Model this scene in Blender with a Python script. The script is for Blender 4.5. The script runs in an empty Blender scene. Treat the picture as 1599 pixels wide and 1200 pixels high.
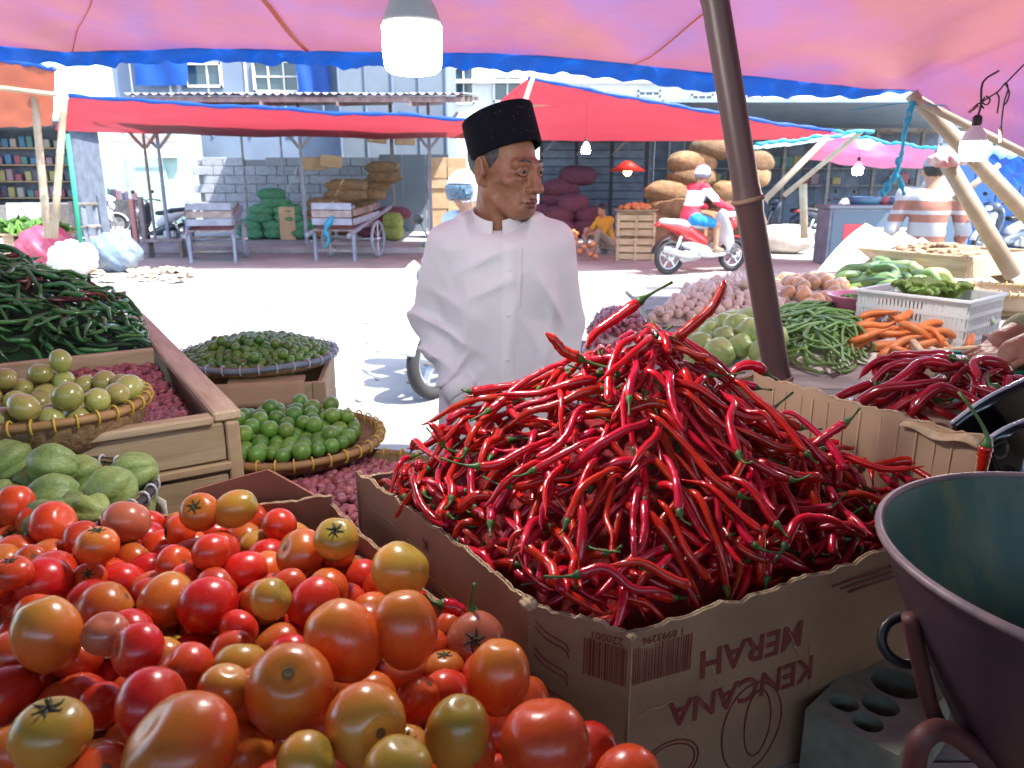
import bpy, math, random
import numpy as np
from mathutils import Vector, Matrix, Euler

R = math.radians
scene = bpy.context.scene
col = scene.collection

# ------------------------------------------------------------------ camera
PITCH = R(14.9)
cam_data = bpy.data.cameras.new('camera')
cam = bpy.data.objects.new('camera', cam_data)
col.objects.link(cam)
cam.location = (0, 0, 1.5)
cam.rotation_euler = (math.pi / 2 - PITCH, 0, 0)
cam_data.sensor_width = 36.0
cam_data.lens = 36.0 * 1200 / 1599
cam_data.clip_start = 0.02
cam_data.clip_end = 600
cam_data.dof.use_dof = True
cam_data.dof.focus_distance = 1.15
cam_data.dof.aperture_fstop = 11.0
scene.camera = cam

# ------------------------------------------------------------------ sky, sun, exposure
SUN_EL, SUN_AZ = R(58), R(122)          # azimuth measured from +Y towards +X
world = bpy.data.worlds.new('World')
scene.world = world
world.use_nodes = True
wn = world.node_tree
sky = wn.nodes.new('ShaderNodeTexSky')
sky.sky_type = 'NISHITA'
sky.sun_disc = False
sky.sun_elevation = SUN_EL
sky.sun_rotation = SUN_AZ
sky.air_density = 1.0
sky.dust_density = 1.5
bg = wn.nodes['Background']
bg.inputs['Strength'].default_value = 0.13
wn.links.new(sky.outputs[0], bg.inputs['Color'])

sun_d = bpy.data.lights.new('sun', 'SUN')
sun_d.energy = 2.6
sun_d.angle = R(0.5)
sun_d.color = (1.0, 0.95, 0.88)
sun = bpy.data.objects.new('sun', sun_d)
col.objects.link(sun)
sdir = Vector((math.cos(SUN_EL) * math.sin(SUN_AZ), math.cos(SUN_EL) * math.cos(SUN_AZ), math.sin(SUN_EL)))
sun.rotation_euler = (-sdir).to_track_quat('-Z', 'Y').to_euler()
sun.location = (0, 0, 30)

vs = scene.view_settings
vs.view_transform = 'Standard'
vs.look = 'None'
vs.gamma = 1.0
vs.use_curve_mapping = False
vs.exposure = 2.45

scene.render.engine = 'CYCLES'
cy = scene.cycles
cy.use_denoising = True
try:
    cy.denoiser = 'OPENIMAGEDENOISE'
except Exception:
    pass
cy.max_bounces = 8
cy.diffuse_bounces = 5
cy.glossy_bounces = 3
cy.transmission_bounces = 4
cy.sample_clamp_indirect = 6.0
cy.caustics_reflective = False
cy.caustics_refractive = False

# ------------------------------------------------------------------ pixel -> place helpers
_c, _s = math.cos(PITCH), math.sin(PITCH)
def ray(px, py):
    x = (px - 799.5) / 1200; y = -(py - 600) / 1200
    return Vector((x, _c + y * _s, -_s + y * _c))
def PY(px, py, Y):
    d = ray(px, py); t = Y / d.y
    return Vector((d.x * t, Y, 1.5 + d.z * t))
def PZ(px, py, z):
    d = ray(px, py); t = (z - 1.5) / d.z
    return Vector((d.x * t, d.y * t, z))

# ------------------------------------------------------------------ materials
def mat(name, base, rough=0.6, col2=None, vscale=6.0, vmix=(0.35, 0.65), bump=0.0, bscale=60.0, bdist=0.002, rnd=0.0, hrnd=0.0,
        island=False, metal=0.0, spec=0.5, coat=0.0, sss=0.0, translucent=None, tmix=0.5, emit=None, estr=0.0, rvar=0.0,
        stretch=None, coord='Object', grad=None, gpos=(0.3, 0.8), sheen=0.0, alpha=1.0, detail=4.0):
    m = bpy.data.materials.new(name)
    m.use_nodes = True
    nt = m.node_tree; N = nt.nodes; L = nt.links
    b = N['Principled BSDF']
    out = N['Material Output']
    tc = N.new('ShaderNodeTexCoord')
    vec = tc.outputs[coord]
    oi = N.new('ShaderNodeObjectInfo')
    if island:
        ge = N.new('ShaderNodeNewGeometry'); rsock = ge.outputs['Random Per Island']
    else:
        rsock = oi.outputs['Random']
    # shift the texture per object so that copies do not repeat
    add = N.new('ShaderNodeVectorMath'); add.operation = 'MULTIPLY_ADD'
    comb = N.new('ShaderNodeCombineXYZ')
    mul = N.new('ShaderNodeMath'); mul.operation = 'MULTIPLY'; mul.inputs[1].default_value = 37.0
    L.new(rsock, mul.inputs[0])
    for i in range(3):
        L.new(mul.outputs[0], comb.inputs[i])
    add.inputs[1].default_value = stretch or (1, 1, 1)
    L.new(vec, add.inputs[0]); L.new(comb.outputs[0], add.inputs[2])
    vec2 = add.outputs[0]
    c = None
    if col2 is not None:
        nz = N.new('ShaderNodeTexNoise'); nz.inputs['Scale'].default_value = vscale; nz.inputs['Detail'].default_value = detail
        nz.inputs['Roughness'].default_value = 0.6
        L.new(vec2, nz.inputs['Vector'])
        mr = N.new('ShaderNodeMapRange'); mr.inputs[1].default_value = vmix[0]; mr.inputs[2].default_value = vmix[1]
        L.new(nz.outputs['Fac'], mr.inputs[0])
        mx = N.new('ShaderNodeMix'); mx.data_type = 'RGBA'
        mx.inputs[6].default_value = (*base, 1); mx.inputs[7].default_value = (*col2, 1)
        L.new(mr.outputs[0], mx.inputs[0])
        c = mx.outputs[2]
    if grad is not None:
        sx = N.new('ShaderNodeSeparateXYZ'); L.new(tc.outputs['Generated'], sx.inputs[0])
        nz2 = N.new('ShaderNodeTexNoise'); nz2.inputs['Scale'].default_value = 25.0; L.new(vec2, nz2.inputs['Vector'])
        ma = N.new('ShaderNodeMath'); ma.operation = 'MULTIPLY_ADD'; ma.inputs[1].default_value = 0.5
        L.new(nz2.outputs['Fac'], ma.inputs[0]); L.new(sx.outputs[2], ma.inputs[2])
        mr2 = N.new('ShaderNodeMapRange'); mr2.inputs[1].default_value = gpos[0] + .25; mr2.inputs[2].default_value = gpos[1] + .25
        L.new(ma.outputs[0], mr2.inputs[0])
        mx2 = N.new('ShaderNodeMix'); mx2.data_type = 'RGBA'
        if c is None:
            mx2.inputs[6].default_value = (*base, 1)
        else:
            L.new(c, mx2.inputs[6])
        mx2.inputs[7].default_value = (*grad, 1)
        L.new(mr2.outputs[0], mx2.inputs[0])
        c = mx2.outputs[2]
    if rnd or hrnd:
        hs = N.new('ShaderNodeHueSaturation')
        if c is None:
            hs.inputs['Color'].default_value = (*base, 1)
        else:
            L.new(c, hs.inputs['Color'])
        wnz = N.new('ShaderNodeTexWhiteNoise'); wnz.noise_dimensions = '1D'; L.new(rsock, wnz.inputs['W'])
        m1 = N.new('ShaderNodeMapRange'); m1.inputs[3].default_value = 1 - rnd; m1.inputs[4].default_value = 1 + rnd
        L.new(wnz.outputs['Value'], m1.inputs[0]); L.new(m1.outputs[0], hs.inputs['Value'])
        m2 = N.new('ShaderNodeMapRange'); m2.inputs[3].default_value = .5 - hrnd; m2.inputs[4].default_value = .5 + hrnd
        L.new(rsock, m2.inputs[0]); L.new(m2.outputs[0], hs.inputs['Hue'])
        c = hs.outputs[0]
    if c is None:
        b.inputs['Base Color'].default_value = (*base, 1)
    else:
        L.new(c, b.inputs['Base Color'])
    b.inputs['Roughness'].default_value = rough
    if rvar:
        nr = N.new('ShaderNodeTexNoise'); nr.inputs['Scale'].default_value = vscale * 3; L.new(vec2, nr.inputs['Vector'])
        mr3 = N.new('ShaderNodeMapRange'); mr3.inputs[3].default_value = rough - rvar; mr3.inputs[4].default_value = rough + rvar
        L.new(nr.outputs['Fac'], mr3.inputs[0]); L.new(mr3.outputs[0], b.inputs['Roughness'])
    b.inputs['Metallic'].default_value = metal
    b.inputs['Specular IOR Level'].default_value = spec
    b.inputs['Coat Weight'].default_value = coat
    b.inputs['Coat Roughness'].default_value = 0.12
    if sheen:
        b.inputs['Sheen Weight'].default_value = sheen
    if sss:
        b.inputs['Subsurface Weight'].default_value = sss
        b.inputs['Subsurface Radius'].default_value = (0.012, 0.005, 0.003)
        b.inputs['Subsurface Scale'].default_value = 0.6
    if emit is not None:
        b.inputs['Emission Color'].default_value = (*emit, 1)
        b.inputs['Emission Strength'].default_value = estr
    if alpha < 1:
        b.inputs['Alpha'].default_value = alpha
    if bump:
        nb = N.new('ShaderNodeTexNoise'); nb.inputs['Scale'].default_value = bscale; nb.inputs['Detail'].default_value = 5.0
        L.new(vec2, nb.inputs['Vector'])
        bp = N.new('ShaderNodeBump'); bp.inputs['Strength'].default_value = bump; bp.inputs['Distance'].default_value = bdist
        L.new(nb.outputs['Fac'], bp.inputs['Height']); L.new(bp.outputs[0], b.inputs['Normal'])
    if translucent is not None:
        tr = N.new('ShaderNodeBsdfTranslucent'); tr.inputs[0].default_value = (*translucent, 1)
        ms = N.new('ShaderNodeMixShader'); ms.inputs[0].default_value = tmix
        L.new(b.outputs[0], ms.inputs[1]); L.new(tr.outputs[0], ms.inputs[2]); L.new(ms.outputs[0], out.inputs['Surface'])
    return m

# ------------------------------------------------------------------ objects
def put(o, label=None, cat=None, group=None, kind=None):
    if label: o['label'] = label
    if cat: o['category'] = cat
    if group: o['group'] = group
    if kind: o['kind'] = kind
    return o

def thing(name, label, cat, loc=(0, 0, 0), rz=0.0, group=None):
    o = bpy.data.objects.new(name, None)
    o.empty_display_size = 0.1
    col.objects.link(o)
    o.location = loc
    o.rotation_euler = (0, 0, rz)
    return put(o, label, cat, group)

def mesh(name, v, f, mats, smooth=True, mi=None):
    me = bpy.data.meshes.new(name)
    me.from_pydata([tuple(p) for p in v], [], [tuple(q) for q in f])
    for m in (mats if isinstance(mats, (list, tuple)) else [mats]):
        me.materials.append(m)
    if smooth:
        me.polygons.foreach_set('use_smooth', [True] * len(me.polygons))
    if mi is not None:
        me.polygons.foreach_set('material_index', list(mi))
    me.update()
    return me

def link(name, me, parent=None, M=None):
    o = bpy.data.objects.new(name, me)
    col.objects.link(o)
    if parent is not None:
        o.parent = parent
    if M is not None:
        o.matrix_basis = M
    return o

def rotm(e):
    return np.array(Euler(e).to_matrix())

class MB:
    """collects shapes that become ONE mesh object"""
    def __init__(self):
        self.v = []; self.f = []; self.mi = []; self.cur = 0
    def raw(self, v, f):
        n = len(self.v)
        self.v += [tuple(map(float, p)) for p in v]
        self.f += [tuple(i + n for i in q) for q in f]
        self.mi += [self.cur] * len(f)
        return self
    def box(self, c, s, rot=(0, 0, 0), bevel=0.0):
        sx, sy, sz = s[0] / 2, s[1] / 2, s[2] / 2
        if bevel <= 0:
            p = np.array([[x, y, z] for x in (-sx, sx) for y in (-sy, sy) for z in (-sz, sz)])
            f = [(0, 1, 3, 2), (4, 6, 7, 5), (0, 4, 5, 1), (2, 3, 7, 6), (0, 2, 6, 4), (1, 5, 7, 3)]
        else:
            b = min(bevel, sx * .9, sy * .9, sz * .9)
            p = []; ix = {}
            for i, x in enumerate((-1, 1)):
                for j, y in enumerate((-1, 1)):
                    for k, z in enumerate((-1, 1)):
                        ix[i, j, k] = len(p)
                        p += [[x * sx, y * (sy - b), z * (sz - b)], [x * (sx - b), y * sy, z * (sz - b)], [x * (sx - b), y * (sy - b), z * sz]]
            p = np.array(p); f = []
            g = lambda i, j, k, a: ix[i, j, k] + a
            for i in (0, 1):
                q = [g(i, 0, 0, 0), g(i, 1, 0, 0), g(i, 1, 1, 0), g(i, 0, 1, 0)]; f.append(q if i else q[::-1])
                q = [g(0, i, 0, 1), g(0, i, 1, 1), g(1, i, 1, 1), g(1, i, 0, 1)]; f.append(q if i else q[::-1])
                q = [g(0, 0, i, 2), g(1, 0, i, 2), g(1, 1, i, 2), g(0, 1, i, 2)]; f.append(q if i else q[::-1])
            for a in (0, 1):
                for bb in (0, 1):
                    s1 = (a == bb)
                    q = [g(a, bb, 0, 0), g(a, bb, 0, 1), g(a, bb, 1, 1), g(a, bb, 1, 0)]; f.append(q if s1 else q[::-1])
                    q = [g(a, 0, bb, 2), g(a, 0, bb, 0), g(a, 1, bb, 0), g(a, 1, bb, 2)]; f.append(q if s1 else q[::-1])
                    q = [g(0, a, bb, 1), g(0, a, bb, 2), g(1, a, bb, 2), g(1, a, bb, 1)]; f.append(q if s1 else q[::-1])
            for i in (0, 1):
                for j in (0, 1):
                    for k in (0, 1):
                        q = [g(i, j, k, 0), g(i, j, k, 1), g(i, j, k, 2)]
                        f.append(q if (i + j + k) % 2 == 1 else q[::-1])
        p = p @ rotm(rot).T + np.array(c)
        return self.raw(p, f)
    def bar(self, a, b, w, h, bevel=0.0):
        a = Vector(a); b = Vector(b); d = b - a
        q = d.to_track_quat('X', 'Z')
        return self.box((a + b) / 2, (d.length, w, h), q.to_euler(), bevel)
    def tube(self, pts, rad, n=10, cap=True, closed=False):
        v, f = tube(pts, rad, n, cap, closed)
        return self.raw(v, f)
    def lathe(self, prof, n=24, c=(0, 0, 0), sx=1, sy=1, rot=(0, 0, 0)):
        v, f = lathe(prof, n, sx, sy)
        v = np.array(v) @ rotm(rot).T + np.array(c)
        return self.raw(v, f)
    def ell(self, c, r, n=14, rot=(0, 0, 0)):
        m = max(6, n * 2 // 3)
        prof = [(math.sin(math.pi * i / m), -math.cos(math.pi * i / m)) for i in range(m + 1)]
        v, f = lathe(prof, n)
        v = (np.array(v) * np.array(r)) @ rotm(rot).T + np.array(c)
        return self.raw(v, f)
    def build(self, name, mats, parent=None, smooth=False, M=None):
        mi = self.mi if isinstance(mats, (list, tuple)) and len(mats) > 1 else None
        return link(name, mesh(name, self.v, self.f, mats, smooth, mi), parent, M)

def tube(pts, rad, n=10, cap=True, closed=False):
    P = np.array([tuple(p) for p in pts], float); k = len(P)
    rad = np.full(k, rad) if np.isscalar(rad) else np.array(rad, float)
    if closed:
        T = np.roll(P, -1, 0) - np.roll(P, 1, 0)
    else:
        T = np.gradient(P, axis=0)
    T /= np.linalg.norm(T, axis=1)[:, None] + 1e-12
    u = np.cross(T[0], [0, 0, 1.0])
    if np.linalg.norm(u) < 1e-3: u = np.cross(T[0], [0, 1.0, 0])
    u /= np.linalg.norm(u)
    v = []
    an = np.arange(n) * 2 * math.pi / n
    for i in range(k):
        u = u - T[i] * np.dot(u, T[i]); u /= np.linalg.norm(u) + 1e-12
        w = np.cross(T[i], u)
        v.append(P[i] + rad[i] * (np.cos(an)[:, None] * u + np.sin(an)[:, None] * w))
    v = np.concatenate(v)
    f = []
    for i in range(k if closed else k - 1):
        j = (i + 1) % k
        for a in range(n):
            b = (a + 1) % n
            f.append((i * n + a, i * n + b, j * n + b, j * n + a))
    if cap and not closed:
        f.append(tuple(range(n - 1, -1, -1))); f.append(tuple((k - 1) * n + a for a in range(n)))
    return v, f

def lathe(prof, n=24, sx=1, sy=1):
    v = []; f = []; rings = []
    for r, z in prof:
        if r < 1e-6:
            rings.append([len(v)]); v.append((0, 0, z))
        else:
            rings.append(list(range(len(v), len(v) + n)))
            v += [(r * math.cos(2 * math.pi * a / n) * sx, r * math.sin(2 * math.pi * a / n) * sy, z) for a in range(n)]
    for A, B in zip(rings, rings[1:]):
        if len(A) == 1 and len(B) == 1: continue
        for a in range(n):
            b = (a + 1) % n
            if len(A) == 1: f.append((A[0], B[b], B[a]))
            elif len(B) == 1: f.append((A[a], A[b], B[0]))
            else: f.append((A[a], A[b], B[b], B[a]))
    return v, f

def sheet(fn, nu, nv):
    """grid surface fn(u, v) -> xyz with u, v in 0..1"""
    v = [fn(i / nu, j / nv) for i in range(nu + 1) for j in range(nv + 1)]
    f = [(i * (nv + 1) + j, (i + 1) * (nv + 1) + j, (i + 1) * (nv + 1) + j + 1, i * (nv + 1) + j + 1) for i in range(nu) for j in range(nv)]
    return v, f

def thick_sheet(fn, nu, nv, th):
    """grid surface with thickness th along its normals, closed edges"""
    v, f = sheet(fn, nu, nv)
    P = np.array([tuple(p) for p in v], float).reshape(nu + 1, nv + 1, 3)
    n = np.cross(np.gradient(P, axis=0), np.gradient(P, axis=1)); n /= np.linalg.norm(n, axis=2)[..., None] + 1e-12
    Q = (P - n * th).reshape(-1, 3); k = len(v)
    V = list(P.reshape(-1, 3)) + list(Q)
    F = list(f) + [tuple(k + i for i in q[::-1]) for q in f]
    g = lambda i, j: i * (nv + 1) + j
    for i in range(nu):
        for j, s in ((0, 1), (nv, -1)):
            q = (g(i, j), g(i, j) + k, g(i + 1, j) + k, g(i + 1, j)); F.append(q if s > 0 else q[::-1])
    for j in range(nv):
        for i, s in ((0, -1), (nu, 1)):
            q = (g(i, j), g(i, j) + k, g(i, j + 1) + k, g(i, j + 1)); F.append(q if s > 0 else q[::-1])
    return V, F

def catmull(pts, n):
    P = [np.array(tuple(p), float) for p in pts]
    P = [2 * P[0] - P[1]] + P + [2 * P[-1] - P[-2]]
    m = len(P) - 3; out = []
    for i in range(n):
        t = i / (n - 1) * m; k = min(int(t), m - 1); t -= k
        a, b, c, d = P[k:k + 4]
        out.append(.5 * (2 * b + (c - a) * t + (2 * a - 5 * b + 4 * c - d) * t * t + (3 * b - a - 3 * c + d) * t ** 3))
    return np.array(out)

# smooth pseudo noise for shapes
def sn(x, y=0.0, z=0.0, s=0.0):
    return (np.sin(x * 1.7 + y * .9 + z * 1.3 + s * 3.1) + np.sin(x * -.8 + y * 2.1 + z * .7 + s * 1.7 + 1.3) * .8
            + np.sin(x * 2.9 - y * 1.6 + z * 2.3 + s * 5.3 + 2.1) * .5) / 2.3

# ------------------------------------------------------------------ signed distance shapes for bodies
def smin(a, b, k):
    h = np.clip(.5 + .5 * (b - a) / k, 0, 1)
    return b + (a - b) * h - k * h * (1 - h)
def smax(a, b, k): return -smin(-a, -b, k)
def caps(P, a, b, ra, rb=None):
    rb = ra if rb is None else rb
    a = np.array(a, float); b = np.array(b, float); d = b - a
    t = np.clip(((P - a) @ d) / (d @ d + 1e-12), 0, 1)
    return np.linalg.norm(P - a - t[..., None] * d, axis=-1) - (ra + (rb - ra) * t)
def elld(P, c, r, rot=None):
    q = P - np.array(c, float)
    if rot is not None: q = q @ rotm(rot)
    r = np.array(r, float)
    k0 = np.linalg.norm(q / r, axis=-1); k1 = np.linalg.norm(q / r ** 2, axis=-1) + 1e-9
    return k0 * (k0 - 1) / k1

def nets(fn, lo, hi, h):
    lo = np.array(lo, float); n = np.ceil((np.array(hi) - lo) / h).astype(int) + 1
    ax = [lo[i] + h * np.arange(n[i]) for i in range(3)]
    G = np.stack(np.meshgrid(*ax, indexing='ij'), -1)
    V = fn(G)
    S = V < 0
    cn = n - 1
    acc = np.zeros((*cn, 3)); cnt = np.zeros(cn)
    def sl(o): return tuple(slice(o[i], o[i] + cn[i]) for i in range(3))
    corners = [(i, j, k) for i in (0, 1) for j in (0, 1) for k in (0, 1)]
    for a in corners:
        for d in range(3):
            if a[d]: continue
            b = list(a); b[d] = 1
            va, vb = V[sl(a)], V[sl(b)]
            m = (va < 0) != (vb < 0)
            t = np.where(m, va / np.where(m, va - vb, 1), 0)
            p = np.zeros((*cn, 3))
            for i in range(3): p[..., i] = a[i]
            p[..., d] = t
            acc += p * m[..., None]; cnt += m
    act = cnt > 0
    idx = -np.ones(cn, int); idx[act] = np.arange(act.sum())
    base = np.stack(np.meshgrid(*[np.arange(c) for c in cn], indexing='ij'), -1)
    v = lo + h * (base[act] + acc[act] / cnt[act][:, None])
    F = []
    for d in range(3):
        e, g = (d + 1) % 3, (d + 2) % 3
        o = [slice(None)] * 3; o2 = [slice(None)] * 3
        o[d] = slice(0, -1); o2[d] = slice(1, None)
        A, B = S[tuple(o)], S[tuple(o2)]
        I = np.argwhere(A != B)
        ok = (I[:, e] > 0) & (I[:, g] > 0) & (I[:, e] < cn[e]) & (I[:, g] < cn[g])
        I = I[ok]
        ins = A[tuple(I.T)]
        def id_(de, dg):
            J = I.copy(); J[:, e] -= de; J[:, g] -= dg
            return idx[tuple(J.T)]
        q = np.stack([id_(1, 1), id_(0, 1), id_(0, 0), id_(1, 0)], 1)
        q[~ins] = q[~ins][:, ::-1]
        F.append(q)
    return v, np.concatenate(F)

def smooth_mesh(v, f, it=1):
    v = v.copy()
    for _ in range(it):
        s = np.zeros_like(v); c = np.zeros(len(v))
        for a, b in ((0, 1), (1, 2), (2, 3), (3, 0)):
            np.add.at(s, f[:, a], v[f[:, b]]); np.add.at(c, f[:, a], 1)
            np.add.at(s, f[:, b], v[f[:, a]]); np.add.at(c, f[:, b], 1)
        v = .5 * v + .5 * s / np.maximum(c, 1)[:, None]
    return v

# ------------------------------------------------------------------ heaps
def pack(n, radii, init, floor, clamp, seed=0, iters=140, fixed=None, grav=.0035):
    """settle balls: returns centres; fixed = list of (centre, radius) that stay where they are"""
    rng = np.random.default_rng(seed)
    p = np.array([init(rng) for _ in range(n)], float)
    r = np.array(radii, float)[:n]
    k = 0
    if fixed:
        p = np.concatenate([np.array([tuple(c) for c, _ in fixed]), p]); r = np.concatenate([np.array([q for _, q in fixed]), r]); k = len(fixed)
    F = p[:k].copy()
    for it in range(iters):
        p[:, 2] -= grav * (1 - it / iters * .6)
        for _ in range(2):
            d = p[:, None] - p[None]
            L = np.sqrt((d ** 2).sum(-1)) + 1e-9
            ov = (r[:, None] + r[None]) * .985 - L
            np.fill_diagonal(ov, 0)
            ov = np.clip(ov, 0, None)
            p += (d / L[..., None] * ov[..., None]).sum(1) * .38
            fz = floor(p[:, 0], p[:, 1]) + r
            p[:, 2] = np.maximum(p[:, 2], fz)
            p[:, 0], p[:, 1] = clamp(p[:, 0], p[:, 1], r)
            p[:k] = F
    return p, r

def drape(n, bounds, base, length, rad, inside, seed=0, cell=.005, curl=3.0, head=None, sag=.25, npt=11, tilt=.12, pick=3, wig=1.0, lift=.075):
    """lay long pods one on another over a height field; returns list of (points, radius, seen share)"""
    rng = np.random.default_rng(seed)
    x0, y0, x1, y1 = bounds
    gx, gy = int((x1 - x0) / cell) + 1, int((y1 - y0) / cell) + 1
    X, Y = np.meshgrid(x0 + cell * np.arange(gx), y0 + cell * np.arange(gy), indexing='ij')
    H = base(X, Y); H0 = H.copy()
    out = []
    tries = 0
    while len(out) < n and tries < n * 8:
        tries += 1
        best = None
        for _ in range(pick):
            c = rng.uniform((x0, y0), (x1, y1))
            if not inside(c[0], c[1], 0): continue
            i, j = int((c[0] - x0) / cell), int((c[1] - y0) / cell)
            q = H[i, j] - H0[i, j]
            if best is None or q < best[0]: best = (q, c)
        if best is None: continue
        c = best[1]
        Ln = rng.uniform(*length); r = rng.uniform(*rad)
        a = rng.uniform(0, 2 * math.pi) if head is None else head(c, rng)
        k1, k2 = rng.normal(0, curl), rng.normal(0, curl * 2.2 * wig)
        ph = rng.uniform(0, 6.28)
        s = np.linspace(-.5, .5, npt)
        th = a + k1 * s * Ln * 10 * .42 + k2 * .07 * np.sin(s * 9 + ph) + rng.normal(0, .16 * wig) * np.tanh((s - rng.uniform(-.3, .3)) * 9)
        dx = np.cos(th) * Ln / (npt - 1); dy = np.sin(th) * Ln / (npt - 1)
        px = np.cumsum(dx); py = np.cumsum(dy)
        px += c[0] - px.mean(); py += c[1] - py.mean()
        if not all(inside(px[m], py[m], .012) for m in (0, npt // 2, -1)): continue
        I = np.clip(((px - x0) / cell).round().astype(int), 1, gx - 2); J = np.clip(((py - y0) / cell).round().astype(int), 1, gy - 2)
        g = np.max([H[I + di, J + dj] for di in (-1, 0, 1) for dj in (-1, 0, 1)], 0)
        z = g + r * .8
        # a stiff pod bridges hollows: upper hull along its length
        zl = z.tolist(); st_ = []
        for u in range(npt):
            while len(st_) > 1 and (zl[st_[-1]] - zl[st_[-2]]) * (u - st_[-2]) <= (zl[u] - zl[st_[-2]]) * (st_[-1] - st_[-2]): st_.pop()
            st_.append(u)
        hull = np.interp(np.arange(npt), st_, z[st_])
        z = (1 - sag) * hull + sag * z
        z = np.convolve(np.pad(z, 2, mode='edge'), [.12, .23, .3, .23, .12], 'valid')
        if rng.random() < .3:
            z += np.clip(s * 2 - .2, 0, None) ** 1.5 * rng.uniform(0, tilt) * Ln * 3
        P = np.stack([px, py, z], 1)
        if z.max() - H0[I, J].max() > lift: continue
        out.append((P, r))
        for t in np.linspace(0, npt - 1, npt * 3):
            u = min(int(t), npt - 2); q = P[u] + (P[u + 1] - P[u]) * (t - u)
            ci, cj = (q[0] - x0) / cell, (q[1] - y0) / cell
            w = int(r / cell) + 1
            i0, i1, j0, j1 = max(0, int(ci) - w), min(gx, int(ci) + w + 2), max(0, int(cj) - w), min(gy, int(cj) + w + 2)
            if i1 <= i0 or j1 <= j0: continue
            dd = (np.arange(i0, i1)[:, None] - ci) ** 2 + (np.arange(j0, j1)[None] - cj) ** 2
            hh = np.where(dd < (r / cell) ** 2, q[2] + np.sqrt(np.clip(r * r - dd * cell * cell, 0, None)), -9)
            H[i0:i1, j0:j1] = np.maximum(H[i0:i1, j0:j1], hh)
    res = []
    for P, r in out:
        I = np.clip(((P[:, 0] - x0) / cell).round().astype(int), 0, gx - 1); J = np.clip(((P[:, 1] - y0) / cell).round().astype(int), 0, gy - 1)
        res.append((P, r, float(np.mean(H[I, J] < P[:, 2] + r + .003))))
    return res

def in_poly(poly):
    P = [tuple(p[:2]) for p in poly]
    n = len(P)
    area = sum(P[i][0] * P[(i + 1) % n][1] - P[(i + 1) % n][0] * P[i][1] for i in range(n))
    sg = 1 if area > 0 else -1
    E = []
    for i in range(n):
        a, b = np.array(P[i]), np.array(P[(i + 1) % n]); d = b - a; d = d / np.linalg.norm(d)
        nrm = np.array([-d[1], d[0]]) * sg       # inward
        E.append((a, nrm))
    def dist(x, y):
        return np.min([(x - a[0]) * m[0] + (y - a[1]) * m[1] for a, m in E], 0)
    def push(x, y, r):
        x = x.copy(); y = y.copy()
        for a, m in E:
            d = (x - a[0]) * m[0] + (y - a[1]) * m[1] - r
            k = np.clip(-d, 0, None)
            x += m[0] * k; y += m[1] * k
        return x, y
    return dist, push
rnd = random.Random(7)
# ------------------------------------------------------------------ shared materials
m_ground = mat('dusty_concrete', (.37, .36, .34), .9, (.22, .21, .20), .9, (.38, .72), bump=.35, bscale=18, bdist=.02, detail=10)
m_pave = mat('kerb_concrete', (.40, .40, .41), .9, (.27, .27, .28), 2.0, bump=.4, bscale=25, bdist=.01)
m_wood = mat('raw_wood', (.46, .34, .20), .75, (.30, .20, .11), 9, (.3, .7), bump=.25, bscale=40, stretch=(1, 1, 1), rnd=.15)
m_woodl = mat('pale_pine', (.56, .43, .27), .7, (.34, .23, .12), 9, (.3, .7), bump=.3, bscale=30, stretch=(.5, 5, 5), rnd=.15)
m_woodly = mat('pale_pine_lengthwise', (.60, .48, .32), .7, (.40, .28, .16), 9, (.3, .7), bump=.3, bscale=30, stretch=(5, .5, 5), rnd=.10)
m_woodg = mat('weathered_wood', (.30, .27, .25), .85, (.17, .15, .14), 6, bump=.3, bscale=40, rnd=.2)
m_bluewood = mat('blue_grey_paint', (.30, .36, .45), .7, (.22, .26, .33), 5, bump=.15, rnd=.15)
m_bamboo = mat('pale_bamboo', (.40, .32, .23), .5, (.28, .21, .14), 5, bump=.1, bscale=50)
m_bamboo_d = mat('dark_bamboo', (.10, .042, .04), .45, (.06, .03, .03), 7, (.3, .7), bump=.2, bscale=45, stretch=(1, 1, .3))
m_node = mat('bamboo_node', (.22, .13, .09), .7)
m_block = mat('grey_block', (.34, .36, .39), .9, (.26, .27, .30), 9, bump=.4, bscale=60, rnd=.12)
m_mortar = mat('mortar', (.24, .24, .25), .95)
m_zinc = mat('zinc_sheet', (.22, .30, .36), .45, (.30, .36, .42), 2.5, metal=.3, bump=.05)
m_tarp_red = mat('red_tarp', (.44, .065, .08), .5, (.36, .025, .035), 1.0, bump=.25, bscale=5, bdist=.05, translucent=(.28, .030, .045), tmix=.5)
m_tarp_or = mat('orange_tarp', (.40, .13, .08), .5, (.36, .10, .08), 1.0, translucent=(.35, .10, .05), tmix=.5)
m_tarp_pink = mat('pink_tarp', (.55, .12, .25), .5, (.50, .10, .22), 1.0, translucent=(.30, .08, .16), tmix=.5)
m_tarp_blue = mat('blue_tarp', (.008, .09, .42), .45, (.006, .07, .34), 3.0, bump=.3, bscale=9, bdist=.03, translucent=(.01, .12, .5), tmix=.3)
m_tarp_teal = mat('white_teal_tarp', (.60, .72, .74), .5, (.30, .62, .66), 2.0, translucent=(.5, .75, .75), tmix=.5)
m_blue_hem = mat('blue_hem', (.016, .12, .55), .45, (.010, .075, .38), 8, bump=.4, bscale=14, bdist=.03, translucent=(.015, .15, .60), tmix=.5)
m_rope_b = mat('cyan_cord', (.01, .30, .46), .5, (.01, .22, .36), 10)
m_white = mat('white_paint', (.78, .79, .80), .7, (.68, .70, .72), 1.5)
m_panelb = mat('pale_blue_panel', (.17, .22, .30), .7, (.14, .18, .25), 1.0)
m_panelg = mat('grey_panel', (.16, .20, .24), .6, (.13, .16, .20), 1.0)
m_glass = mat('window_glass', (.03, .06, .08), .08, spec=.8)
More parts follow.
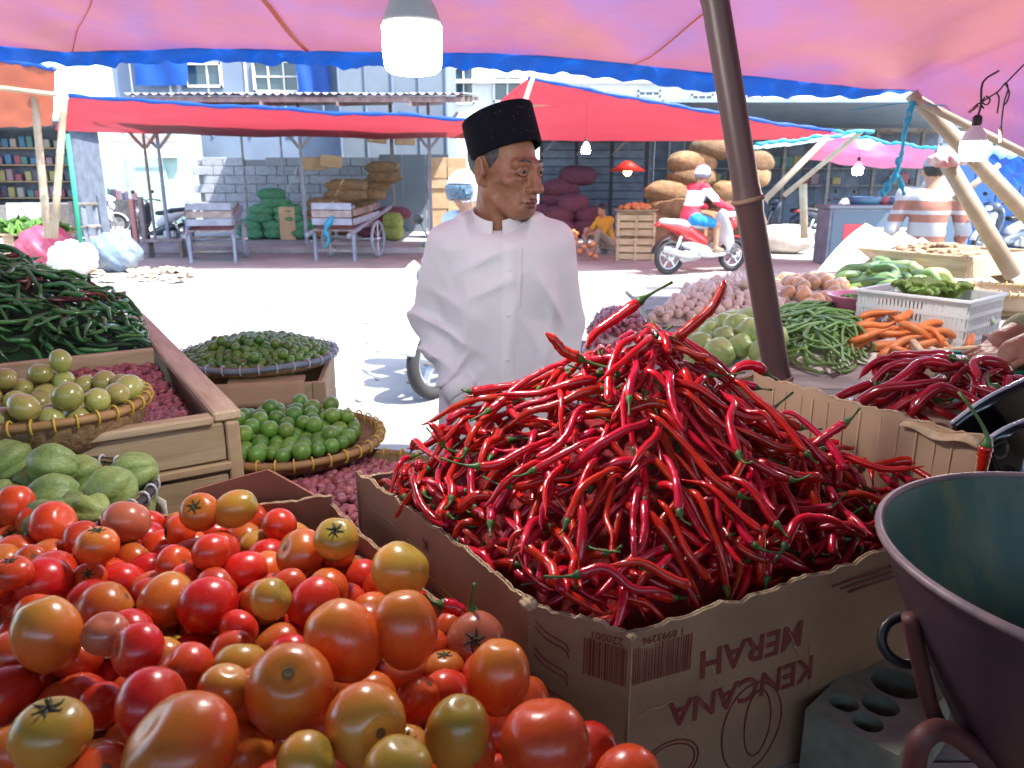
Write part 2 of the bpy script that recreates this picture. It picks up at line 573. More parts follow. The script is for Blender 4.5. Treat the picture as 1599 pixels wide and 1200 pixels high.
m_frame_w = mat('cream_frame', (.68, .64, .56), .6)
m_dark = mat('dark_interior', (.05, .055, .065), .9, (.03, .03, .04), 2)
m_shedblue = mat('slate_plank', (.16, .20, .26), .8, (.11, .13, .18), 4, bump=.2, rnd=.2)
m_sack_br = mat('jute_sack', (.30, .19, .10), .9, (.20, .12, .06), 8, bump=1.0, bscale=40, bdist=.03, rnd=.25)
m_sack_gr = mat('green_net_sack', (.05, .20, .10), .8, (.10, .32, .18), 22, (.4, .6), bump=.8, bscale=30, bdist=.03, rnd=.15)
m_sack_pu = mat('purple_net_sack', (.13, .028, .05), .8, (.08, .018, .035), 24, (.4, .6), bump=.8, bscale=30, bdist=.03, rnd=.15)
m_sack_wh = mat('white_sack', (.66, .63, .56), .8, (.52, .48, .42), 6, bump=.5, bscale=20, bdist=.02)
m_card = mat('cardboard', (.36, .22, .13), .85, (.22, .125, .07), 9, (.35, .8), bump=.3, bscale=45, bdist=.003, detail=9)
m_card_bg = mat('stacked_cardboard', (.50, .36, .22), .85, (.42, .29, .17), 6, rnd=.15)
m_tyre = mat('tyre_rubber', (.025, .025, .028), .8, bump=.3, bscale=80)
m_steel = mat('grey_metal', (.45, .47, .50), .35, metal=.8)
m_black = mat('black_plastic', (.015, .015, .017), .4)
m_skin = mat('brown_skin', (.33, .155, .088), .52, (.22, .092, .052), 32, (.3, .72), bump=.7, bscale=130, bdist=.0025, sss=.08, rvar=.12)
m_skin_far = mat('skin', (.38, .20, .12), .6)

# ------------------------------------------------------------------ ground
g = MB(); g.raw([(-150, -60, 0), (150, -60, 0), (150, 240, 0), (-150, 240, 0)], [(0, 1, 2, 3)])
put(g.build('ground', m_ground), 'pale dusty concrete market street', kind='structure')
g = MB(); g.box((-6.2, 20.3, .07), (14.5, 8.2, .14), bevel=.02); g.box((7.5, 21.6, .06), (12.6, 8.0, .12), bevel=.02)
put(g.build('pavement', m_pave), kind='structure')

# ------------------------------------------------------------------ helpers for the market row
def bamboo(mb, a, b, r0, r1=None, nodes=.33, n=12, seed=0):
    a = np.array(tuple(a)); b = np.array(tuple(b)); L = np.linalg.norm(b - a)
    rr = random.Random(seed); r1 = r0 if r1 is None else r1
    pts, rad = [], []
    k = max(1, int(L / nodes)); ts = [(i + rr.uniform(-.12, .12)) / k for i in range(1, k)]
    samples = [(0, 1.0)]
    for t in ts:
        e = .012 / L
        samples += [(t - 2.2 * e, .985), (t - e * .7, 1.06), (t, 1.10), (t + e * .7, 1.05), (t + 2.2 * e, .985)]
    samples.append((1, 1.0))
    for t, q in samples:
        pts.append(a + (b - a) * t); rad.append((r0 + (r1 - r0) * t) * q)
    mb.tube(pts, rad, n)
    return ts

def tarp(name, label, m, A, B, C, D, nu=24, nv=14, sag=.15, wr=.03, hem=None, hem_r=.03, seed=0, group=None):
    """sheet with corners A-B (near edge) and D-C (far edge), rolled hem on the near edge"""
    A, B, C, D = [np.array(tuple(p)) for p in (A, B, C, D)]
    def fn(u, v):
        p = (A * (1 - u) + B * u) * (1 - v) + (D * (1 - u) + C * u) * v
        z = -sag * 4 * u * (1 - u) * (.4 + .6 * v) - sag * .6 * 4 * v * (1 - v)
        z += wr * float(sn(u * 14 + v * 5, v * 9 - u * 3, 0, seed))
        return p + np.array([0, 0, z])
    t = thing(name, label, 'tarp', tuple((A + B) / 2 * np.array([1, 1, 0])), group=group)
    off = Vector(t.location)
    v, f = sheet(fn, nu, nv)
    v = [Vector(p) - off for p in v]
    mb = MB(); mb.raw(v, f); mb.build('sheet', m, t, smooth=True)
    if hem is not None:
        pts = [Vector(fn(i / 40, 0)) - off + Vector((0, 0, .004 * math.sin(i * 2.1))) for i in range(41)]
        mb = MB(); mb.tube(pts, [hem_r * (1 + .25 * math.sin(i * 1.7 + seed)) for i in range(41)], 7); mb.build('hem', hem, t, smooth=True)
    return t

# roof of the row opposite, posts, braces
t = thing('market_shelter', 'long open market shelter with zinc roof on slim blue-grey posts', 'shelter', (-4.2, 17, .14))
def loc(p, o): return Vector(p) - Vector(o.location)
def corr(mb, x0, x1, ya, za, yb, zb, pitch=.16, amp=.022):
    n = int((x1 - x0) / pitch * 4)
    v = []; f = []
    for i in range(n + 1):
        x = x0 + (x1 - x0) * i / n; a = amp * math.sin(2 * math.pi * (x - x0) / pitch)
        for th in (0, -.004):
            v += [(x, ya, za + a + th), (x, yb, zb + a + th)]
    for i in range(n):
        q = i * 4; w = q + 4
        f += [(q, w, w + 1, q + 1), (q + 2, q + 3, w + 3, w + 2), (q, q + 2, w + 2, w), (q + 1, w + 1, w + 3, q + 3)]
    mb.raw(v, f)
x0r, x1r = PY(190, 150, 15).x, PY(725, 150, 15).x
for k in range(6):
    mb = MB(); xa = x0r + (x1r - x0r) * k / 6; xb = x0r + (x1r - x0r) * (k + 1) / 6 - .01
    corr(mb, xa - t.location.x, xb - t.location.x, 15 - 17, 3.02 - .14 + .008 * (k % 2), 22.5 - 17, 3.75 - .14 + .008 * (k % 2))
    mb.build('roof_sheet', m_zinc, t, smooth=True)
for yy, zz in ((15.12, 2.93), (17, 3.12), (19, 3.32), (21.4, 3.55)):
    mb = MB(); mb.bar(loc((x0r, yy, zz), t), loc((x1r, yy, zz), t), .06, .09); mb.build('purlin', m_woodg, t)
for px in (230, 345, 455, 560, 660):
    x = PY(px, 205, 17).x
    mb = MB(); mb.bar(loc((x, 15.05, 2.86), t), loc((x, 21.9, 3.49), t), .05, .10); mb.build('rafter', m_woodg, t)
posts = [(222, 17, m_woodg, .05), (243, 17.1, m_bluewood, .06), (462, 17, m_bluewood, .065), (660, 17, m_bluewood, .065), (432, 20, m_bluewood, .05), (602, 20.5, m_woodg, .07), (372, 21, m_woodg, .05), (190, 19, m_bluewood, .06)]
for px, yy, mm, w in posts:
    pb = PY(px + 12, 300, yy)
    top = 3.02 + (yy - 15) * .097 - .1
    mb = MB(); mb.box(loc((pb.x, yy, (top + .14) / 2), t), (w, w, top - .14), bevel=.006); mb.build('post', mm, t)
    if yy < 18:
        for sg in (-1, 1):
            mb = MB(); mb.bar(loc((pb.x + sg * .03, yy, 2.15), t), loc((pb.x + sg * .62, yy, 2.86), t), .04, .06); mb.build('brace', mm, t)
for k, px in enumerate((250, 310, 395, 520, 590, 640)):
    x = PY(px, 230, 19).x
    mb = MB(); mb.bar(loc((x - .9, 19.0 + .1 * k, 2.62 - .03 * k), t), loc((x + .9, 19.0 + .1 * k, 2.62 - .02 * k), t), .05, .07); mb.build('tie_beam', m_woodg, t)

# block wall behind the carts, blocks one by one
wall = thing('block_wall', 'grey concrete block wall at the rear of the market shelter', 'wall', (-5.6, 22.6, .14))
mb = MB(); mb.box((0, .06, .95), (6.6, .10, 1.9)); mb.build('mortar_bed', m_mortar, wall)
mb = MB(); mb.box((0, 0, 0), (.585, .12, .235), bevel=.012); bl = mesh('block', mb.v, mb.f, m_block, False)
for j in range(8):
    for i in range(11):
        x = -3.0 + i * .6 + (.3 if j % 2 else 0) - .15
        if rnd.random() < .03: continue
        link('block', bl, wall, Matrix.Translation((x, -.02 + rnd.uniform(-.006, .006), .12 + j * .245 + .01)))
# grey sheet partition to the side of the wall
t = thing('sheet_partition', 'tall grey metal sheet partition beside the cardboard stack', 'partition', (-2.6, 21.2, .14))
for k in range(3):
    mb = MB(); mb.box((-.62 + k * .62, 0, 1.0), (.60, .03, 2.0), bevel=.008); mb.build('panel', m_panelg, t)

# upper storey building with blue tarpaulins
def window(parent, x, z, w, h, y, nx=2, nz=1, fm=None, th=.07, gm=None):
    mb = MB()
    fm = fm or m_frame_w
    for sx in (-1, 1): mb.box((x + sx * (w / 2 - th / 2), y - .03, z), (th, .08, h))
    for sz in (-1, 1): mb.box((x, y - .032, z + sz * (h / 2 - th / 2)), (w - .003, .076, th))
    for i in range(1, nx): mb.box((x - w / 2 + w * i / nx, y - .025, z), (th * .6, .06, h - th))
    for i in range(1, nz): mb.box((x, y - .023, z - h / 2 + h * i / nz), (w - th, .055, th * .6))
    fr = mb.build('window', fm, parent)
    mb = MB(); mb.box((x, y + .02, z), (w - .02, .02, h - .02)); mb.build('pane', gm or m_glass, fr)
def facade(name, label, pxa, pxb, pya, pyb, Y, m, depth=4.0):
    a, b = PY(pxa, pyb, Y), PY(pxb, pya, Y)
    t = thing(name, label, 'building', ((a.x + b.x) / 2, Y, 0))
    w = b.x - a.x
    zt = max(PY(pxa, pya, Y).z, b.z)
    mb = MB(); mb.box((0, depth / 2 + .05, zt / 2), (w, depth, zt)); mb.build('wall', m, t)
    return t, w, zt
t, w, zt = facade('upper_storey_house', 'pale blue panelled upper storey with two dark windows above the zinc roof', 207, 512, -260, 380, 25, m_panelb)
def at(px, py, Y): return PY(px, py, Y)
for pa, pb_, ya, yb, nx, nz in ((290, 345, 98, 137, 1, 1), (397, 466, 95, 145, 3, 2)):
    A, B = at(pa, yb, 25), at(pb_, ya, 25)
    window(t, (A.x + B.x) / 2 - t.location.x, (A.z + B.z) / 2, B.x - A.x, B.z - A.z, .02, nx, nz)
for k in range(6):
    x = -w / 2 + w * (k + .5) / 6
    mb = MB(); mb.box((x, .03, 4.3), (.05, .06, 3.0)); mb.build('batten', m_frame_w, t)
for k, (pa, pb_, ya, yb) in enumerate(((212, 288, 80, 134), (466, 511, 80, 150))):
    A, B = at(pa, yb, 24.7), at(pb_, ya, 24.7)
    v, f = sheet(lambda u, q: (A.x + (B.x - A.x) * (u + .03 * math.sin(q * 5 + k)) , 24.68 - .06 * math.sin(u * 9 + q * 3), A.z + (B.z + .8 - A.z) * q), 12, 8)
    mb = MB(); mb.raw(v, f); o = mb.build('blue_sheet', m_tarp_blue, smooth=True)
    put(o, ('bright blue tarpaulin hung beside a dark upper window', 'blue tarpaulin covering the end of the pale upper storey')[k], 'tarp')
t, w, zt = facade('white_wall_house', 'bright white rendered house wall between two buildings', 512, 560, -200, 380, 27, m_white)
t, w, zt = facade('grey_panel_house', 'grey metal panelled building beside the white block', 540, 694, -40, 380, 24.2, m_panelg)
for k in range(5):
    x = -w / 2 + w * k / 4 * .98 + .04
    mb = MB(); mb.box((x, .02, zt / 2 + 1.0), (.05, .06, zt - 2.2)); mb.build('panel_joint', m_panelb, t)
mb = MB(); mb.box((0, .02, zt - .12), (w, .08, .06)); mb.build('coping', m_panelb, t)
t, w, zt = facade('white_block', 'white two storey block with green-tinted sash windows', 694, 1215, -150, 380, 30, m_white)
for pa, pb_, ya, yb, nx, nz in ((708, 740, 105, 163, 2, 1), (770, 815, 118, 160, 2, 1), (995, 1032, 141, 152, 3, 1), (1078, 1114, 147, 166, 3, 2), (1165, 1191, 150, 178, 2, 2)):
    A, B = at(pa, yb, 30), at(pb_, ya, 30)
    window(t, (A.x + B.x) / 2 - t.location.x, (A.z + B.z) / 2, B.x - A.x, B.z - A.z, .02, nx, nz, m_white)
mb = MB(); mb.box((0, -.1, at(1000, 128, 30).z), (w, .3, .12)); mb.build('cornice', m_white, t)
mb = MB(); mb.ell((at(1085, 177, 30).x - t.location.x, -.02, at(1085, 177, 30).z), (.55, .05, .28)); mb.build('round_sign', mat('pink_sign', (.7, .3, .28), .6), t, smooth=True)
t, w, zt = facade('low_roof_house', 'low white house with stepped grey tile roof', 1215, 1420, 175, 380, 32, m_white)
for k, (za, zb, yy) in enumerate(((178, 163, 31.6), (196, 186, 31.2))):
    a, b = PY(1200, za, yy), PY(1375 + 60 * k, zb, yy)
    mb = MB(); mb.box(((a.x + b.x) / 2 - t.location.x, yy - 32 + .6, (a.z + b.z) / 2), (b.x - a.x, 1.6, .10), (R(14), 0, 0)); mb.build('roof', m_panelg, t)
for k in range(4):
    a = PY(1255 + 34 * k, 190, 32); window(t, a.x - t.location.x, a.z, .55, .3, -.01, 2, 1, m_panelg)
t, w, zt = facade('tall_side_house', 'plain pale house rising behind the bamboo props', 1420, 1750, 60, 380, 34, m_white)
for k in range(5):
    a = PY(1440 + 42 * k, 210, 34); window(t, a.x - t.location.x, a.z, .7, .9, -.01, 2, 1, m_panelb)

# ------------------------------------------------------------------ far tarps over the opposite stalls
tarp('street_tarp', 'long red tarpaulin with blue rolled hem slung before the zinc roof', m_tarp_red,
     PY(108, 150, 12.5), PY(740, 186, 12.7), PY(745, 216, 17), PY(85, 204, 17), sag=.05, wr=.025, hem=m_tarp_blue, hem_r=.03, seed=1, nu=40)
tarp('street_tarp', 'broad bright red tarpaulin peaked behind the black cap', m_tarp_red,
     PY(825, 122, 11.5), PY(1300, 206, 13), PY(1275, 216, 17), PY(700, 216, 17), sag=.06, wr=.02, hem=m_tarp_blue, hem_r=.03, seed=2, nu=40)
tarp('street_tarp', 'faded orange tarpaulin hung from a bamboo cross pole', m_tarp_or,
     PY(-160, 60, 9), PY(86, 108, 9), PY(82, 196, 9.6), PY(-160, 196, 9.6), sag=.03, wr=.03, hem=m_tarp_blue, hem_r=.025, seed=3)
tarp('street_tarp', 'pink tarpaulin with cyan edge over the banner stall', m_tarp_pink,
     PY(1300, 205, 11), PY(1462, 232, 10.5), PY(1440, 262, 14), PY(1262, 248, 15), sag=.06, wr=.02, hem=m_rope_b, hem_r=.022, seed=4)
tarp('street_tarp', 'pale teal and white tarpaulin strip between the red and pink tarpaulins', m_tarp_teal,
     PY(1180, 225, 8.5), PY(1365, 203, 8.5), PY(1300, 214, 10.5), PY(1150, 232, 10.5), sag=.03, wr=.02, hem=m_rope_b, hem_r=.02, seed=5)
tarp('street_tarp', 'crumpled bright blue tarpaulin below the white lit bulb', m_tarp_blue,
     PY(1535, 240, 6), PY(1680, 235, 6), PY(1700, 300, 6.4), PY(1575, 282, 6.4), sag=.05, wr=.05, hem=m_tarp_teal, hem_r=.02, seed=6)
# props of the tarps
def pole(name, label, a, b, r, m, bam=True, group=None):
    a = Vector(a); t = thing(name, label, 'pole', tuple(a), group=group)
    mb = MB()
    if bam: bamboo(mb, (0, 0, 0), Vector(b) - a, r, r * .85, .4)
    else: mb.tube([(0, 0, 0), Vector(b) - a], [r, r], 8)
    mb.build('cane' if bam else 'rod', m, t, smooth=True)
    return t
pole('bamboo_prop', 'pale bamboo prop leaning beside the orange tarpaulin', PZ(72, 384, 0) * .0 + PY(75, 372, 9.3), PY(52, 135, 9.3), .045, m_bamboo)
pole('bamboo_prop', 'upright pale bamboo prop crossing the orange tarpaulin edge', PY(84, 372, 8.8), PY(104, 105, 8.8), .04, m_bamboo)
pole('cross_pole', 'thin bamboo cross pole under the orange tarpaulin', PY(-80, 128, 9.05), PY(86, 148, 9.05), .03, m_bamboo)
pole('twig_pole', 'thin twig lashed to the top of the bamboo prop', PY(84, 107, 8.8), PY(136, 113, 8.8), .012, m_bamboo, False)
pole('green_pole', 'slim green painted pole leaning by the kiosk', PY(126, 380, 11), PY(105, 210, 11), .03, mat('green_paint', (.03, .38, .22), .6), False)
pole('tarp_prop', 'pale stick holding up the peak of the broad red tarpaulin', PY(765, 330, 11.5), PY(832, 120, 11.5), .035, m_bamboo, False)
pole('tarp_stick', 'bamboo stick lying under the broad red tarpaulin', PY(805, 166, 13), PY(873, 163, 13), .02, m_bamboo, False)
pole('timber_strut', 'long slanting timber strut beside the dark bamboo pole', PY(1195, 312, 8.2), PY(1292, 214, 8.4), .034, m_bamboo, False)
pole('timber_strut', 'slanting timber strut meeting the pale teal tarpaulin', PY(1225, 305, 8.6), PY(1345, 206, 8.8), .028, m_bamboo, False)
pole('upright_stake', 'short upright wooden stake standing over the blue bucket', PY(1256, 372, 9), PY(1254, 288, 9), .045, m_bamboo, False)

# ------------------------------------------------------------------ carts
def cart(label, p, rz, sc=1.0, ribbon=False):
    t = thing('hand_cart', label, 'cart', tuple(p), rz, group='wooden hand carts')
    W, Ln = .82, 1.5
    bed = MB(); 
    for k in range(6):
        y = -W / 2 + .08 + k * (W - .16) / 5
        mb = MB(); mb.bar((-.75, y, .58), (.75, y, .66), .12, .025); mb.build('bed_plank', m_woodg, t)
    for s in (-1, 1):
        mb = MB(); mb.bar((-1.0, s * W / 2, .50), (1.35, s * W / 2, .95), .05, .07, .008); mb.build('handle_shaft', m_bluewood, t)
        mb = MB(); mb.box((-.68, s * (W / 2 - .02), .30), (.06, .05, .6)); mb.build('leg', m_bluewood, t)
        for q, zz in enumerate((.74, .90)):
            mb = MB(); mb.bar((-.7, s * (W / 2 + .005), zz), (.62, s * (W / 2 + .005), zz + .1), .022, .11); mb.build('side_board', m_woodg if q else m_bluewood, t)
        # wheel
        mb = MB(); mb.tube([(.25 + .33 * math.cos(a), s * (W / 2 + .1), .36 + .33 * math.sin(a)) for a in np.linspace(0, 2 * math.pi, 25)[:-1]], .032, 8, closed=True)
        wh = mb.build('wheel', m_bluewood, t, smooth=True)
        mb = MB()
        for k in range(8):
            a = k * math.pi / 4
            mb.tube([(.25, s * (W / 2 + .1), .36), (.25 + .32 * math.cos(a), s * (W / 2 + .1), .36 + .32 * math.sin(a))], .014, 6)
        mb.ell((.25, s * (W / 2 + .1), .36), (.06, .06, .06), 8)
        mb.build('spokes', m_steel, wh)
    for q in range(3):
        mb = MB(); mb.box((-.74, 0, .74 + q * .14), (.025, W - .04, .12), (0, .05, 0)); mb.build('end_board', m_woodg if q % 2 else m_bluewood, t)
    for q in range(3):
        mb = MB(); mb.box((-.62 + .05 * q, 0, .2 + q * .13), (.03, W - .08, .035)); mb.build('cross_bar', m_woodg, t)
    mb = MB(); mb.tube([(.25, -W / 2 - .1, .36), (.25, W / 2 + .1, .36)], .02, 8); mb.build('axle', m_steel, t, smooth=True)
    if ribbon:
        mb = MB(); mb.tube(catmull([(-.8, -.05, .85), (-.83, .1, .6), (-.8, .06, .42), (-.82, .15, .25)], 12), [.02, .05, .06, .04, .03, .05, .04, .03, .03, .03, .02, .01], 6); mb.build('cord', m_rope_b, t, smooth=True)
    return t
cart('weathered wooden hand cart parked beside the green net sacks', PZ(322, 410, 0) + Vector((0, .6, 0)), R(104))
cart('wooden hand cart with blue cord tied on its bed', PZ(528, 408, 0) + Vector((.1, .6, 0)), R(79), ribbon=True)
t = thing('low_bench', 'low grey wooden bench standing beside the parked cart', 'bench', tuple(PZ(262, 402, 0)), R(3))
mb = MB(); mb.box((0, 0, .33), (.75, .3, .05), bevel=.008); mb.build('seat', m_woodg, t)
for sx in (-1, 1):
    mb = MB(); mb.box((sx * .32, 0, .155), (.05, .26, .31)); mb.build('leg', m_woodg, t)

# ------------------------------------------------------------------ sacks and boxes opposite
def sackmesh(m, seed, L=.8, W=.45, H=.26):
    def fn(P):
        d = elld(P, (0, 0, H / 2), (L / 2, W / 2, H / 2))
        return d
    n, k = 18, 12
    v = []; 
    prof = []
    for i in range(k + 1):
        a = math.pi * i / k
        for j in range(n):
            b = 2 * math.pi * j / n
            x = -math.cos(a); y = math.sin(a) * math.cos(b); z = math.sin(a) * math.sin(b)
            e = .75
            q = np.array([np.sign(x) * abs(x) ** .8, np.sign(y) * abs(y) ** e, np.sign(z) * abs(z) ** e])
            q *= 1 + .08 * float(sn(x * 3, y * 4, z * 4, seed)) + .035 * float(sn(x * 9, y * 11, z * 10, seed + 4))
            q[2] *= 1 - .25 * abs(x) ** 4
            v.append((q[0] * L / 2, q[1] * W / 2, H / 2 + q[2] * H / 2))
    f = [(i * n + j, i * n + (j + 1) % n, (i + 1) * n + (j + 1) % n, (i + 1) * n + j) for i in range(k) for j in range(n)]
    return mesh('sack', v, f, m)
def sacks(name, label, group, cat, m, c, nx, nz, rz, L=.8, W=.45, H=.26, jit=.05, ny=1, taper=1):
    ms = [sackmesh(m, s, L * 1.06, W * 1.1, H * 1.32) for s in range(3)]
    c = Vector(c)
    for k in range(nz):
        n = nx - (k // 2 if taper else 0)
        for i in range(max(1, n)):
            for j in range(ny):
                off = Matrix.Rotation(rz, 3, 'Z') @ Vector(((i - (n - 1) / 2) * L * .96 + rnd.uniform(-jit, jit), j * W * .95 + rnd.uniform(-jit, jit), k * H * .80))
                o = link(name, ms[rnd.randrange(3)], None, Matrix.Translation(c + off) @ Matrix.Rotation(rz + rnd.uniform(-.12, .12), 4, 'Z') @ Matrix.Rotation(rnd.uniform(-.05, .05), 4, 'X'))
                put(o, label, cat, group)
p = PZ(392, 384, .14); sacks('net_sack', 'green net sack of vegetables piled beside the wooden cart', 'green net sacks', 'sack', m_sack_gr, (p.x, 18.4, .14), 3, 6, .05, L=.62, W=.5, H=.22)
p = PY(482, 370, 18.6); sacks('jute_sack', 'brown jute sack stacked behind the cart with blue cord', 'brown sacks behind the carts', 'sack', m_sack_br, (p.x, 18.7, .14), 1, 6, .05, L=.95, W=.5, H=.26)
p = PY(527, 370, 19); sacks('jute_sack', 'brown jute sack heaped against the rear wall', 'brown sacks against the rear wall', 'sack', m_sack_br, (p.x, 19.6, .14), 1, 8, -.1, L=.8, W=.5, H=.26)
p = PY(594, 370, 18.6); sacks('onion_sack', 'purple net sack of onions under the shelter', 'purple net sacks under the shelter', 'sack', m_sack_pu, (p.x, 18.2, .14), 1, 3, .1, L=.8, W=.5, H=.26)
p = PY(617, 370, 18.2); sacks('cabbage_sack', 'small yellow-green sack leaning by the purple sacks', 'small green sacks', 'sack', mat('yellow_green_sack', (.24, .28, .06), .8, (.14, .2, .05), 18), (p.x, 18.0, .14), 1, 2, 1.2, L=.42, W=.4, H=.3)
# cardboard boxes stacked
mb = MB(); mb.box((0, 0, .115), (.44, .40, .23), bevel=.006); cbm = mesh('carton', mb.v, mb.f, m_card_bg, False)
for k in range(8):
    for i in range(3):
        if k == 7 and i == 2: continue
        p = PY(688, 372, 19)
        o = link('carton', cbm, None, Matrix.Translation((p.x + i * .45 + rnd.uniform(-.02, .02), 18.8 + rnd.uniform(-.03, .03), .14 + k * .232)) @ Matrix.Rotation(rnd.uniform(-.04, .04), 4, 'Z'))
        put(o, 'brown carton in the tall cardboard stack behind the man', 'carton', 'stacked brown cartons')
for k, (px, yy, w, h, zz) in enumerate(((495, 19.4, .55, .3, 1.72), (520, 19.3, .5, .28, 1.78), (446, 18.3, .35, .75, .14), (412, 18.9, .5, .5, .14), (635, 20.4, .5, .35, 2.35), (592, 20.4, .5, .3, 2.4))):
    p = PY(px, 300, yy)
    mb = MB(); mb.box((0, 0, h / 2), (w, .35, h), (0, .1 * (k % 2), .2), .008)
    o = mb.build('carton', m_card_bg, None, M=Matrix.Translation((p.x, yy, zz)))
    put(o, ('open carton lying on top of the brown sacks', 'squashed carton beside the top of the brown sacks', 'upright plywood carton behind the blue-grey post', 'low carton leaning by the green sacks',
            'carton wedged under the zinc roof by a brace', 'torn carton stored on a roof tie beam')[k], 'carton')

# ------------------------------------------------------------------ kiosk row on the far side
kx0, kx1 = PY(-60, 300, 19).x, PY(122, 300, 19).x
t = thing('kiosk', 'dark kiosk packed with small hanging goods behind the bamboo props', 'kiosk', ((kx0 + kx1) / 2, 19, 0))
w = kx1 - kx0
mb = MB(); mb.box((0, 1.2, 1.35), (w, .08, 2.7)); mb.build('rear_wall', m_shedblue, t)
for s in (-1, 1):
    mb = MB(); mb.box((s * w / 2, .6, 1.35), (.08, 1.2, 2.7)); mb.build('side_wall', m_shedblue, t)
mb = MB(); mb.box((0, .3, 2.75), (w + .4, 1.9, .07), (R(-4), 0, 0)); mb.build('roof', m_zinc, t)
mb = MB(); mb.box((0, .1, .45), (w - .2, .6, .9), bevel=.01); mb.build('counter', m_woodg, t)
for k in range(4):
    mb = MB(); mb.box((0, 1.0, 1.05 + k * .4), (w - .2, .3, .03)); mb.build('shelf', m_wood, t)
goods = [mat('goods_%d' % i, c, .5) for i, c in enumerate(((.05, .14, .25), (.25, .06, .08), (.3, .28, .25), (.06, .16, .15), (.25, .15, .18), (.06, .06, .09), (.3, .25, .1)))]
gm = []
for i in range(len(goods)):
    mb = MB(); mb.box((0, 0, .11), (.16, .1, .22), bevel=.015); gm.append(mesh('packet', mb.v, mb.f, goods[i], False))
for k in range(4):
    for i in range(12):
        o = link('packet', gm[rnd.randrange(7)], None, Matrix.Translation((t.location.x - w / 2 + .25 + i * (w - .5) / 11 + rnd.uniform(-.03, .03), 19.93 + rnd.uniform(-.03, .03), 1.066 + k * .4)) @ Matrix.Diagonal((1, 1, rnd.uniform(.7, 1.3), 1)))
        put(o, 'small coloured packet on the dark kiosk shelves', 'packet', 'packets on the kiosk shelves')
mb = MB(); mb.box((0, 0, .5), (.75, .05, 1.0), (R(-6), 0, 0), .01); o = mb.build('display_board', m_frame_w, None, M=Matrix.Translation(PZ(28, 392, 0) + Vector((0, .4, 0))))
put(o, 'cream display board leaning on the kiosk counter', 'board')
mb = MB(); mb.box((0, 0, .2), (.7, .05, .38), (R(-6), 0, 0), .01); o = mb.build('display_board', mat('cyan_board', (.03, .4, .5), .5), None, M=Matrix.Translation(PZ(30, 392, 0) + Vector((0, .2, 0))))
put(o, 'cyan board leaning in front of the cream board', 'board')
# pale shop with fascia, further back
sx0, sx1 = PY(108, 300, 23).x, PY(290, 300, 23).x
t = thing('shop_front', 'pale green shop with white fascia and roller shutter', 'shop', ((sx0 + sx1) / 2, 23, 0))
w = sx1 - sx0
m_pgreen = mat('pale_green_wall', (.45, .62, .55), .7, (.38, .54, .48), 1)
mb = MB(); mb.box((0, 1.5, 1.5), (w, .1, 3.0)); mb.build('rear_wall', m_pgreen, t)
mb = MB(); mb.box((w / 2 - .3, .75, 1.5), (.6, 1.4, 3.0)); mb.build('side_wall', m_pgreen, t)
mb = MB(); mb.box((0, -.1, 2.35), (w, .1, .5), bevel=.01); mb.build('fascia', m_white, t)
mb = MB(); mb.box((0, -.14, 2.62), (w, .06, .16)); mb.build('fascia_strip', mat('salmon_strip', (.6, .36, .28), .7), t)
for k in range(9):
    mb = MB(); mb.box((w / 2 - .95, 0, .15 + k * .2), (.9, .04, .19), bevel=.008); mb.build('shutter_slat', m_pgreen, t)
mb = MB(); mb.box((-.6, .7, .45), (1.8, .5, .9), bevel=.01); mb.build('counter', m_woodg, t)
for k in range(14):
    o = link('packet', gm[rnd.randrange(7)], None, Matrix.Translation((t.location.x - 1.4 + k * .13, 23.7 + rnd.uniform(-.1, .1), .9)) @ Matrix.Diagonal((1, 1, rnd.uniform(.6, 1.6), 1)))
    put(o, 'coloured packet on the shop counter behind the parked motorbike', 'packet', 'packets on the shop counter')
for k in range(3):
    mb = MB(); mb.box((0, 0, .5), (.09, .09, 1.0 + .1 * k)); 
    o = mb.build('fence_stake', m_woodg if k != 1 else mat('salmon_stake', (.55, .25, .22), .8), None, M=Matrix.Translation(PZ((114, 208, 222)[k], 392, 0) + Vector((0, .2, .04))))
    put(o, ('grey wooden stake under the green pole', 'salmon painted wooden stake beside the shelter posts', 'dark square stake before the shelter posts')[k], 'stake')
t = thing('market_table', 'rough wooden table with two shelves behind the bamboo props', 'table', tuple(PZ(95, 385, 0)), 0)
for zz in (.45, .95):
    mb = MB(); mb.box((0, 0, zz), (1.7, .6, .06), bevel=.01); mb.build('shelf', m_woodg, t)
for sx in (-1, 1):
    for sy in (-1, 1):
        mb = MB(); mb.box((sx * .78, sy * .25, .46), (.07, .07, .92)); mb.build('leg', m_bluewood, t)

# ------------------------------------------------------------------ dark sheds in the middle
sx0, sx1 = PY(845, 300, 21).x, PY(1010, 300, 21).x
t = thing('plank_shed', 'dark slate-blue plank shed behind the man seated in yellow', 'shed', ((sx0 + sx1) / 2, 21, .12))
w = sx1 - sx0
for k in range(12):
    mb = MB(); mb.box((0, .8, .11 + k * .215), (w, .05, .2), bevel=.008); mb.build('plank', m_shedblue, t)
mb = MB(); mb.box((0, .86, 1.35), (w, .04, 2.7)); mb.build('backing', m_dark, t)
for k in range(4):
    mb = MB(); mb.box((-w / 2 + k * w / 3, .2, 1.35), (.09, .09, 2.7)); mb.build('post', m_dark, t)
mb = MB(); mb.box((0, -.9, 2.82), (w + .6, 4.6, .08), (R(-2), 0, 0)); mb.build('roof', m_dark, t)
for k in range(3):
    mb = MB(); mb.bar((-w / 2 + k * w / 3, .1, 2.0), (-w / 2 + k * w / 3 + .7, .1, 2.72), .05, .06); mb.build('brace', m_woodg, t)
sx0, sx1 = PY(1010, 300, 23).x, PY(1500, 300, 23).x
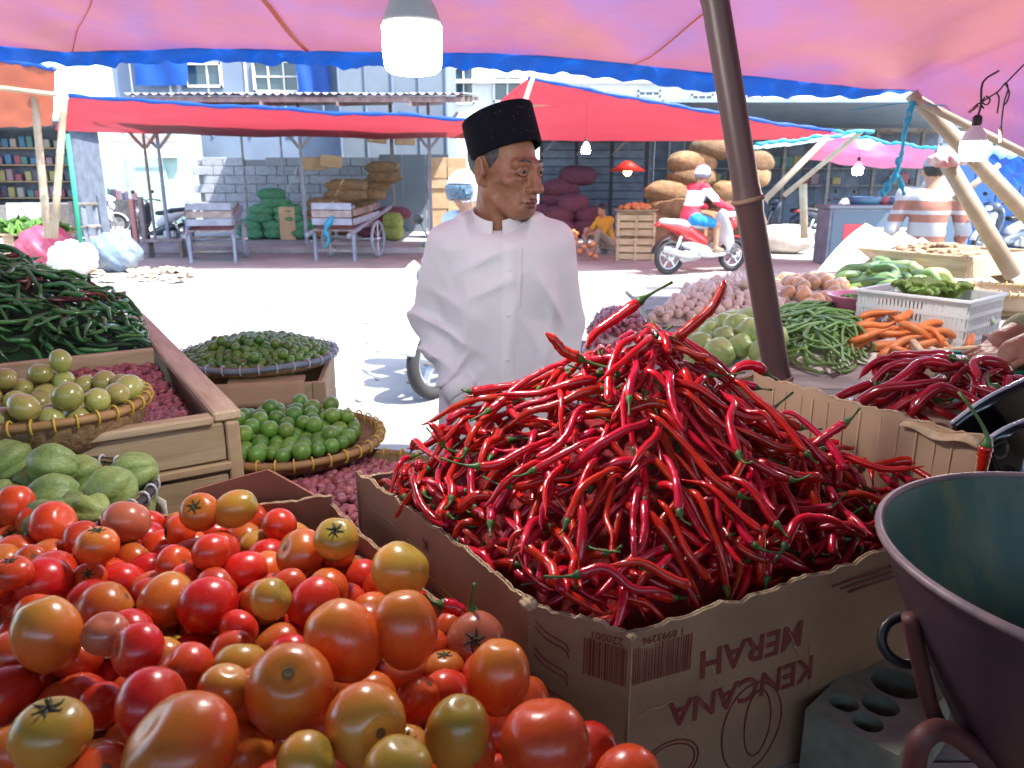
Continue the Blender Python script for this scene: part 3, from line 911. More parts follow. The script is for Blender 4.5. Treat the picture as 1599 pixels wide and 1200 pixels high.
t = thing('dark_stall_row', 'row of dark shaded stalls with slim posts beyond the motorbike', 'stall', ((sx0 + sx1) / 2, 23, .12))
w = sx1 - sx0
for k in range(20):
    mb = MB(); mb.box((-w / 2 + (k + .5) * w / 20, 1.6, 1.4), (w / 20 - .012, .05, 2.8)); mb.build('plank', m_shedblue, t)
for k in range(8):
    mb = MB(); mb.box((-w / 2 + k * w / 7, 0, 1.4), (.09, .09, 2.8)); mb.build('post', m_woodg, t)
for k in range(3):
    mb = MB(); mb.box((0, k * .7, 2.75), (w, .06, .10)); mb.build('beam', m_woodg, t)
mb = MB(); mb.box((0, -1.4, 2.98), (w + 1, 6.6, .08), (R(-2), 0, 0)); mb.build('roof', m_zinc, t)
for k in range(26):
    o = link('packet', gm[rnd.randrange(7)], None, Matrix.Translation((t.location.x - w / 2 + .8 + k * (w - 1.6) / 25, 24.2 + rnd.uniform(-.1, .1), 1.35 + rnd.choice((0, .5)))) @ Matrix.Diagonal((1.6, 1, rnd.uniform(.8, 1.6), 1)))
    put(o, 'coloured goods hung in the dark shaded stalls', 'packet', 'goods hung in the dark stalls')
for zz in (1.30, 1.80):
    mb = MB(); mb.box((0, 1.2, zz - .12 + .02), (w - .6, .3, .03)); mb.build('shelf', m_woodg, t)
# big brown sacks behind the motorbike
p = PY(1050, 330, 17.5); sacks('grain_sack', 'plump tan grain sack piled high behind the motorbike rider', 'tan grain sacks', 'sack', m_sack_br, (p.x, 17.8, .0), 2, 7, .06, L=1.0, W=.75, H=.40, ny=1)
p = PY(1140, 330, 17.8); sacks('grain_sack', 'tan grain sack in the pile beside the dark bamboo pole', 'tan grain sacks by the pole', 'sack', m_sack_br, (p.x, 18.0, .0), 2, 6, -.04, L=.9, W=.75, H=.40)
p = PY(895, 350, 19); sacks('onion_sack', 'dark purple net sack of onions beside the seated man in yellow', 'purple sacks by the seated man', 'sack', m_sack_pu, (p.x, 19.2, .12), 2, 3, .05, L=.75, W=.6, H=.36)
p = PY(860, 330, 19.5); sacks('onion_sack', 'purple net sack stacked against the plank shed', 'purple sacks against the shed', 'sack', m_sack_pu, (p.x - .2, 19.8, .12), 1, 5, .05, L=.9, W=.6, H=.38)
# crates with onions on a tray
t = thing('slatted_crate', 'pale slatted wooden crates stacked beside the motorbike wheel', 'crate', tuple(PZ(990, 405, 0)), R(-4))
for lev in (0, 1):
    for k in range(3):
        for sy in (-1, 1):
            mb = MB(); mb.box((0, sy * .22, .07 + k * .14 + lev * .45), (.72, .02, .11), bevel=.004); mb.build('slat', m_woodl, t)
        for sx in (-1, 1):
            mb = MB(); mb.box((sx * .36, 0, .07 + k * .14 + lev * .45), (.02, .42, .11), bevel=.004); mb.build('slat', m_woodl, t)
    for sx in (-1, 0, 1):
        mb = MB(); mb.box((sx * .34, -.24, .21 + lev * .45), (.05, .02, .42)); mb.build('batten', m_woodl, t)
mb = MB(); mb.box((0, 0, .885), (.7, .42, .02)); mb.build('lid', m_woodl, t)
m_far_on = mat('far_onion', (.55, .22, .08), .5, rnd=.2)
mb = MB(); mb.ell((0, 0, 0), (.06, .06, .055), 8); om = mesh('onion', mb.v, mb.f, m_far_on)
cp = PZ(990, 405, 0)
mb = MB(); mb.lathe([(0, 0), (.36, .0), (.42, .04), (.42, .055), (.36, .02), (0, .02)], 20); o = mb.build('woven_tray', m_bamboo, None, M=Matrix.Translation((cp.x, cp.y, .896)))
put(o, 'round tray of orange onions standing on the slatted crates', 'tray')
for k in range(28):
    a = rnd.uniform(0, 6.28); q = .3 * math.sqrt(rnd.random())
    o = link('onion', om, None, Matrix.Translation((cp.x + q * math.cos(a), cp.y + q * math.sin(a), .97 + (.3 - q) * .3)))
    put(o, 'small orange onion on the tray over the slatted crates', 'onion', 'onions on the far tray')
for k in range(34):
    p = PZ(875 + rnd.uniform(-2, 58), 388 + rnd.uniform(-12, 16), .05)
    o = link('onion', om, None, Matrix.Translation((p.x, p.y, .06 + max(0, .3 - abs(k - 17) * .02))))
    put(o, 'orange onion scattered on the street before the seated man', 'onion', 'onions on the street')
# banner stall
a, b = PY(1318, 376, 14), PY(1440, 322, 14)
t = thing('banner_counter', 'grey market counter with a FILTER 12 banner', 'counter', ((a.x + b.x) / 2, 14, 0))
w = (b.x - a.x) + 1.2
mb = MB(); mb.box((.3, .3, .5), (w, .6, 1.0), bevel=.01); mb.build('body', m_shedblue, t)
mb = MB(); mb.box((.3, .3, 1.03), (w + .1, .7, .06), bevel=.01); mb.build('counter_top', m_panelg, t)
m_ban = mat('banner_navy', (.07, .12, .17), .5)
mb = MB(); mb.box((.3, -.012, .55), (w - .1, .02, .8)); bn = mb.build('banner', m_ban, t)
mb = MB(); mb.box((-.52, -.026, .55), (.36, .008, .36)); mb.build('red_square', mat('banner_red', (.55, .05, .07), .5), bn)
def text(body, size, m, parent, M, name='lettering', extrude=.0006, bold=0.0, wrap=None):
    cu = bpy.data.curves.new(name, 'FONT'); cu.body = body; cu.size = size; cu.extrude = extrude; cu.offset = bold
    cu.align_x = 'CENTER'; cu.align_y = 'CENTER'; cu.resolution_u = 3
    ob = bpy.data.objects.new(name, cu); col.objects.link(ob)
    dg = bpy.context.evaluated_depsgraph_get()
    me = bpy.data.meshes.new_from_object(ob.evaluated_get(dg))
    bpy.data.objects.remove(ob); bpy.data.curves.remove(cu)
    me.materials.clear(); me.materials.append(m)
    if wrap is not None:
        for vt in me.vertices: vt.co = wrap(vt.co.x, vt.co.y, vt.co.z)
        return link(name, me, parent)
    return link(name, me, parent, M)
m_txtw = mat('white_lettering', (.75, .77, .8), .6)
text('FILTER 12', .29, m_txtw, bn, Matrix.Translation((.42, -.026, .55)) @ Matrix.Rotation(R(90), 4, 'X'), bold=.008)
for k, (px, mm, r_) in enumerate(((1378, goods[1], .16), (1350, goods[0], .3), (1400, goods[0], .25))):
    p = PY(px, 318, 14.3)
    mb = MB(); mb.lathe([(0, 0), (r_ * .8, 0), (r_, .14), (r_ * .96, .14), (r_ * .75, .02), (0, .02)], 16); o = mb.build('plastic_basin', mm, None, smooth=True, M=Matrix.Translation((p.x, 14.3, 1.061)))
    put(o, ('red plastic basin on the banner counter', 'blue plastic basin on the banner counter by the red one', 'small blue basin at the middle of the banner counter')[k], 'basin')
# blue hoarding further along
a, b = PY(1470, 385, 16), PY(1700, 300, 16)
t = thing('blue_hoarding', 'saturated blue sheet hoarding behind the bamboo props', 'hoarding', ((a.x + b.x) / 2, 16, 0))
for k in range(6):
    w = (b.x - a.x) / 6
    mb = MB(); mb.box((-(b.x - a.x) / 2 + (k + .5) * w, 0, .95), (w - .015, .04, 1.9), bevel=.006); mb.build('panel', mat('hoarding_blue', (.02, .10, .32), .6, (.015, .07, .22), 2) if k == 0 else bpy.data.materials['hoarding_blue'], t)
# bucket and white sack in the road edge
p = PZ(1264, 382, 0)
t = thing('blue_bucket', 'blue plastic bucket with white band on the street', 'bucket', tuple(p))
mb = MB(); mb.lathe([(0, 0), (.22, 0), (.30, .36), (.33, .37), (.33, .40), (.28, .40), (.20, .03), (0, .03)], 20); mb.build('pail', goods[0], t, smooth=True)
mb = MB(); mb.lathe([(.275, .2), (.285, .2), (.292, .26), (.282, .26)], 20); mb.build('band', m_white, t, smooth=True)
o = link('rice_sack', sackmesh(m_sack_wh, 2, 1.2, .6, .6), None, Matrix.Translation(PZ(1222, 396, 0)) @ Matrix.Rotation(-.3, 4, 'Z')); put(o, 'slumped white sack on the street behind the dark bamboo pole', 'sack')
# rubbish bags and litter near the kerb
def bag(name, label, m, p, s, seed, cat='bag'):
    def fn(P):
        d = elld(P, (0, 0, .42), (.62, .5, .48))
        d = d + .045 * sn(P[..., 0] * 9, P[..., 1] * 9, P[..., 2] * 9, seed) + .025 * sn(P[..., 0] * 22, P[..., 1] * 20, P[..., 2] * 24, seed + 2)
        return np.maximum(d, -P[..., 2])
    v, f = nets(fn, (-.8, -.7, -.05), (.8, .7, 1.05), .05)
    put(link(name, mesh(name, v * s, f, m), None, Matrix.Translation(p)), label, cat)
m_bagb = mat('blue_grey_film', (.13, .19, .28), .3, (.20, .27, .36), 6, bump=.6, bscale=7, bdist=.05)
m_bagw = mat('white_film', (.48, .48, .47), .5, bump=.4, bscale=6, bdist=.05)
m_bagp = mat('pink_film', (.36, .045, .09), .4, (.42, .08, .14), 6, bump=.5, bscale=7, bdist=.05)
bag('plastic_bag', 'crumpled blue-grey plastic bag on the street', m_bagb, PZ(182, 424, 0), .72, 1)
bag('plastic_bag', 'white plastic sack between the pink and blue-grey bags', m_bagw, PZ(118, 430, 0), .62, 2)
bag('plastic_bag', 'pink plastic bag beside the white sack', m_bagp, PZ(78, 418, 0), .8, 3)
m_lit = mat('litter_paper', (.62, .54, .42), .8, (.5, .38, .24), 3)
for k in range(34):
    p = PZ(rnd.uniform(140, 300), rnd.uniform(422, 442), 0)
    s = rnd.uniform(.06, .16)
    v, f = sheet(lambda u, q: ((u - .5) * s * 2, (q - .5) * s * 1.6, .02 + s * .5 * abs(float(sn(u * 5, q * 6, 0, k)))), 5, 4)
    mb = MB(); mb.raw(v, f); o = mb.build('paper_scrap', m_lit, None, smooth=True, M=Matrix.Translation(p) @ Matrix.Rotation(rnd.uniform(0, 6), 4, 'Z'))
    put(o, 'crumpled pale paper scrap littering the street by the plastic bags', 'litter', 'paper scraps by the bags')
for k in range(26):
    p = PZ(rnd.uniform(330, 660), rnd.uniform(430, 660), 0)
    s = rnd.uniform(.015, .05)
    mb = MB(); mb.box((0, 0, .008), (s * 2, s, .012), (0, 0, rnd.uniform(0, 3)), .003)
    put(mb.build('street_scrap', m_woodg, None, M=Matrix.Translation(p)), 'tiny dark scrap lying on the pale street', 'litter', 'scraps on the street')
# produce bench with green leaves, far edge of the street
t = thing('leaf_bench', 'pale slatted bench of green leaves beside the pink bag', 'bench', tuple(PZ(24, 415, 0)), 0)
for k in range(6):
    mb = MB(); mb.box((-.75 + k * .3, -.3, .3), (.2, .03, .5), bevel=.006); mb.build('slat', m_woodl, t)
mb = MB(); mb.box((0, 0, .57), (2.0, .7, .04)); mb.build('top', m_woodl, t)
for sx in (-1, 1):
    mb = MB(); mb.box((sx * .9, .25, .275), (.07, .07, .55)); mb.build('leg', m_woodl, t)
rs = np.random.default_rng(3); v, f = [], []
for k in range(500):
    c = np.array([rs.uniform(-.9, .9), rs.uniform(-.3, .3), .6 + rs.uniform(0, .14)]); e = rs.normal(0, .07, (2, 3))
    n = len(v); v += [c - e[0], c + e[1], c + e[0], c - e[1]]; f.append((n, n + 1, n + 2, n + 3))
o = link('leafy_greens', mesh('leafy_greens', v, f, mat('leaf_green', (.10, .24, .04), .6, (.06, .15, .03), 8)), None, Matrix.Translation(PZ(24, 415, 0))); put(o, 'loose green leaves heaped on the slatted bench', kind='stuff')
# ------------------------------------------------------------------ motorbikes
def sdf_part(name, fn, lo, hi, h, m, parent, it=1):
    v, f = nets(fn, lo, hi, h)
    if it: v = smooth_mesh(v, f, it)
    return link(name, mesh(name, v, f, m), parent)

def scooter(label, M, mc, ms, mseat, group=None):
    t = thing('motorbike', label, 'motorbike', group=group); t.matrix_basis = M
    for sx in (-1, 1):
        x = sx * .64
        mb = MB(); mb.tube([(x + .235 * math.cos(a), 0, .28 + .235 * math.sin(a)) for a in np.linspace(0, 2 * math.pi, 33)[:-1]], .045, 10, closed=True)
        wh = mb.build('wheel', m_tyre, t, smooth=True)
        mb = MB(); mb.tube([(x + .185 * math.cos(a), 0, .28 + .185 * math.sin(a)) for a in np.linspace(0, 2 * math.pi, 33)[:-1]], .018, 8, closed=True)
        for k in range(5):
            a = k * 2 * math.pi / 5 + .3
            mb.bar((x, 0, .28), (x + .18 * math.cos(a), 0, .28 + .18 * math.sin(a)), .04, .03)
        mb.lathe([(0, -.06), (.06, -.06), (.06, .06), (0, .06)], 14, (x, 0, .28), rot=(R(90), 0, 0))
        mb.build('rim', m_steel, wh)
    Y = lambda P, k: P * np.array([1, k, 1])
    def rear(P):
        Q = Y(P, .95)
        d = smin(caps(Q, (-.86, 0, .84), (-.35, 0, .70), .045, .125), caps(Q, (-.35, 0, .70), (-.02, 0, .52), .125, .11), .06)
        return smax(d, P[..., 2] - (.80 - .06 * P[..., 0]), .02)
    sdf_part('rear_fairing', rear, (-1, -.2, .35), (.15, .2, .95), .02, mc, t)
    def side(P):
        return smin(elld(P, (-.1, 0, .40), (.36, .15, .10), (0, .25, 0)), elld(P, (.18, 0, .30), (.30, .17, .05)), .05)
    sdf_part('under_panel', side, (-.6, -.25, .1), (.6, .25, .65), .02, ms, t)
    def shield(P):
        d = elld(P, (.43, 0, .66), (.07, .20, .36), (0, -.28, 0))
        d = smin(d, elld(P, (.50, 0, .98), (.14, .15, .10), (0, .3, 0)), .05)
        return d
    sdf_part('leg_shield', shield, (.1, -.3, .2), (.75, .3, 1.2), .02, ms, t)
    sdf_part('nose_panel', lambda P: elld(P, (.55, 0, .80), (.07, .14, .13), (0, -.3, 0)), (.4, -.2, .6), (.7, .2, 1.0), .02, mc, t)
    def seat(P):
        return smin(smin(caps(P * np.array([1, .8, 1.5]), (-.78, 0, 1.28), (-.40, 0, 1.22), .08, .10), caps(P * np.array([1, .8, 1.5]), (-.4, 0, 1.18), (.02, 0, 1.14), .10, .08), .06), 9 + 0 * P[..., 0], .01)
    sdf_part('seat', seat, (-1, -.25, .6), (.2, .25, 1.0), .02, mseat, t)
    def fender(P):
        a = P - np.array([.64, 0, .28]); rr = np.sqrt(a[..., 0] ** 2 + a[..., 2] ** 2)
        d = np.maximum(np.maximum(np.abs(rr - .305) - .012, np.abs(a[..., 1]) - .065), -(a[..., 2] + .25 * a[..., 0] - .15))
        return d
    sdf_part('front_fender', fender, (.25, -.12, .1), (1.05, .12, .65), .014, mc, t)
    def rfender(P):
        a = P - np.array([-.64, 0, .28]); rr = np.sqrt(a[..., 0] ** 2 + a[..., 2] ** 2)
        return np.maximum(np.maximum(np.abs(rr - .32) - .012, np.abs(a[..., 1]) - .07), np.maximum(a[..., 0] + .02, -(a[..., 2] - .06)))
    sdf_part('rear_fender', rfender, (-1.05, -.12, .1), (-.4, .12, .7), .014, m_black, t)
    for s in (-1, 1):
        mb = MB(); mb.tube([(.64, s * .075, .28), (.50, s * .07, .75)], [.022, .026], 8); mb.build('fork', m_steel, t, smooth=True)
    mb = MB(); mb.tube(catmull([(.30, -.34, 1.03), (.38, -.2, 1.06), (.43, 0, 1.03), (.38, .2, 1.06), (.30, .34, 1.03)], 15), .014, 8); hb = mb.build('handlebar', m_black, t, smooth=True)
    for s in (-1, 1):
        mb = MB(); mb.tube([(.33, s * .27, 1.045), (.29, s * .38, 1.025)], .02, 8); mb.build('grip', m_black, hb, smooth=True)
        mb = MB(); mb.tube([(.38, s * .2, 1.06), (.42, s * .26, 1.2)], .006, 6); mb.ell((.42, s * .29, 1.23), (.015, .06, .04), 10); mb.build('mirror', m_black, hb, smooth=True)
    mb = MB(); mb.ell((.635, 0, .96), (.03, .09, .05), 12); mb.build('headlight', mat('lamp_glass', (.7, .72, .75), .1), t, smooth=True)
    mb = MB(); mb.ell((-.90, 0, .80), (.035, .07, .03), 10); mb.build('tail_light', mat('tail_red', (.5, .02, .02), .2), t, smooth=True)
    mb = MB(); mb.tube([(-.15, -.15, .27), (-.4, -.17, .30), (-.88, -.18, .44)], [.025, .05, .055], 12); mb.build('exhaust', m_steel, t, smooth=True)
    mb = MB(); mb.box((-.30, 0, .30), (.36, .24, .18), (0, -.1, 0), .04); mb.lathe([(0, -.16), (.08, -.16), (.09, -.13), (.09, .13), (0, .14)], 14, (-.28, 0, .31), rot=(R(90), 0, 0)); mb.build('engine', m_steel, t)
    mb = MB(); mb.tube([(-.64, .11, .30), (-.52, .13, .62)], .03, 8); mb.tube([(-.64, -.11, .30), (-.52, -.13, .62)], .03, 8); mb.build('shock_absorber', m_steel, t, smooth=True)
    return t

def person(name, label, M, J, shirt, shirt_mi=None, legs=None, leg_len=1.0, sleeve=1.0, h=.018, skin=None, hair=None, helmet=None, cap=None, infl=.016, bulk=1.0, mitt=True):
    """one continuous body from joints J, garments over it as children"""
    skin = skin or m_skin_far
    b = bulk
    def torso(P, e=0):
        d = caps(P, J['pelvis'], J['chest'], .125 * b + e, .135 * b + e)
        d = smin(d, caps(P, J['shl'], J['shr'], .065 * b + e), .08)
        return smin(d, caps(P, J['hipl'], J['hipr'], .095 * b + e), .06)
    def arm(P, s, e=0, t=1.0):
        a, c, w = [np.array(J[k + s]) for k in ('sh', 'el', 'ha')]
        d = caps(P, a, c, .055 * b + e, .042 * b + e)
        if t > .5: d = smin(d, caps(P, c, c + (w - c) * (t * 2 - 1), .042 * b + e, .032 * b + e), .02)
        return d
    def leg(P, s, e=0, t=1.0):
        a, c, w = [np.array(J[k + s]) for k in ('hip', 'kn', 'an')]
        d = caps(P, a, a + (c - a) * min(1, t * 2), .088 * b + e, .06 * b + e)
        if t > .5: d = smin(d, caps(P, c, c + (w - c) * (t * 2 - 1), .058 * b + e, .038 * b + e), .03)
        return d
    hd = np.array(J['head'], float); fw = np.array(J.get('face', (0, -1, 0)), float); fw /= np.linalg.norm(fw)
    sd = np.cross(fw, [0, 0, 1.]); sd /= np.linalg.norm(sd)
    def body(P):
        d = torso(P)
        for s in 'lr':
            d = smin(d, arm(P, s), .03); d = smin(d, leg(P, s), .04)
            ha = np.array(J['ha' + s]); el = np.array(J['el' + s]); hdv = (ha - el) / np.linalg.norm(ha - el)
            if mitt:
                d = smin(d, caps(P, ha, ha + hdv * .09, .036, .02), .02)
                d = smin(d, caps(P, ha + sd * (.02), ha + hdv * .06 + sd * .04, .016), .012)
            an = np.array(J['an' + s]); to = np.array(J['to' + s])
            d = smin(d, caps(P, an, to, .042, .034), .02)
        d = smin(d, caps(P, J['neck'], hd - np.array([0, 0, .06]), .052), .03)
        d = smin(d, elld(P, hd + np.array([0, 0, .02]), (.078, .088, .098)), .02)
        d = smin(d, elld(P, hd + fw * .035 - np.array([0, 0, .05]), (.052, .055, .066)), .03)
        d = smin(d, caps(P, hd + fw * .088, hd + fw * .112 - np.array([0, 0, .035]), .010, .014), .012)
        for q in (-1, 1):
            d = smin(d, elld(P, hd + sd * .078 * q - np.array([0, 0, .015]), (.02, .02, .034)), .01)
        return d
    pts = np.array([v for k, v in J.items() if k != 'face'], float)
    lo, hi = pts.min(0) - .22, pts.max(0) + .22
    v, f = nets(body, lo, hi, h)
    v = smooth_mesh(v, f, 1)
    o = link(name, mesh(name, v, f, skin), None, M); put(o, label, 'person')
    fold = lambda P: .008 * sn(P[..., 0] * 26, P[..., 1] * 22, P[..., 2] * 30, 2)
    def sh(P):
        d = torso(P, infl)
        for s in 'lr': d = smin(d, arm(P, s, infl, sleeve), .03)
        d = smax(d, -(caps(P, J['neck'], hd, .06)), .01)
        return d + fold(P)
    v, f = nets(sh, lo, hi, h); v = smooth_mesh(v, f, 1)
    mi = None
    if shirt_mi is not None: mi = [shirt_mi(c) for c in v[f].mean(1)]
    link('shirt', mesh('shirt', v, f, shirt, True, mi), o)
    if legs is not None:
        def tr(P):
            d = caps(P, J['hipl'], J['hipr'], .098 * b + infl)
            for s in 'lr': d = smin(d, leg(P, s, infl * .9, leg_len), .04)
            return d + fold(P)
        v, f = nets(tr, lo, hi, h); v = smooth_mesh(v, f, 1)
        link('trousers', mesh('trousers', v, f, legs), o)
    if hair is not None:
        def hf(P):
            d = elld(P, hd + np.array([0, 0, .028]), (.086, .096, .100))
            q = P - hd
            return np.maximum(d, np.minimum((q @ fw) * .9 - q[..., 2] * .8 + .02 - .05, 9)) + .003 * sn(P[..., 0] * 90, P[..., 1] * 90, P[..., 2] * 90)
        v, f = nets(hf, hd - .13, hd + .15, .012); link('hair', mesh('hair', v, f, hair), o)
    if helmet is not None:
        def hm(P):
            d = elld(P, hd + np.array([0, 0, .025]), (.128, .14, .138))
            d = np.maximum(d, -elld(P, hd + np.array([0, 0, .0]), (.105, .115, .118)))
            q = P - hd
            d = np.maximum(d, -(q[..., 2] + .10))
            return smax(d, -np.maximum(-(q @ fw) + .055, np.abs(q[..., 2] - .0) - .055), .01)
        v, f = nets(hm, hd - .2, hd + .2, .0125); v = smooth_mesh(v, f, 1)
        hmi = [1 if c_[2] < hd[2] + .01 else 0 for c_ in v[f].mean(1)]
        he = link('helmet', mesh('helmet', v, f, [helmet[0], helmet[2] if len(helmet) > 2 else helmet[0]], True, hmi), o)
        def vz(P):
            d = np.abs(elld(P, hd + np.array([0, 0, .02]), (.126, .138, .136))) - .006
            q = P - hd
            return np.maximum(d, np.maximum(-(q @ fw) + .06, np.abs(q[..., 2]) - .056))
        v, f = nets(vz, hd - .2, hd + .2, .0125); link('visor', mesh('visor', v, f, helmet[1]), he)
    if cap is not None:
        def cf(P):
            q = P - hd
            d = np.maximum(elld(P, hd + np.array([0, 0, .035]), (.092, .102, .10)), -(q[..., 2] - .03))
            return smin(d, np.maximum(elld(P, hd + fw * .10 + np.array([0, 0, .04]), (.075, .075, .012)), -(q @ fw) + .04), .01)
        v, f = nets(cf, hd - .2, hd + .2, .0125); link('cap', mesh('cap', v, f, cap), o)
    return o

m_hairb = mat('black_hair', (.012, .011, .010), .6)
m_red_p = mat('red_paint', (.55, .02, .025), .2, coat=.6)
m_wht_p = mat('silver_white_paint', (.62, .65, .68), .25, coat=.5)
m_blk_p = mat('dark_blue_paint', (.05, .07, .10), .25, coat=.5)
m_helm = mat('white_helmet', (.72, .74, .76), .2, coat=.5)
m_vis = mat('visor', (.08, .14, .2), .1)
m_jr = mat('jersey_red', (.55, .03, .06), .8); m_jw = mat('jersey_white', (.75, .74, .73), .8)
m_sb = mat('blue_shorts', (.01, .20, .50), .8)
# moving motorbike and its rider, on the street
rp, fp = PZ(1037, 429, 0), PZ(1148, 424, 0)
d = (fp - rp); ang = math.atan2(d.y, d.x)
mid = (rp + fp) / 2
ang = R(24)
Mb = Matrix.Translation((mid.x, mid.y, 0)) @ Matrix.Rotation(ang, 4, 'Z')
scooter('red and white motorbike ridden along the market street', Mb, m_red_p, m_wht_p, mat('pale_seat', (.40, .44, .48), .5))
JR = dict(pelvis=(-.28, 0, .95), chest=(-.17, 0, 1.28), neck=(-.13, 0, 1.42), head=(-.08, 0, 1.58), face=(1, 0, -.05),
          shl=(-.14, .18, 1.36), shr=(-.14, -.18, 1.36), ell=(.06, .30, 1.13), elr=(.06, -.30, 1.13), hal=(.28, .33, 1.05), har=(.28, -.33, 1.05),
          hipl=(-.27, .09, .90), hipr=(-.27, -.09, .90), knl=(.14, .16, .80), knr=(.14, -.16, .80), anl=(.16, .15, .40), anr=(.16, -.15, .40), tol=(.30, .15, .37), tor=(.30, -.15, .37))
person('person', 'rider in red and white jersey, blue shorts and white helmet', Mb, JR, [m_jr, m_jw], lambda c: 1 if (1.10 < c[2] < 1.33 and abs(c[1]) < .27) or (abs(c[1]) >= .2 and c[0] < .02 and 1.16 < c[2] < 1.36) else 0,
       m_sb, .42, 1.0, helmet=(m_helm, m_vis, mat('helmet_grey', (.16, .20, .25), .25, coat=.5)), h=.017)
# second motorbike, largely hidden by the man
fw2 = PZ(657, 628, 0) + Vector((.09, .1, 0)); dr = Vector((-.50, -.80, 0)).normalized()
a2 = math.atan2(dr.y, dr.x)
M2 = Matrix.Translation(fw2 - dr * .64) @ Matrix.Rotation(a2, 4, 'Z')
scooter('pale motorbike halted on the street behind the man', M2, m_wht_p, m_wht_p, m_black)
JR2 = dict(JR, chest=(-.20, 0, 1.12), neck=(-.17, 0, 1.26), head=(-.13, 0, 1.41), shl=(-.19, .15, 1.19), shr=(-.19, -.15, 1.19), ell=(-.24, .20, .97), elr=(-.24, -.20, .97), hal=(-.02, .12, .92), har=(-.02, -.12, .92), pelvis=(-.28, 0, .90))
person('person', 'rider in white helmet and pale blue jacket behind the man', Matrix.Translation((-.22, 0, 0)) @ M2, JR2, mat('pale_blue_jacket', (.45, .55, .70), .7), None, mat('grey_trousers', (.2, .2, .22), .8), .95, 1.0, helmet=(m_helm, m_vis), h=.02)
# parked motorbikes
scooter('dark motorbike parked beneath the slanting timber struts', Matrix.Translation(PZ(1235, 378, 0)) @ Matrix.Rotation(R(150), 4, 'Z'), m_blk_p, m_blk_p, m_black)
scooter('dark motorbike parked in front of the banner counter', Matrix.Translation(PZ(1288, 384, 0)) @ Matrix.Rotation(R(20), 4, 'Z'), m_blk_p, m_wht_p, m_black)
scooter('silver motorbike parked at the foot of the bamboo prop', Matrix.Translation(PZ(1568, 402, 0)) @ Matrix.Rotation(R(200), 4, 'Z'), m_wht_p, m_blk_p, m_black)
scooter('grey motorbike parked by the shelter posts', Matrix.Translation(PZ(250, 388, 0) + Vector((-.1, .4, 0))) @ Matrix.Rotation(R(160), 4, 'Z'), m_wht_p, m_blk_p, m_black)
scooter('pale motorbike parked in front of the pale green shop', Matrix.Translation(PZ(148, 366, 0)) @ Matrix.Rotation(R(10), 4, 'Z'), m_wht_p, m_wht_p, m_black)

# seated man in yellow, sorting onions
Ms = Matrix.Translation(PZ(944, 398, 0)) @ Matrix.Rotation(R(-58), 4, 'Z')
JS = dict(pelvis=(0, .1, .28), chest=(0, -.02, .62), neck=(0, -.05, .76), head=(0, -.10, .91), face=(.1, -1, -.35),
          shl=(.17, -.02, .70), shr=(-.17, -.02, .70), ell=(.22, -.22, .47), elr=(-.22, -.22, .47), hal=(.10, -.42, .44), har=(-.08, -.42, .44),
          hipl=(.09, .06, .24), hipr=(-.09, .06, .24), knl=(.19, -.32, .48), knr=(-.19, -.32, .48), anl=(.15, -.42, .09), anr=(-.15, -.42, .09), tol=(.16, -.56, .05), tor=(-.16, -.56, .05))
person('person', 'man in yellow shirt seated low, sorting onions', Ms, JS, mat('yellow_shirt', (.60, .34, .04), .8), None, mat('beige_trousers', (.35, .28, .22), .8), .8, .5, hair=m_hairb, h=.02)
t = thing('low_stool', 'low wooden stool under the man in yellow', 'stool', tuple(PZ(944, 398, 0)), R(-58))
mb = MB(); mb.box((0, .1, .135), (.34, .28, .04), bevel=.008); mb.build('seat', m_woodg, t)
for sx in (-1, 1):
    mb = MB(); mb.box((sx * .13, .1, .058), (.04, .22, .115)); mb.build('leg', m_woodg, t)

# man with striped shirt, seen from behind
ps = PY(1452, 320, 6.6)
Mst = Matrix.Translation((ps.x, 6.6, 0)) @ Matrix.Rotation(R(160), 4, 'Z')
JT = dict(pelvis=(0, 0, .92), chest=(0, .02, 1.24), neck=(0, .0, 1.42), head=(0, -.02, 1.57), face=(0, -1, -.1),
          shl=(.19, 0, 1.36), shr=(-.19, 0, 1.36), ell=(.27, .02, 1.08), elr=(-.27, .02, 1.08), hal=(.27, -.06, .84), har=(-.25, -.08, .84),
          hipl=(.09, 0, .88), hipr=(-.09, 0, .88), knl=(.11, -.02, .48), knr=(-.11, -.02, .48), anl=(.11, .02, .09), anr=(-.11, .02, .09), tol=(.13, -.12, .04), tor=(-.13, -.12, .04))
m_so = mat('peach_stripe', (.27, .11, .075), .8); m_sw = mat('white_stripe', (.36, .34, .35), .8)
person('person', 'person in peach and white broad striped shirt and pale cap', Mst, JT, [m_so, m_sw], lambda c: 1 if (1.05 < c[2] < 1.16 or 1.22 < c[2] < 1.25 or c[2] > 1.33) else 0, mat('dark_trousers', (.06, .06, .08), .8), .97, .62, hair=m_hairb, cap=mat('pale_cap', (.25, .27, .30), .8), h=.016)

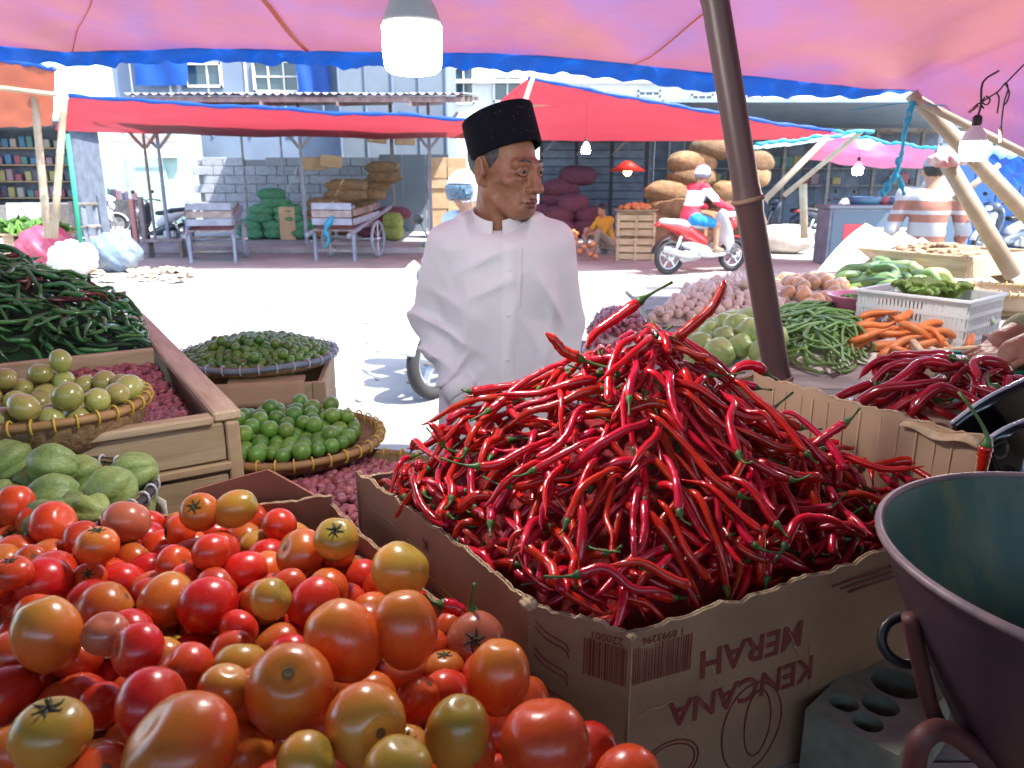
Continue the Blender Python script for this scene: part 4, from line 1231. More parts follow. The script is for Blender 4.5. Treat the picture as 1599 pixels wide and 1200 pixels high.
# ------------------------------------------------------------------ the man at the stall
MX = Matrix.Translation((0, 2.05, 0))
PSI = R(47)
Mh = Matrix.Translation((-.014, 0, 1.524)) @ Matrix.Rotation(PSI, 4, 'Z') @ Matrix.Rotation(R(3), 4, 'X')
lipU = [(-.024, -.078, -.078), (-.008, -.096, -.0725), (0, -.097, -.0745), (.008, -.096, -.0725), (.024, -.078, -.078)]
lipL = [(-.022, -.079, -.081), (0, -.095, -.086), (.022, -.079, -.081)]
def chain(P, pts, r, k=.004):
    d = None
    for a, b in zip(pts, pts[1:]):
        q = caps(P, a, b, r); d = q if d is None else smin(d, q, k)
    return d
def head_sdf(P):
    A = P.copy(); A[..., 0] = np.abs(A[..., 0])
    d = elld(P, (0, .018, .034), (.074, .094, .080))
    d = smin(d, elld(P, (0, -.026, -.036), (.060, .064, .076)), .03)
    d = smin(d, elld(P, (0, -.060, -.098), (.026, .020, .020)), .03)            # chin
    d = smin(d, caps(A, (.050, .004, -.052), (.028, -.050, -.096), .015, .013), .035)   # jaw line
    d = smin(d, elld(A, (.044, -.056, -.026), (.022, .018, .016)), .018)        # cheekbone
    d = smin(d, elld(P, (0, -.070, -.074), (.030, .024, .026)), .022)            # muzzle
    d = smin(d, caps(A, (.010, -.088, .019), (.044, -.072, .017), .0105, .010), .014)  # brow
    d = smin(d, caps(P, (0, -.084, .012), (0, -.108, -.036), .0085, .0130), .016)      # nose bridge
    d = smin(d, elld(P, (0, -.112, -.042), (.0150, .0130, .0120)), .006)
    d = smin(d, elld(A, (.0175, -.099, -.046), (.0105, .0125, .0095)), .006)      # nostril wing
    d = smax(d, -elld(A, (.007, -.107, -.0555), (.0045, .006, .005)), .004)      # nostril
    d = smax(d, -elld(A, (.031, -.098, -.001), (.017, .018, .0125)), .012)       # socket
    d = smax(d, -elld(A, (.060, -.040, -.058), (.010, .024, .018)), .025)        # hollow cheek
    d = smin(d, chain(A, [(.0185, -.0865, .000), (.024, -.0905, .0050), (.032, -.0900, .0062), (.040, -.0850, .0045), (.0465, -.0765, -.001)], .0038), .004)   # upper lid
    d = smin(d, chain(A, [(.0185, -.0860, -.002), (.026, -.0890, -.0080), (.034, -.0872, -.0086), (.0455, -.076, -.002)], .0034), .004)  # lower lid
    d = smin(d, chain(A, [(.022, -.088, -.018), (.034, -.084, -.020), (.046, -.075, -.014)], .0030), .007)  # eye bag
    d = smin(d, chain(P, lipU, .0062), .004)
    d = smin(d, chain(P, lipL, .0068), .004)
    d = smax(d, -chain(P, [(-.023, -.086, -.0795), (0, -.104, -.0795), (.023, -.086, -.0795)], .0022), .002)
    d = smax(d, -chain(A, [(.019, -.102, -.046), (.031, -.089, -.064), (.033, -.080, -.086)], .0030), .007)   # fold
    d = smax(d, -chain(P, [(-.014, -.092, -.097), (0, -.096, -.0955), (.014, -.092, -.097)], .003), .008)
    for zz in (.040, .052):
        d = smax(d, -chain(P, [(-.04, -.083, zz - .003), (0, -.0935, zz), (.04, -.083, zz - .003)], .0014), .005)
    for zz, q in ((.004, .0), (-.006, .004), (-.015, .008)):
        d = smax(d, -caps(A, (.052, -.070 + q, zz), (.064, -.052, zz * 1.8), .0012), .004)   # crow's feet
    # neck with tendon
    d = smin(d, caps(P, (0, .030, -.05), (0, .042, -.22), .052, .056), .03)
    d = smin(d, caps(A, (.050, .020, -.060), (.014, -.016, -.19), .011, .012), .018)
    d = smin(d, elld(P, (0, -.018, -.145), (.012, .014, .018)), .02)             # adam's apple
    # ears
    e = elld(A, (.079, .020, -.004), (.0095, .023, .036), (0, 0, R(22)))
    e = smax(e, -elld(A, (.0885, .015, .006), (.0095, .0150, .0245), (0, 0, R(22))), .003)
    e = smin(e, elld(A, (.075, .008, -.032), (.008, .010, .011)), .006)
    d = smin(d, e, .006)
    d = smin(d, elld(A, (.077, .003, -.008), (.006, .006, .009)), .005)
    return d
v, f = nets(head_sdf, (-.105, -.135, -.215), (.105, .13, .125), .0031)
v = smooth_mesh(v, f, 1)
cen = v[f].mean(1)
m_lip = mat('lips', (.17, .055, .04), .42, (.12, .04, .03), 60, bump=.3, bscale=200)
m_lid = mat('dark_lash', (.03, .016, .012), .6)
dl = np.minimum(chain(cen, lipU, .0064), chain(cen, lipL, .0070))
mi = np.where((dl < .0006) & (cen[:, 1] < -.078), 1, 0)
man = link('person', mesh('person', v, f, [m_skin, m_lip], True, mi.tolist()), None, MX @ Mh)
put(man, 'elderly man in white long-sleeved shirt and black cap, looking aside', 'person')
inv = Mh.inverted()
# eyes
m_eye = mat('eye_white', (.13, .10, .085), .45); m_iris = mat('iris', (.012, .007, .005), .3, spec=.3)
for s in (-1, 1):
    mb = MB(); mb.ell((s * .0315, -.0795, -.0005), (.0118, .0118, .0118), 18); ey = mb.build('eye', m_eye, man, smooth=True)
    g = Vector((.10, -1, -.06)).normalized() * .0082
    mb = MB(); mb.ell((s * .0315 + g.x, -.0795 + g.y, -.0005 + g.z), (.0060, .0050, .0060), 14); mb.build('iris', m_iris, ey, smooth=True)
# eyebrows and short hair
m_hair = mat('grey_black_hair', (.035, .033, .034), .6, (.12, .115, .115), 130, (.45, .75), bump=.8, bscale=260, bdist=.003)
for s in (-1, 1):
    mb = MB(); mb.tube([(s * .014, -.0975, .0215), (s * .026, -.0955, .0265), (s * .038, -.0875, .0265), (s * .047, -.078, .0215)], [.0018, .0028, .0026, .0012], 6); mb.build('eyebrow', m_hair, man, smooth=True)
def hair_sdf(P):
    A = P.copy(); A[..., 0] = np.abs(A[..., 0])
    d = elld(P, (0, .020, .034), (.0775, .0975, .083)) + .0012 * sn(P[..., 0] * 300, P[..., 1] * 260, P[..., 2] * 120)
    front = A[..., 1] + .030 + np.clip(.030 - A[..., 2], 0, 1) * -.75        # hair lies behind this line
    low = -(A[..., 2] + .030 + np.clip(A[..., 1] - .03, 0, 1) * .35)
    d = np.maximum(d, np.maximum(-front, low))
    ear = elld(A, (.082, .020, -.002), (.03, .025, .040))
    return smax(d, -ear, .004)
v, f = nets(hair_sdf, (-.09, -.09, -.09), (.09, .13, .12), .0035)
link('hair', mesh('hair', v, f, m_hair), man)
# black velvet cap
m_velvet = mat('black_velvet', (.0035, .004, .008), .9, (.005, .006, .012), 30, bump=.25, bscale=300, spec=.15)
prof = [(.0, .084), (.5, .0845), (.90, .086), (.965, .0875), (.985, .092), (.995, .097), (1.0, .101), (1.012, .103), (1.025, .1015), (1.03, .095), (1.035, .07), (1.04, .04), (1.045, .012), (1.04, .003), (1.02, 0.0), (.97, .0), (.95, .01), (.93, .06), (0, .075)]
vv, ff = lathe(prof, 48, .080, .0995)
Mc = inv @ (Matrix.Translation((-.016, 0, 1.566)) @ Matrix.Rotation(PSI, 4, 'Z') @ Matrix.Rotation(R(-19), 4, 'X') @ Matrix.Translation((0, .0, -.004)))
o = link('cap', mesh('cap', vv, [q[::-1] for q in ff], m_velvet), man, Mc)
m_lint = mat('lint', (.35, .35, .4), .9)
mb = MB(); rr = random.Random(5)
for k in range(20):
    a = R(-160) + rr.uniform(0, R(75)); z = rr.uniform(.01, .085); q = 1.04
    mb.ell((.080 * q * math.cos(a), .0995 * q * math.sin(a), z), (.0006, .0006, .0006), 6)
mb.build('lint', m_lint, o)
# shirt
CX = -.030
def torso_sdf(P):
    x, y, z = P[..., 0] - CX, P[..., 1] - .01, P[..., 2]
    w = np.interp(z, [.55, .75, .95, 1.10, 1.25, 1.33, 1.40], [.185, .182, .172, .165, .172, .160, .10])
    dp = np.interp(z, [.55, .75, .95, 1.10, 1.25, 1.33, 1.40], [.13, .128, .122, .118, .118, .105, .07])
    e = (np.abs(x) / w) ** 2.4 + (np.abs(y) / dp) ** 2.2
    d = (e ** (1 / 2.3) - 1) * np.minimum(w, dp) * .9
    return np.maximum(d, np.maximum(z - 1.41, .60 - z))
RS, RE, RW = (-.172, .01, 1.334), (-.232, .035, 1.125), (-.132, -.085, .955)
LS, LE, LW = (.112, .015, 1.340), (.148, .045, 1.12), (.135, -.015, .90)
def shirt_sdf(P):
    d = torso_sdf(P)
    d = smin(d, caps(P, (-.150, .018, 1.338), (-.088, .032, 1.390), .048, .036), .04)
    d = smin(d, caps(P, (.090, .020, 1.342), (.020, .034, 1.390), .048, .036), .04)
    ar = smin(caps(P, RS, RE, .055, .050), caps(P, RE, RW, .051, .044), .02)
    al = smin(caps(P, LS, LE, .054, .050), caps(P, LE, LW, .050, .042), .02)
    d = smin(smin(d, ar, .028), al, .028)
    x, y, z = P[..., 0], P[..., 1], P[..., 2]
    # folds
    rg = lambda s: (1 - np.abs(np.sin(s / 2))) ** 1.6 * -1.9 + .75
    front = np.clip(-y / .05, 0, 1)
    lowf = np.clip((1.30 - z) / .25, 0, 1)
    dis = .0034 * rg(52 * (x + .05 * np.sin(z * 9)) + 7 * z) * lowf * front * np.exp(-((x + .09) / .09) ** 2)
    dis = dis + .0022 * rg(60 * x - 11 * z) * lowf * front * (x > .0)
    tt = (x * .55 + z * .83)                                     # slanting pulls towards the pocket
    dis = dis + .0050 * rg(46 * (x * .62 - z * .55) + .8 * np.sin(12 * z)) * front * np.exp(-(((x + .075) / .075) ** 2 + ((z - 1.0) / .12) ** 2))
    dis = dis + .0030 * rg(75 * (x * .5 - z)) * np.exp(-(((x + .06) / .07) ** 2 + ((z - 1.28) / .07) ** 2)) * front
    de = np.exp(-(((x + .235) / .10) ** 2 + ((z - 1.10) / .085) ** 2))
    dis = dis + .0065 * rg(78 * (z * .9 + x * .55) + 2.0 * np.sin(18 * y)) * de
    df = np.exp(-(((x + .175) / .075) ** 2 + ((z - 1.0) / .07) ** 2 + ((y + .05) / .09) ** 2))
    dis = dis + .0060 * rg(95 * (z * .75 - x * .60) + 1.5 * np.sin(25 * x)) * df
    da = np.exp(-(((x - .085) / .05) ** 2 + ((z - 1.18) / .10) ** 2))
    dis = dis + .0050 * rg(70 * (x * .85 + z * .45)) * da * front
    db = np.exp(-(((x + .15) / .04) ** 2 + ((z - 1.27) / .08) ** 2))
    dis = dis + .0055 * rg(62 * (x * .8 - z * .35)) * db
    d = d + 2.0 * dis + .0012 * sn(x * 40, y * 40, z * 34, 3)
    zl = 1.374 + .50 * (y + .045) + 2.2 * np.clip(np.abs(x + .036) - .072, 0, 1)
    d = smax(d, z - zl, .012)
    neck = caps(P, (-.040, .018, 1.30), (-.042, .022, 1.50), .057, .060)
    return smax(d, -neck, .006)
v, f = nets(shirt_sdf, (-.315, -.175, .60), (.235, .175, 1.47), .0055)
v = smooth_mesh(v, f, 1)
m_shirt = mat('white_cotton', (.70, .70, .72), .8, (.66, .66, .69), 3, bump=.45, bscale=26, bdist=.006, sheen=.2)
sh = link('shirt', mesh('shirt', v, f, m_shirt), man, inv)
def surf_y(fn, x, z, y0=-.2, y1=.0):
    ys = np.linspace(y0, y1, 240); P = np.stack([np.full(240, x), ys, np.full(240, z)], 1)
    q = fn(P); k = np.argmax(q < 0)
    return float(ys[k]) if q[k] < 0 else None
def strip(x_of, z0, z1, wd, n, off, m, name, parent):
    rows = []
    for i in range(n + 1):
        z = z0 + (z1 - z0) * i / n
        row = []
        for s in np.linspace(-1, 1, 5):
            x = x_of(z) + s * wd / 2
            y = surf_y(shirt_sdf, x, z)
            row.append((x, (y if y is not None else -.08) - off * (1 - .75 * abs(s) ** 4), z))
        rows.append(row)
    k = 5
    vv = [p for r_ in rows for p in r_]
    ff = [(i * k + j, i * k + j + 1, (i + 1) * k + j + 1, (i + 1) * k + j) for i in range(n) for j in range(k - 1)]
    return link(name, mesh(name, vv, [q[::-1] for q in ff], m), parent)
m_shirt2 = mat('placket_cotton', (.71, .71, .73), .75, bump=.5, bscale=420, bdist=.001)
strip(lambda z: -.012 + .02 * (z - 1.0), 1.345, .70, .036, 60, .0042, m_shirt2, 'placket', sh)
m_emb = mat('white_embroidery', (.74, .73, .72), .6, bump=1.0, bscale=380, bdist=.003)
strip(lambda z: .018 + .03 * (z - 1.2), 1.335, 1.185, .013, 40, .0034, m_emb, 'embroidery', sh)
for k in range(5):
    z = 1.28 - k * .115; x = -.012 + .02 * (z - 1.0); y = surf_y(shirt_sdf, x, z)
    mb = MB(); mb.lathe([(0, .0022), (.004, .0022), (.0052, .001), (.0052, 0), (0, 0)], 12, (x, y - .0045, z), rot=(R(90), 0, 0)); mb.build('button', m_white, sh, smooth=True)
# seam of the shoulder
for s, pts in ((-1, [(-.182, -.055, 1.30), (-.178, -.046, 1.352), (-.165, .0, 1.400)]), (1, [(.122, -.045, 1.30), (.118, -.038, 1.356), (.108, .0, 1.402)])):
    pass
# stand collar, open in front
def coll(u, vq):
    a = R(-62) + u * R(360 - 22)
    a = a + R(-14)
    cx, cyy = -.040, .016
    back = .5 + .5 * math.sin(a)
    rx, ry = .0660, .0660
    z = 1.363 + .044 * back + vq * (.040 - .004 * (1 - back)) + .0025 * math.sin(u * 17)
    k = 1.05 - .07 * vq
    return (cx + rx * k * math.cos(a), cyy + ry * k * math.sin(a) - .010 * (1 - back), z)
vv, ff = thick_sheet(coll, 60, 6, .0035)
link('collar', mesh('collar', vv, ff, m_shirt), sh)
# cuff
mb = MB(); Rw = np.array(RW); Re = np.array(RE); dv = (Rw - Re) / np.linalg.norm(Rw - Re)
mb.tube([Rw - dv * .03, Rw - dv * .026, Rw + dv * .012, Rw + dv * .016], [.043, .0475, .0465, .040], 24); mb.build('cuff', m_shirt, sh, smooth=True)
# hands (one slips into the pocket), trousers and sandals
def hand_sdf(P, w, dn, sdv):
    d = caps(P, w - dn * .05, w + dn * .05, .026, .030)
    for k, (o_, L) in enumerate(((-.027, .066), (-.009, .078), (.009, .074), (.026, .058))):
        b0 = w + dn * .075 + sdv * o_
        b1 = b0 + dn * L * .5 + np.array([0, -.012, 0]); b2 = b0 + dn * L + np.array([0, -.004, 0]) * 0 + np.array([0, .006, 0])
        d = smin(d, smin(caps(P, w + dn * .03 + sdv * o_ * .8, b1, .0098, .0088), caps(P, b1, b2, .0088, .0072), .003), .006)
    d = smin(d, smin(caps(P, w + dn * .005 - sdv * .025, w + dn * .045 - sdv * .052, .012, .010), caps(P, w + dn * .045 - sdv * .052, w + dn * .075 - sdv * .055, .010, .008), .003), .010)
    return d
for w, dn, sdv in ((np.array(LW), np.array([-.02, -.05, -1.0]), np.array([.2, 1.0, 0])), (np.array(RW) + np.array([.05, .06, -.06]), np.array([.3, .1, -1.0]), np.array([1.0, .3, 0]))):
    dn = dn / np.linalg.norm(dn); sdv = sdv / np.linalg.norm(sdv)
    v, f = nets(lambda P: hand_sdf(P, w, dn, sdv), w - .17, w + .17, .005); v = smooth_mesh(v, f, 1)
    link('hand', mesh('hand', v, f, m_skin), man, inv)
def trou(P):
    d = caps(P, (CX - .06, .01, .84), (CX + .06, .01, .84), .100)
    for s in (-1, 1):
        d = smin(d, smin(caps(P, (CX + s * .075, .01, .80), (CX + s * .10, .0, .45), .088, .078), caps(P, (CX + s * .10, .0, .45), (CX + s * .10, .02, .07), .078, .068), .03), .03)
    return d + .004 * sn(P[..., 0] * 22, P[..., 1] * 22, P[..., 2] * 18, 1)
v, f = nets(trou, (-.30, -.18, .0), (.25, .2, 1.0), .012); v = smooth_mesh(v, f, 1)
link('trousers', mesh('trousers', v, f, mat('charcoal_trousers', (.05, .05, .055), .85)), man, inv)
for s in (-1, 1):
    x = CX + s * .10
    def foot(P): return smin(caps(P, (x, .03, .085), (x, .02, .05), .04, .036), caps(P, (x, .04, .045), (x + s * .02, -.16, .035), .035, .028), .03)
    v, f = nets(foot, (x - .1, -.24, -.01), (x + .1, .12, .15), .008); link('foot', mesh('foot', v, f, m_skin), man, inv)
    mb = MB(); mb.box((x + s * .01, -.055, .008), (.092, .265, .016), bevel=.006); mb.build('sandal', m_black, man, M=inv)
# ------------------------------------------------------------------ canopy over the stall
hem_px = [(-420, 30, 3.6), (-150, 62, 3.6), (0, 72, 3.6), (100, 82, 3.6), (200, 80, 3.6), (300, 76, 3.6), (420, 78, 3.6), (520, 81, 3.6), (640, 82, 3.6), (780, 84, 3.6), (900, 92, 3.6), (1000, 102, 3.6),
          (1100, 114, 3.6), (1200, 122, 3.6), (1290, 132, 3.6), (1360, 140, 3.6), (1425, 141, 3.6), (1470, 168, 3.5), (1530, 198, 3.35), (1599, 232, 3.15), (1750, 310, 2.75), (2100, 470, 2.2)]
hemP = np.array([tuple(PY(*q)) for q in hem_px]); hemX = np.array([q[0] for q in hem_px], float)
NU = 150
ux = np.interp(np.linspace(0, 1, NU + 1), np.linspace(0, 1, len(hemX)), hemX)
ux = np.linspace(-420, 2100, NU + 1)
hemC = np.stack([np.interp(ux, hemX, hemP[:, i]) for i in range(3)], 1)
kz = np.array([.25, .5, .25])
backP = np.stack([np.interp(ux, [-420, 2100], [-3.6, 4.2]), np.full(NU + 1, .55), np.interp(ux, [-420, 800, 1500, 2100], [2.42, 2.42, 2.40, 1.95])], 1)
NV = 44
vs_ = np.linspace(0, 1, NV + 1) ** 1.6
def canopy_pt(i, v):
    p = hemC[i] * (1 - v) + backP[i] * v
    x = ux[i]
    z = -.03 * 4 * v * (1 - v)                                  # sag
    amp = np.clip(v / .08, 0, 1)
    z += amp * (.020 * sn(x * .012 + v * 5, v * 3, 0, 1) + .010 * sn(x * .03 - v * 10, v * 5, 0, 4))
    z += amp * .010 * (1 - abs(math.sin(x * .0075 + v * 3.5 + .8 * math.sin(v * 9)))) ** 6 * min(1, v * 4) + amp * .007 * (1 - abs(math.sin(x * .017 - v * 6 + 1.1))) ** 8
    # creases running out from the tied corner
    dx, dv = (x - 1425) / 420, v / .7
    th = math.atan2(dv, dx); rr_ = math.hypot(dx, dv)
    z += amp * .022 * math.sin(th * 9 + 1.0) * math.exp(-rr_ * .9) * min(1, rr_ * 4)
    return np.array([p[0], p[1], p[2] + z])
CV = [canopy_pt(i, v) for i in range(NU + 1) for v in vs_]
CF = [(i * (NV + 1) + j, i * (NV + 1) + j + 1, (i + 1) * (NV + 1) + j + 1, (i + 1) * (NV + 1) + j) for i in range(NU) for j in range(NV)]
def canopy_mat():
    m = bpy.data.materials.new('pink_canopy'); m.use_nodes = True
    nt = m.node_tree; N = nt.nodes; L = nt.links
    b = N['Principled BSDF']; b.inputs['Roughness'].default_value = .45
    tc = N.new('ShaderNodeTexCoord')
    nz = N.new('ShaderNodeTexNoise'); nz.inputs['Scale'].default_value = 1.7; nz.inputs['Detail'].default_value = 3; nz.inputs['Distortion'].default_value = .6
    L.new(tc.outputs['Object'], nz.inputs['Vector'])
    def ramp(cols):
        r = N.new('ShaderNodeValToRGB'); e = r.color_ramp.elements
        e[0].position = .34; e[0].color = (*cols[0], 1); e[1].position = .64; e[1].color = (*cols[2], 1)
        q = e.new(.49); q.color = (*cols[1], 1)
        L.new(nz.outputs['Fac'], r.inputs[0]); return r
    r1 = ramp([(.36, .14, .15), (.34, .12, .19), (.27, .13, .26)])
    r2 = ramp([(.185, .066, .074), (.175, .058, .100), (.140, .060, .140)])
    L.new(r1.outputs[0], b.inputs['Base Color'])
    tr = N.new('ShaderNodeBsdfTranslucent'); L.new(r2.outputs[0], tr.inputs[0])
    # woven strip creases
    wv = N.new('ShaderNodeTexNoise'); wv.inputs['Scale'].default_value = 6; wv.inputs['Detail'].default_value = 6
    bp = N.new('ShaderNodeBump'); bp.inputs['Strength'].default_value = .35; bp.inputs['Distance'].default_value = .02
    L.new(tc.outputs['Object'], wv.inputs['Vector']); L.new(wv.outputs['Fac'], bp.inputs['Height']); L.new(bp.outputs[0], b.inputs['Normal']); L.new(bp.outputs[0], tr.inputs['Normal'])
    ms = N.new('ShaderNodeMixShader'); ms.inputs[0].default_value = .62
    L.new(b.outputs[0], ms.inputs[1]); L.new(tr.outputs[0], ms.inputs[2]); L.new(ms.outputs[0], N['Material Output'].inputs['Surface'])
    return m
m_canopy = canopy_mat()
can = thing('stall_canopy', 'large pink tarpaulin canopy with crumpled blue hem over the stall', 'canopy', (0, 0, 0))
link('sheet', mesh('sheet', CV, CF, m_canopy), can)
# crumpled blue hem
i0, i1 = 0, int(np.argmin(np.abs(ux - 1425)))
hb_ = np.interp(ux, [-420, 0, 100, 300, 420, 520, 640, 900, 1000, 1150, 1250, 1340, 1425], [.075, .058, .062, .06, .06, .066, .07, .072, .074, .086, .072, .042, .008])
def hemfn(u, v):
    k = i0 + u * (i1 - i0); a = int(k); a = min(a, i1 - 1); t_ = k - a
    p = hemC[a] * (1 - t_) + hemC[a + 1] * t_
    h_ = hb_[a] * (1 - t_) + hb_[a + 1] * t_
    y = .022 * math.sin(u * 190 + 3 * math.sin(u * 41) + v * 2) * v + .010 * float(sn(u * 60, v * 3, 0, 3))
    return (p[0], p[1] - .005 + y, p[2] + .012 - v * (h_ + .012) + .011 * float(sn(u * 110, v * 2, 0, 8)) * v + .007 * abs(math.sin(u * 170 + 2 * math.sin(u * 37))) * v)
vv, ff = sheet(hemfn, 320, 5); mb = MB(); mb.raw(vv, ff); mb.build('hem', m_blue_hem, can, smooth=True)
# orange tape seams under the sheet
m_tape = mat('orange_tape', (.62, .10, .015), .5, translucent=(.6, .1, .02), tmix=.4)
def seam(pa, va, pb, vb, w):
    pts = []
    for k in range(16):
        q = k / 15; px = pa + (pb - pa) * q; v = va + (vb - va) * q
        i = int(np.clip((px + 420) / 2520 * NU, 0, NU - 1)); fr = (px + 420) / 2520 * NU - i
        p = canopy_pt(i, v) * (1 - fr) + canopy_pt(i + 1, v) * fr
        pts.append(p - np.array([0, 0, .008]))
    v = []; 
    for p in pts: v += [p - np.array([w / 2, 0, 0]), p + np.array([w / 2, 0, 0])]
    f = [(2 * k, 2 * k + 1, 2 * k + 3, 2 * k + 2) for k in range(15)]
    mb = MB(); mb.raw(v, f); mb.build('tape', m_tape, can)
seam(482, .006, 487, .45, .022); seam(985, .012, 1060, .45, .012); seam(120, .012, 330, .3, .006)

# roof and walls added out of view to shape the light under the canopy
light_screen = thing('unseen_light_screen', 'unseen roof and board walls added to hold light off the stall', 'light_screen', (0, -1, 0))
for k in range(8):
    mb = MB(); corr(mb, -4.0 + k, -2.98 + k, 1.15 - -1, 2.55 + .004 * (k % 2), -3.0 - -1, 3.0 + .004 * (k % 2)); mb.build('roof_sheet', m_zinc, light_screen, smooth=True)
for k in range(28):
    mb = MB(); mb.box((-3.92 + k * .29, -1.95, 1.05), (.28, .03, 2.1), bevel=.004); mb.build('wall_board', m_woodl, light_screen)
for sx in (-1, 1):
    for k in range(12):
        mb = MB(); mb.box((sx * 4.02, -1.8 + k * .3, 1.4), (.03, .29, 2.8), bevel=.004); mb.build('wall_board', m_woodl, light_screen)
for x in (-3.9, -1.3, 1.35, 3.9):
    mb = MB(); mb.box((x, -.2, 1.25), (.09, .09, 2.5), bevel=.006); mb.build('post', m_woodg, light_screen)
for y in (2.0, .4, -1.4):
    mb = MB(); mb.box((0, y, 2.50 + (2.0 - y) * .10), (7.9, .06, .08)); mb.build('beam', m_woodg, light_screen)
# dark bamboo pole that carries the canopy
def dark_pole():
    a, b = np.array((.812, 1.5, 0)), np.array((.255, 1.5, 2.24))
    t = thing('bamboo_pole', 'thick dark brown bamboo pole leaning up to the canopy', 'pole', tuple(a))
    mb = MB(); nod = bamboo(mb, (0, 0, 0), b - a, .029, .024, .36, 18, 4); mb.build('cane', m_bamboo_d, t, smooth=True)
    for q in nod:
        c = (b - a) * q; d_ = (b - a) / np.linalg.norm(b - a)
        mb = MB(); mb.tube([c - d_ * .005, c - d_ * .002, c + d_ * .002, c + d_ * .005], [.029, .0315, .0315, .029], 18); mb.build('node_ring', m_node, t, smooth=True)
dark_pole()
# pale bamboo props at the corner
def pale(label, a, b, r):
    a = Vector(a); t = thing('bamboo_prop', label, 'pole', tuple(a)); mb = MB(); bamboo(mb, (0, 0, 0), Vector(b) - a, r, r * .9, .45, 14, 3); mb.build('cane', m_bamboo, t, smooth=True)
pale('pale bamboo prop slanting down from the tied canopy corner', PY(1650, 385, 3.5), PY(1424, 146, 3.6), .036)
pale('thick pale bamboo prop with its foot behind the potato crate', PY(1582, 430, 3.75), PY(1476, 250, 3.75), .040)
pale('pale bamboo rod along the sloping canopy edge', PY(1640, 258, 3.25), PY(1432, 158, 3.57), .019)
pale('thin pale lath crossing between the two bamboo props', PY(1490, 312, 3.9), PY(1560, 258, 3.9), .016)
# cyan cord tied at the corner
t = thing('cyan_cord', 'cyan plastic cord knotted to the canopy corner and hanging loose', 'cord', tuple(PY(1420, 160, 3.6)))
o_ = Vector(t.location)
mb = MB()
for pts, r_ in (([(1425, 158), (1418, 175), (1413, 200), (1408, 240), (1400, 270), (1390, 290)], .008), ([(1428, 160), (1420, 190), (1412, 215), (1407, 250), (1404, 268), (1410, 300)], .006), ([(1400, 268), (1385, 298), (1376, 305), (1384, 290), (1402, 276), (1412, 305)], .010)):
    mb.tube(catmull([PY(*q, 3.57) - o_ for q in pts], 24), [r_ * (1 + .5 * math.sin(k * 1.9)) for k in range(24)], 8)
mb.ell(PY(1402, 252, 3.57) - o_, (.014, .014, .02), 8)
mb.build('strands', m_rope_b, t, smooth=True)
mb = MB(); mb.tube(catmull([PY(1330, 172, 3.6) - o_, PY(1425, 160, 3.57) - o_, PY(1460, 165, 3.5) - o_, PY(1535, 162, 3.4) - o_], 20), .0025, 6); mb.build('tie_line', m_rope_b, t, smooth=True)
# cloth rag tied on the prop
def rag(P): return elld(P, (0, 0, 0), (.085, .05, .032)) + .012 * sn(P[..., 0] * 60, P[..., 1] * 60, P[..., 2] * 60, 2)
v, f = nets(rag, (-.13, -.09, -.07), (.13, .09, .07), .008)
o = link('cloth_rag', mesh('cloth_rag', v, f, mat('pink_white_rag', (.65, .60, .60), .8, (.5, .2, .25), 20)), None, Matrix.Translation(PY(1480, 250, 3.7))); put(o, 'pink and white rag tied round the top of the bamboo prop', 'rag')

# ------------------------------------------------------------------ light bulbs
m_bulb = mat('bulb_diffuser', (.9, .9, .9), .4, emit=(1, .97, .93), estr=62.0)
m_bulbc = mat('bulb_collar', (.75, .74, .75), .45)
def bulb(label, p, R0, cord):
    t = thing('light_bulb', label, 'light bulb', tuple(p))
    mb = MB(); mb.lathe([(0, -1.55), (.45, -1.54), (.78, -1.48), (.93, -1.36), (.98, -1.2), (1.0, -.9), (1.02, -.2), (1.02, 0)], 32); mb.v = [(x * R0, y * R0, z * R0) for x, y, z in mb.v]; mb.f = [q[::-1] for q in mb.f]; mb.build('diffuser', m_bulb, t, smooth=True)
    mb = MB(); mb.lathe([(1.0, 0), (1.0, .05), (.97, .2), (.86, .55), (.62, .95), (.40, 1.2), (.34, 1.35), (0, 1.35)], 32); mb.v = [(x * R0, y * R0, z * R0) for x, y, z in mb.v]; mb.build('collar', m_bulbc, t, smooth=True)
    mb = MB(); mb.lathe([(0, 1.3), (.36, 1.3), (.38, 1.5), (.36, 2.0), (.2, 2.15), (0, 2.15)], 20); mb.v = [(x * R0, y * R0, z * R0) for x, y, z in mb.v]; mb.build('socket', m_black, t, smooth=True)
    mb = MB(); mb.tube(catmull(cord, 10), .003, 6); mb.build('cord', m_black, t, smooth=True)
p = PY(643, 42, 1.05); bulb('large lit white bulb hanging above the man', p, .0370, [(0, 0, .075), (.002, 0, .2), (0, .01, .70)])
p = PY(1521, 222, 2.3); bulb('small lit white bulb hanging by the bamboo prop', p, .034, [(0, 0, .07), (.004, 0, .10), (.0, .0, .16), (.04, -.0, .19)])
p = PY(915, 230, 12); bulb('lit white bulb hanging in front of the plank shed', p, .06, [(0, 0, .12), (0, 0, .3), (0, 0, .62)])  # glows through the same diffuser material as the other bulbs
p = PY(1340, 262, 12); bulb('white bulb hanging under the pink tarpaulin', p, .07, [(0, 0, .12), (0, 0, .2), (0, 0, .3)])
t = thing('loose_wire', 'dark loose wires with taped ends dangling below the canopy', 'wire', tuple(PY(1568, 135, 2.3))); o_ = Vector(t.location)
mb = MB()
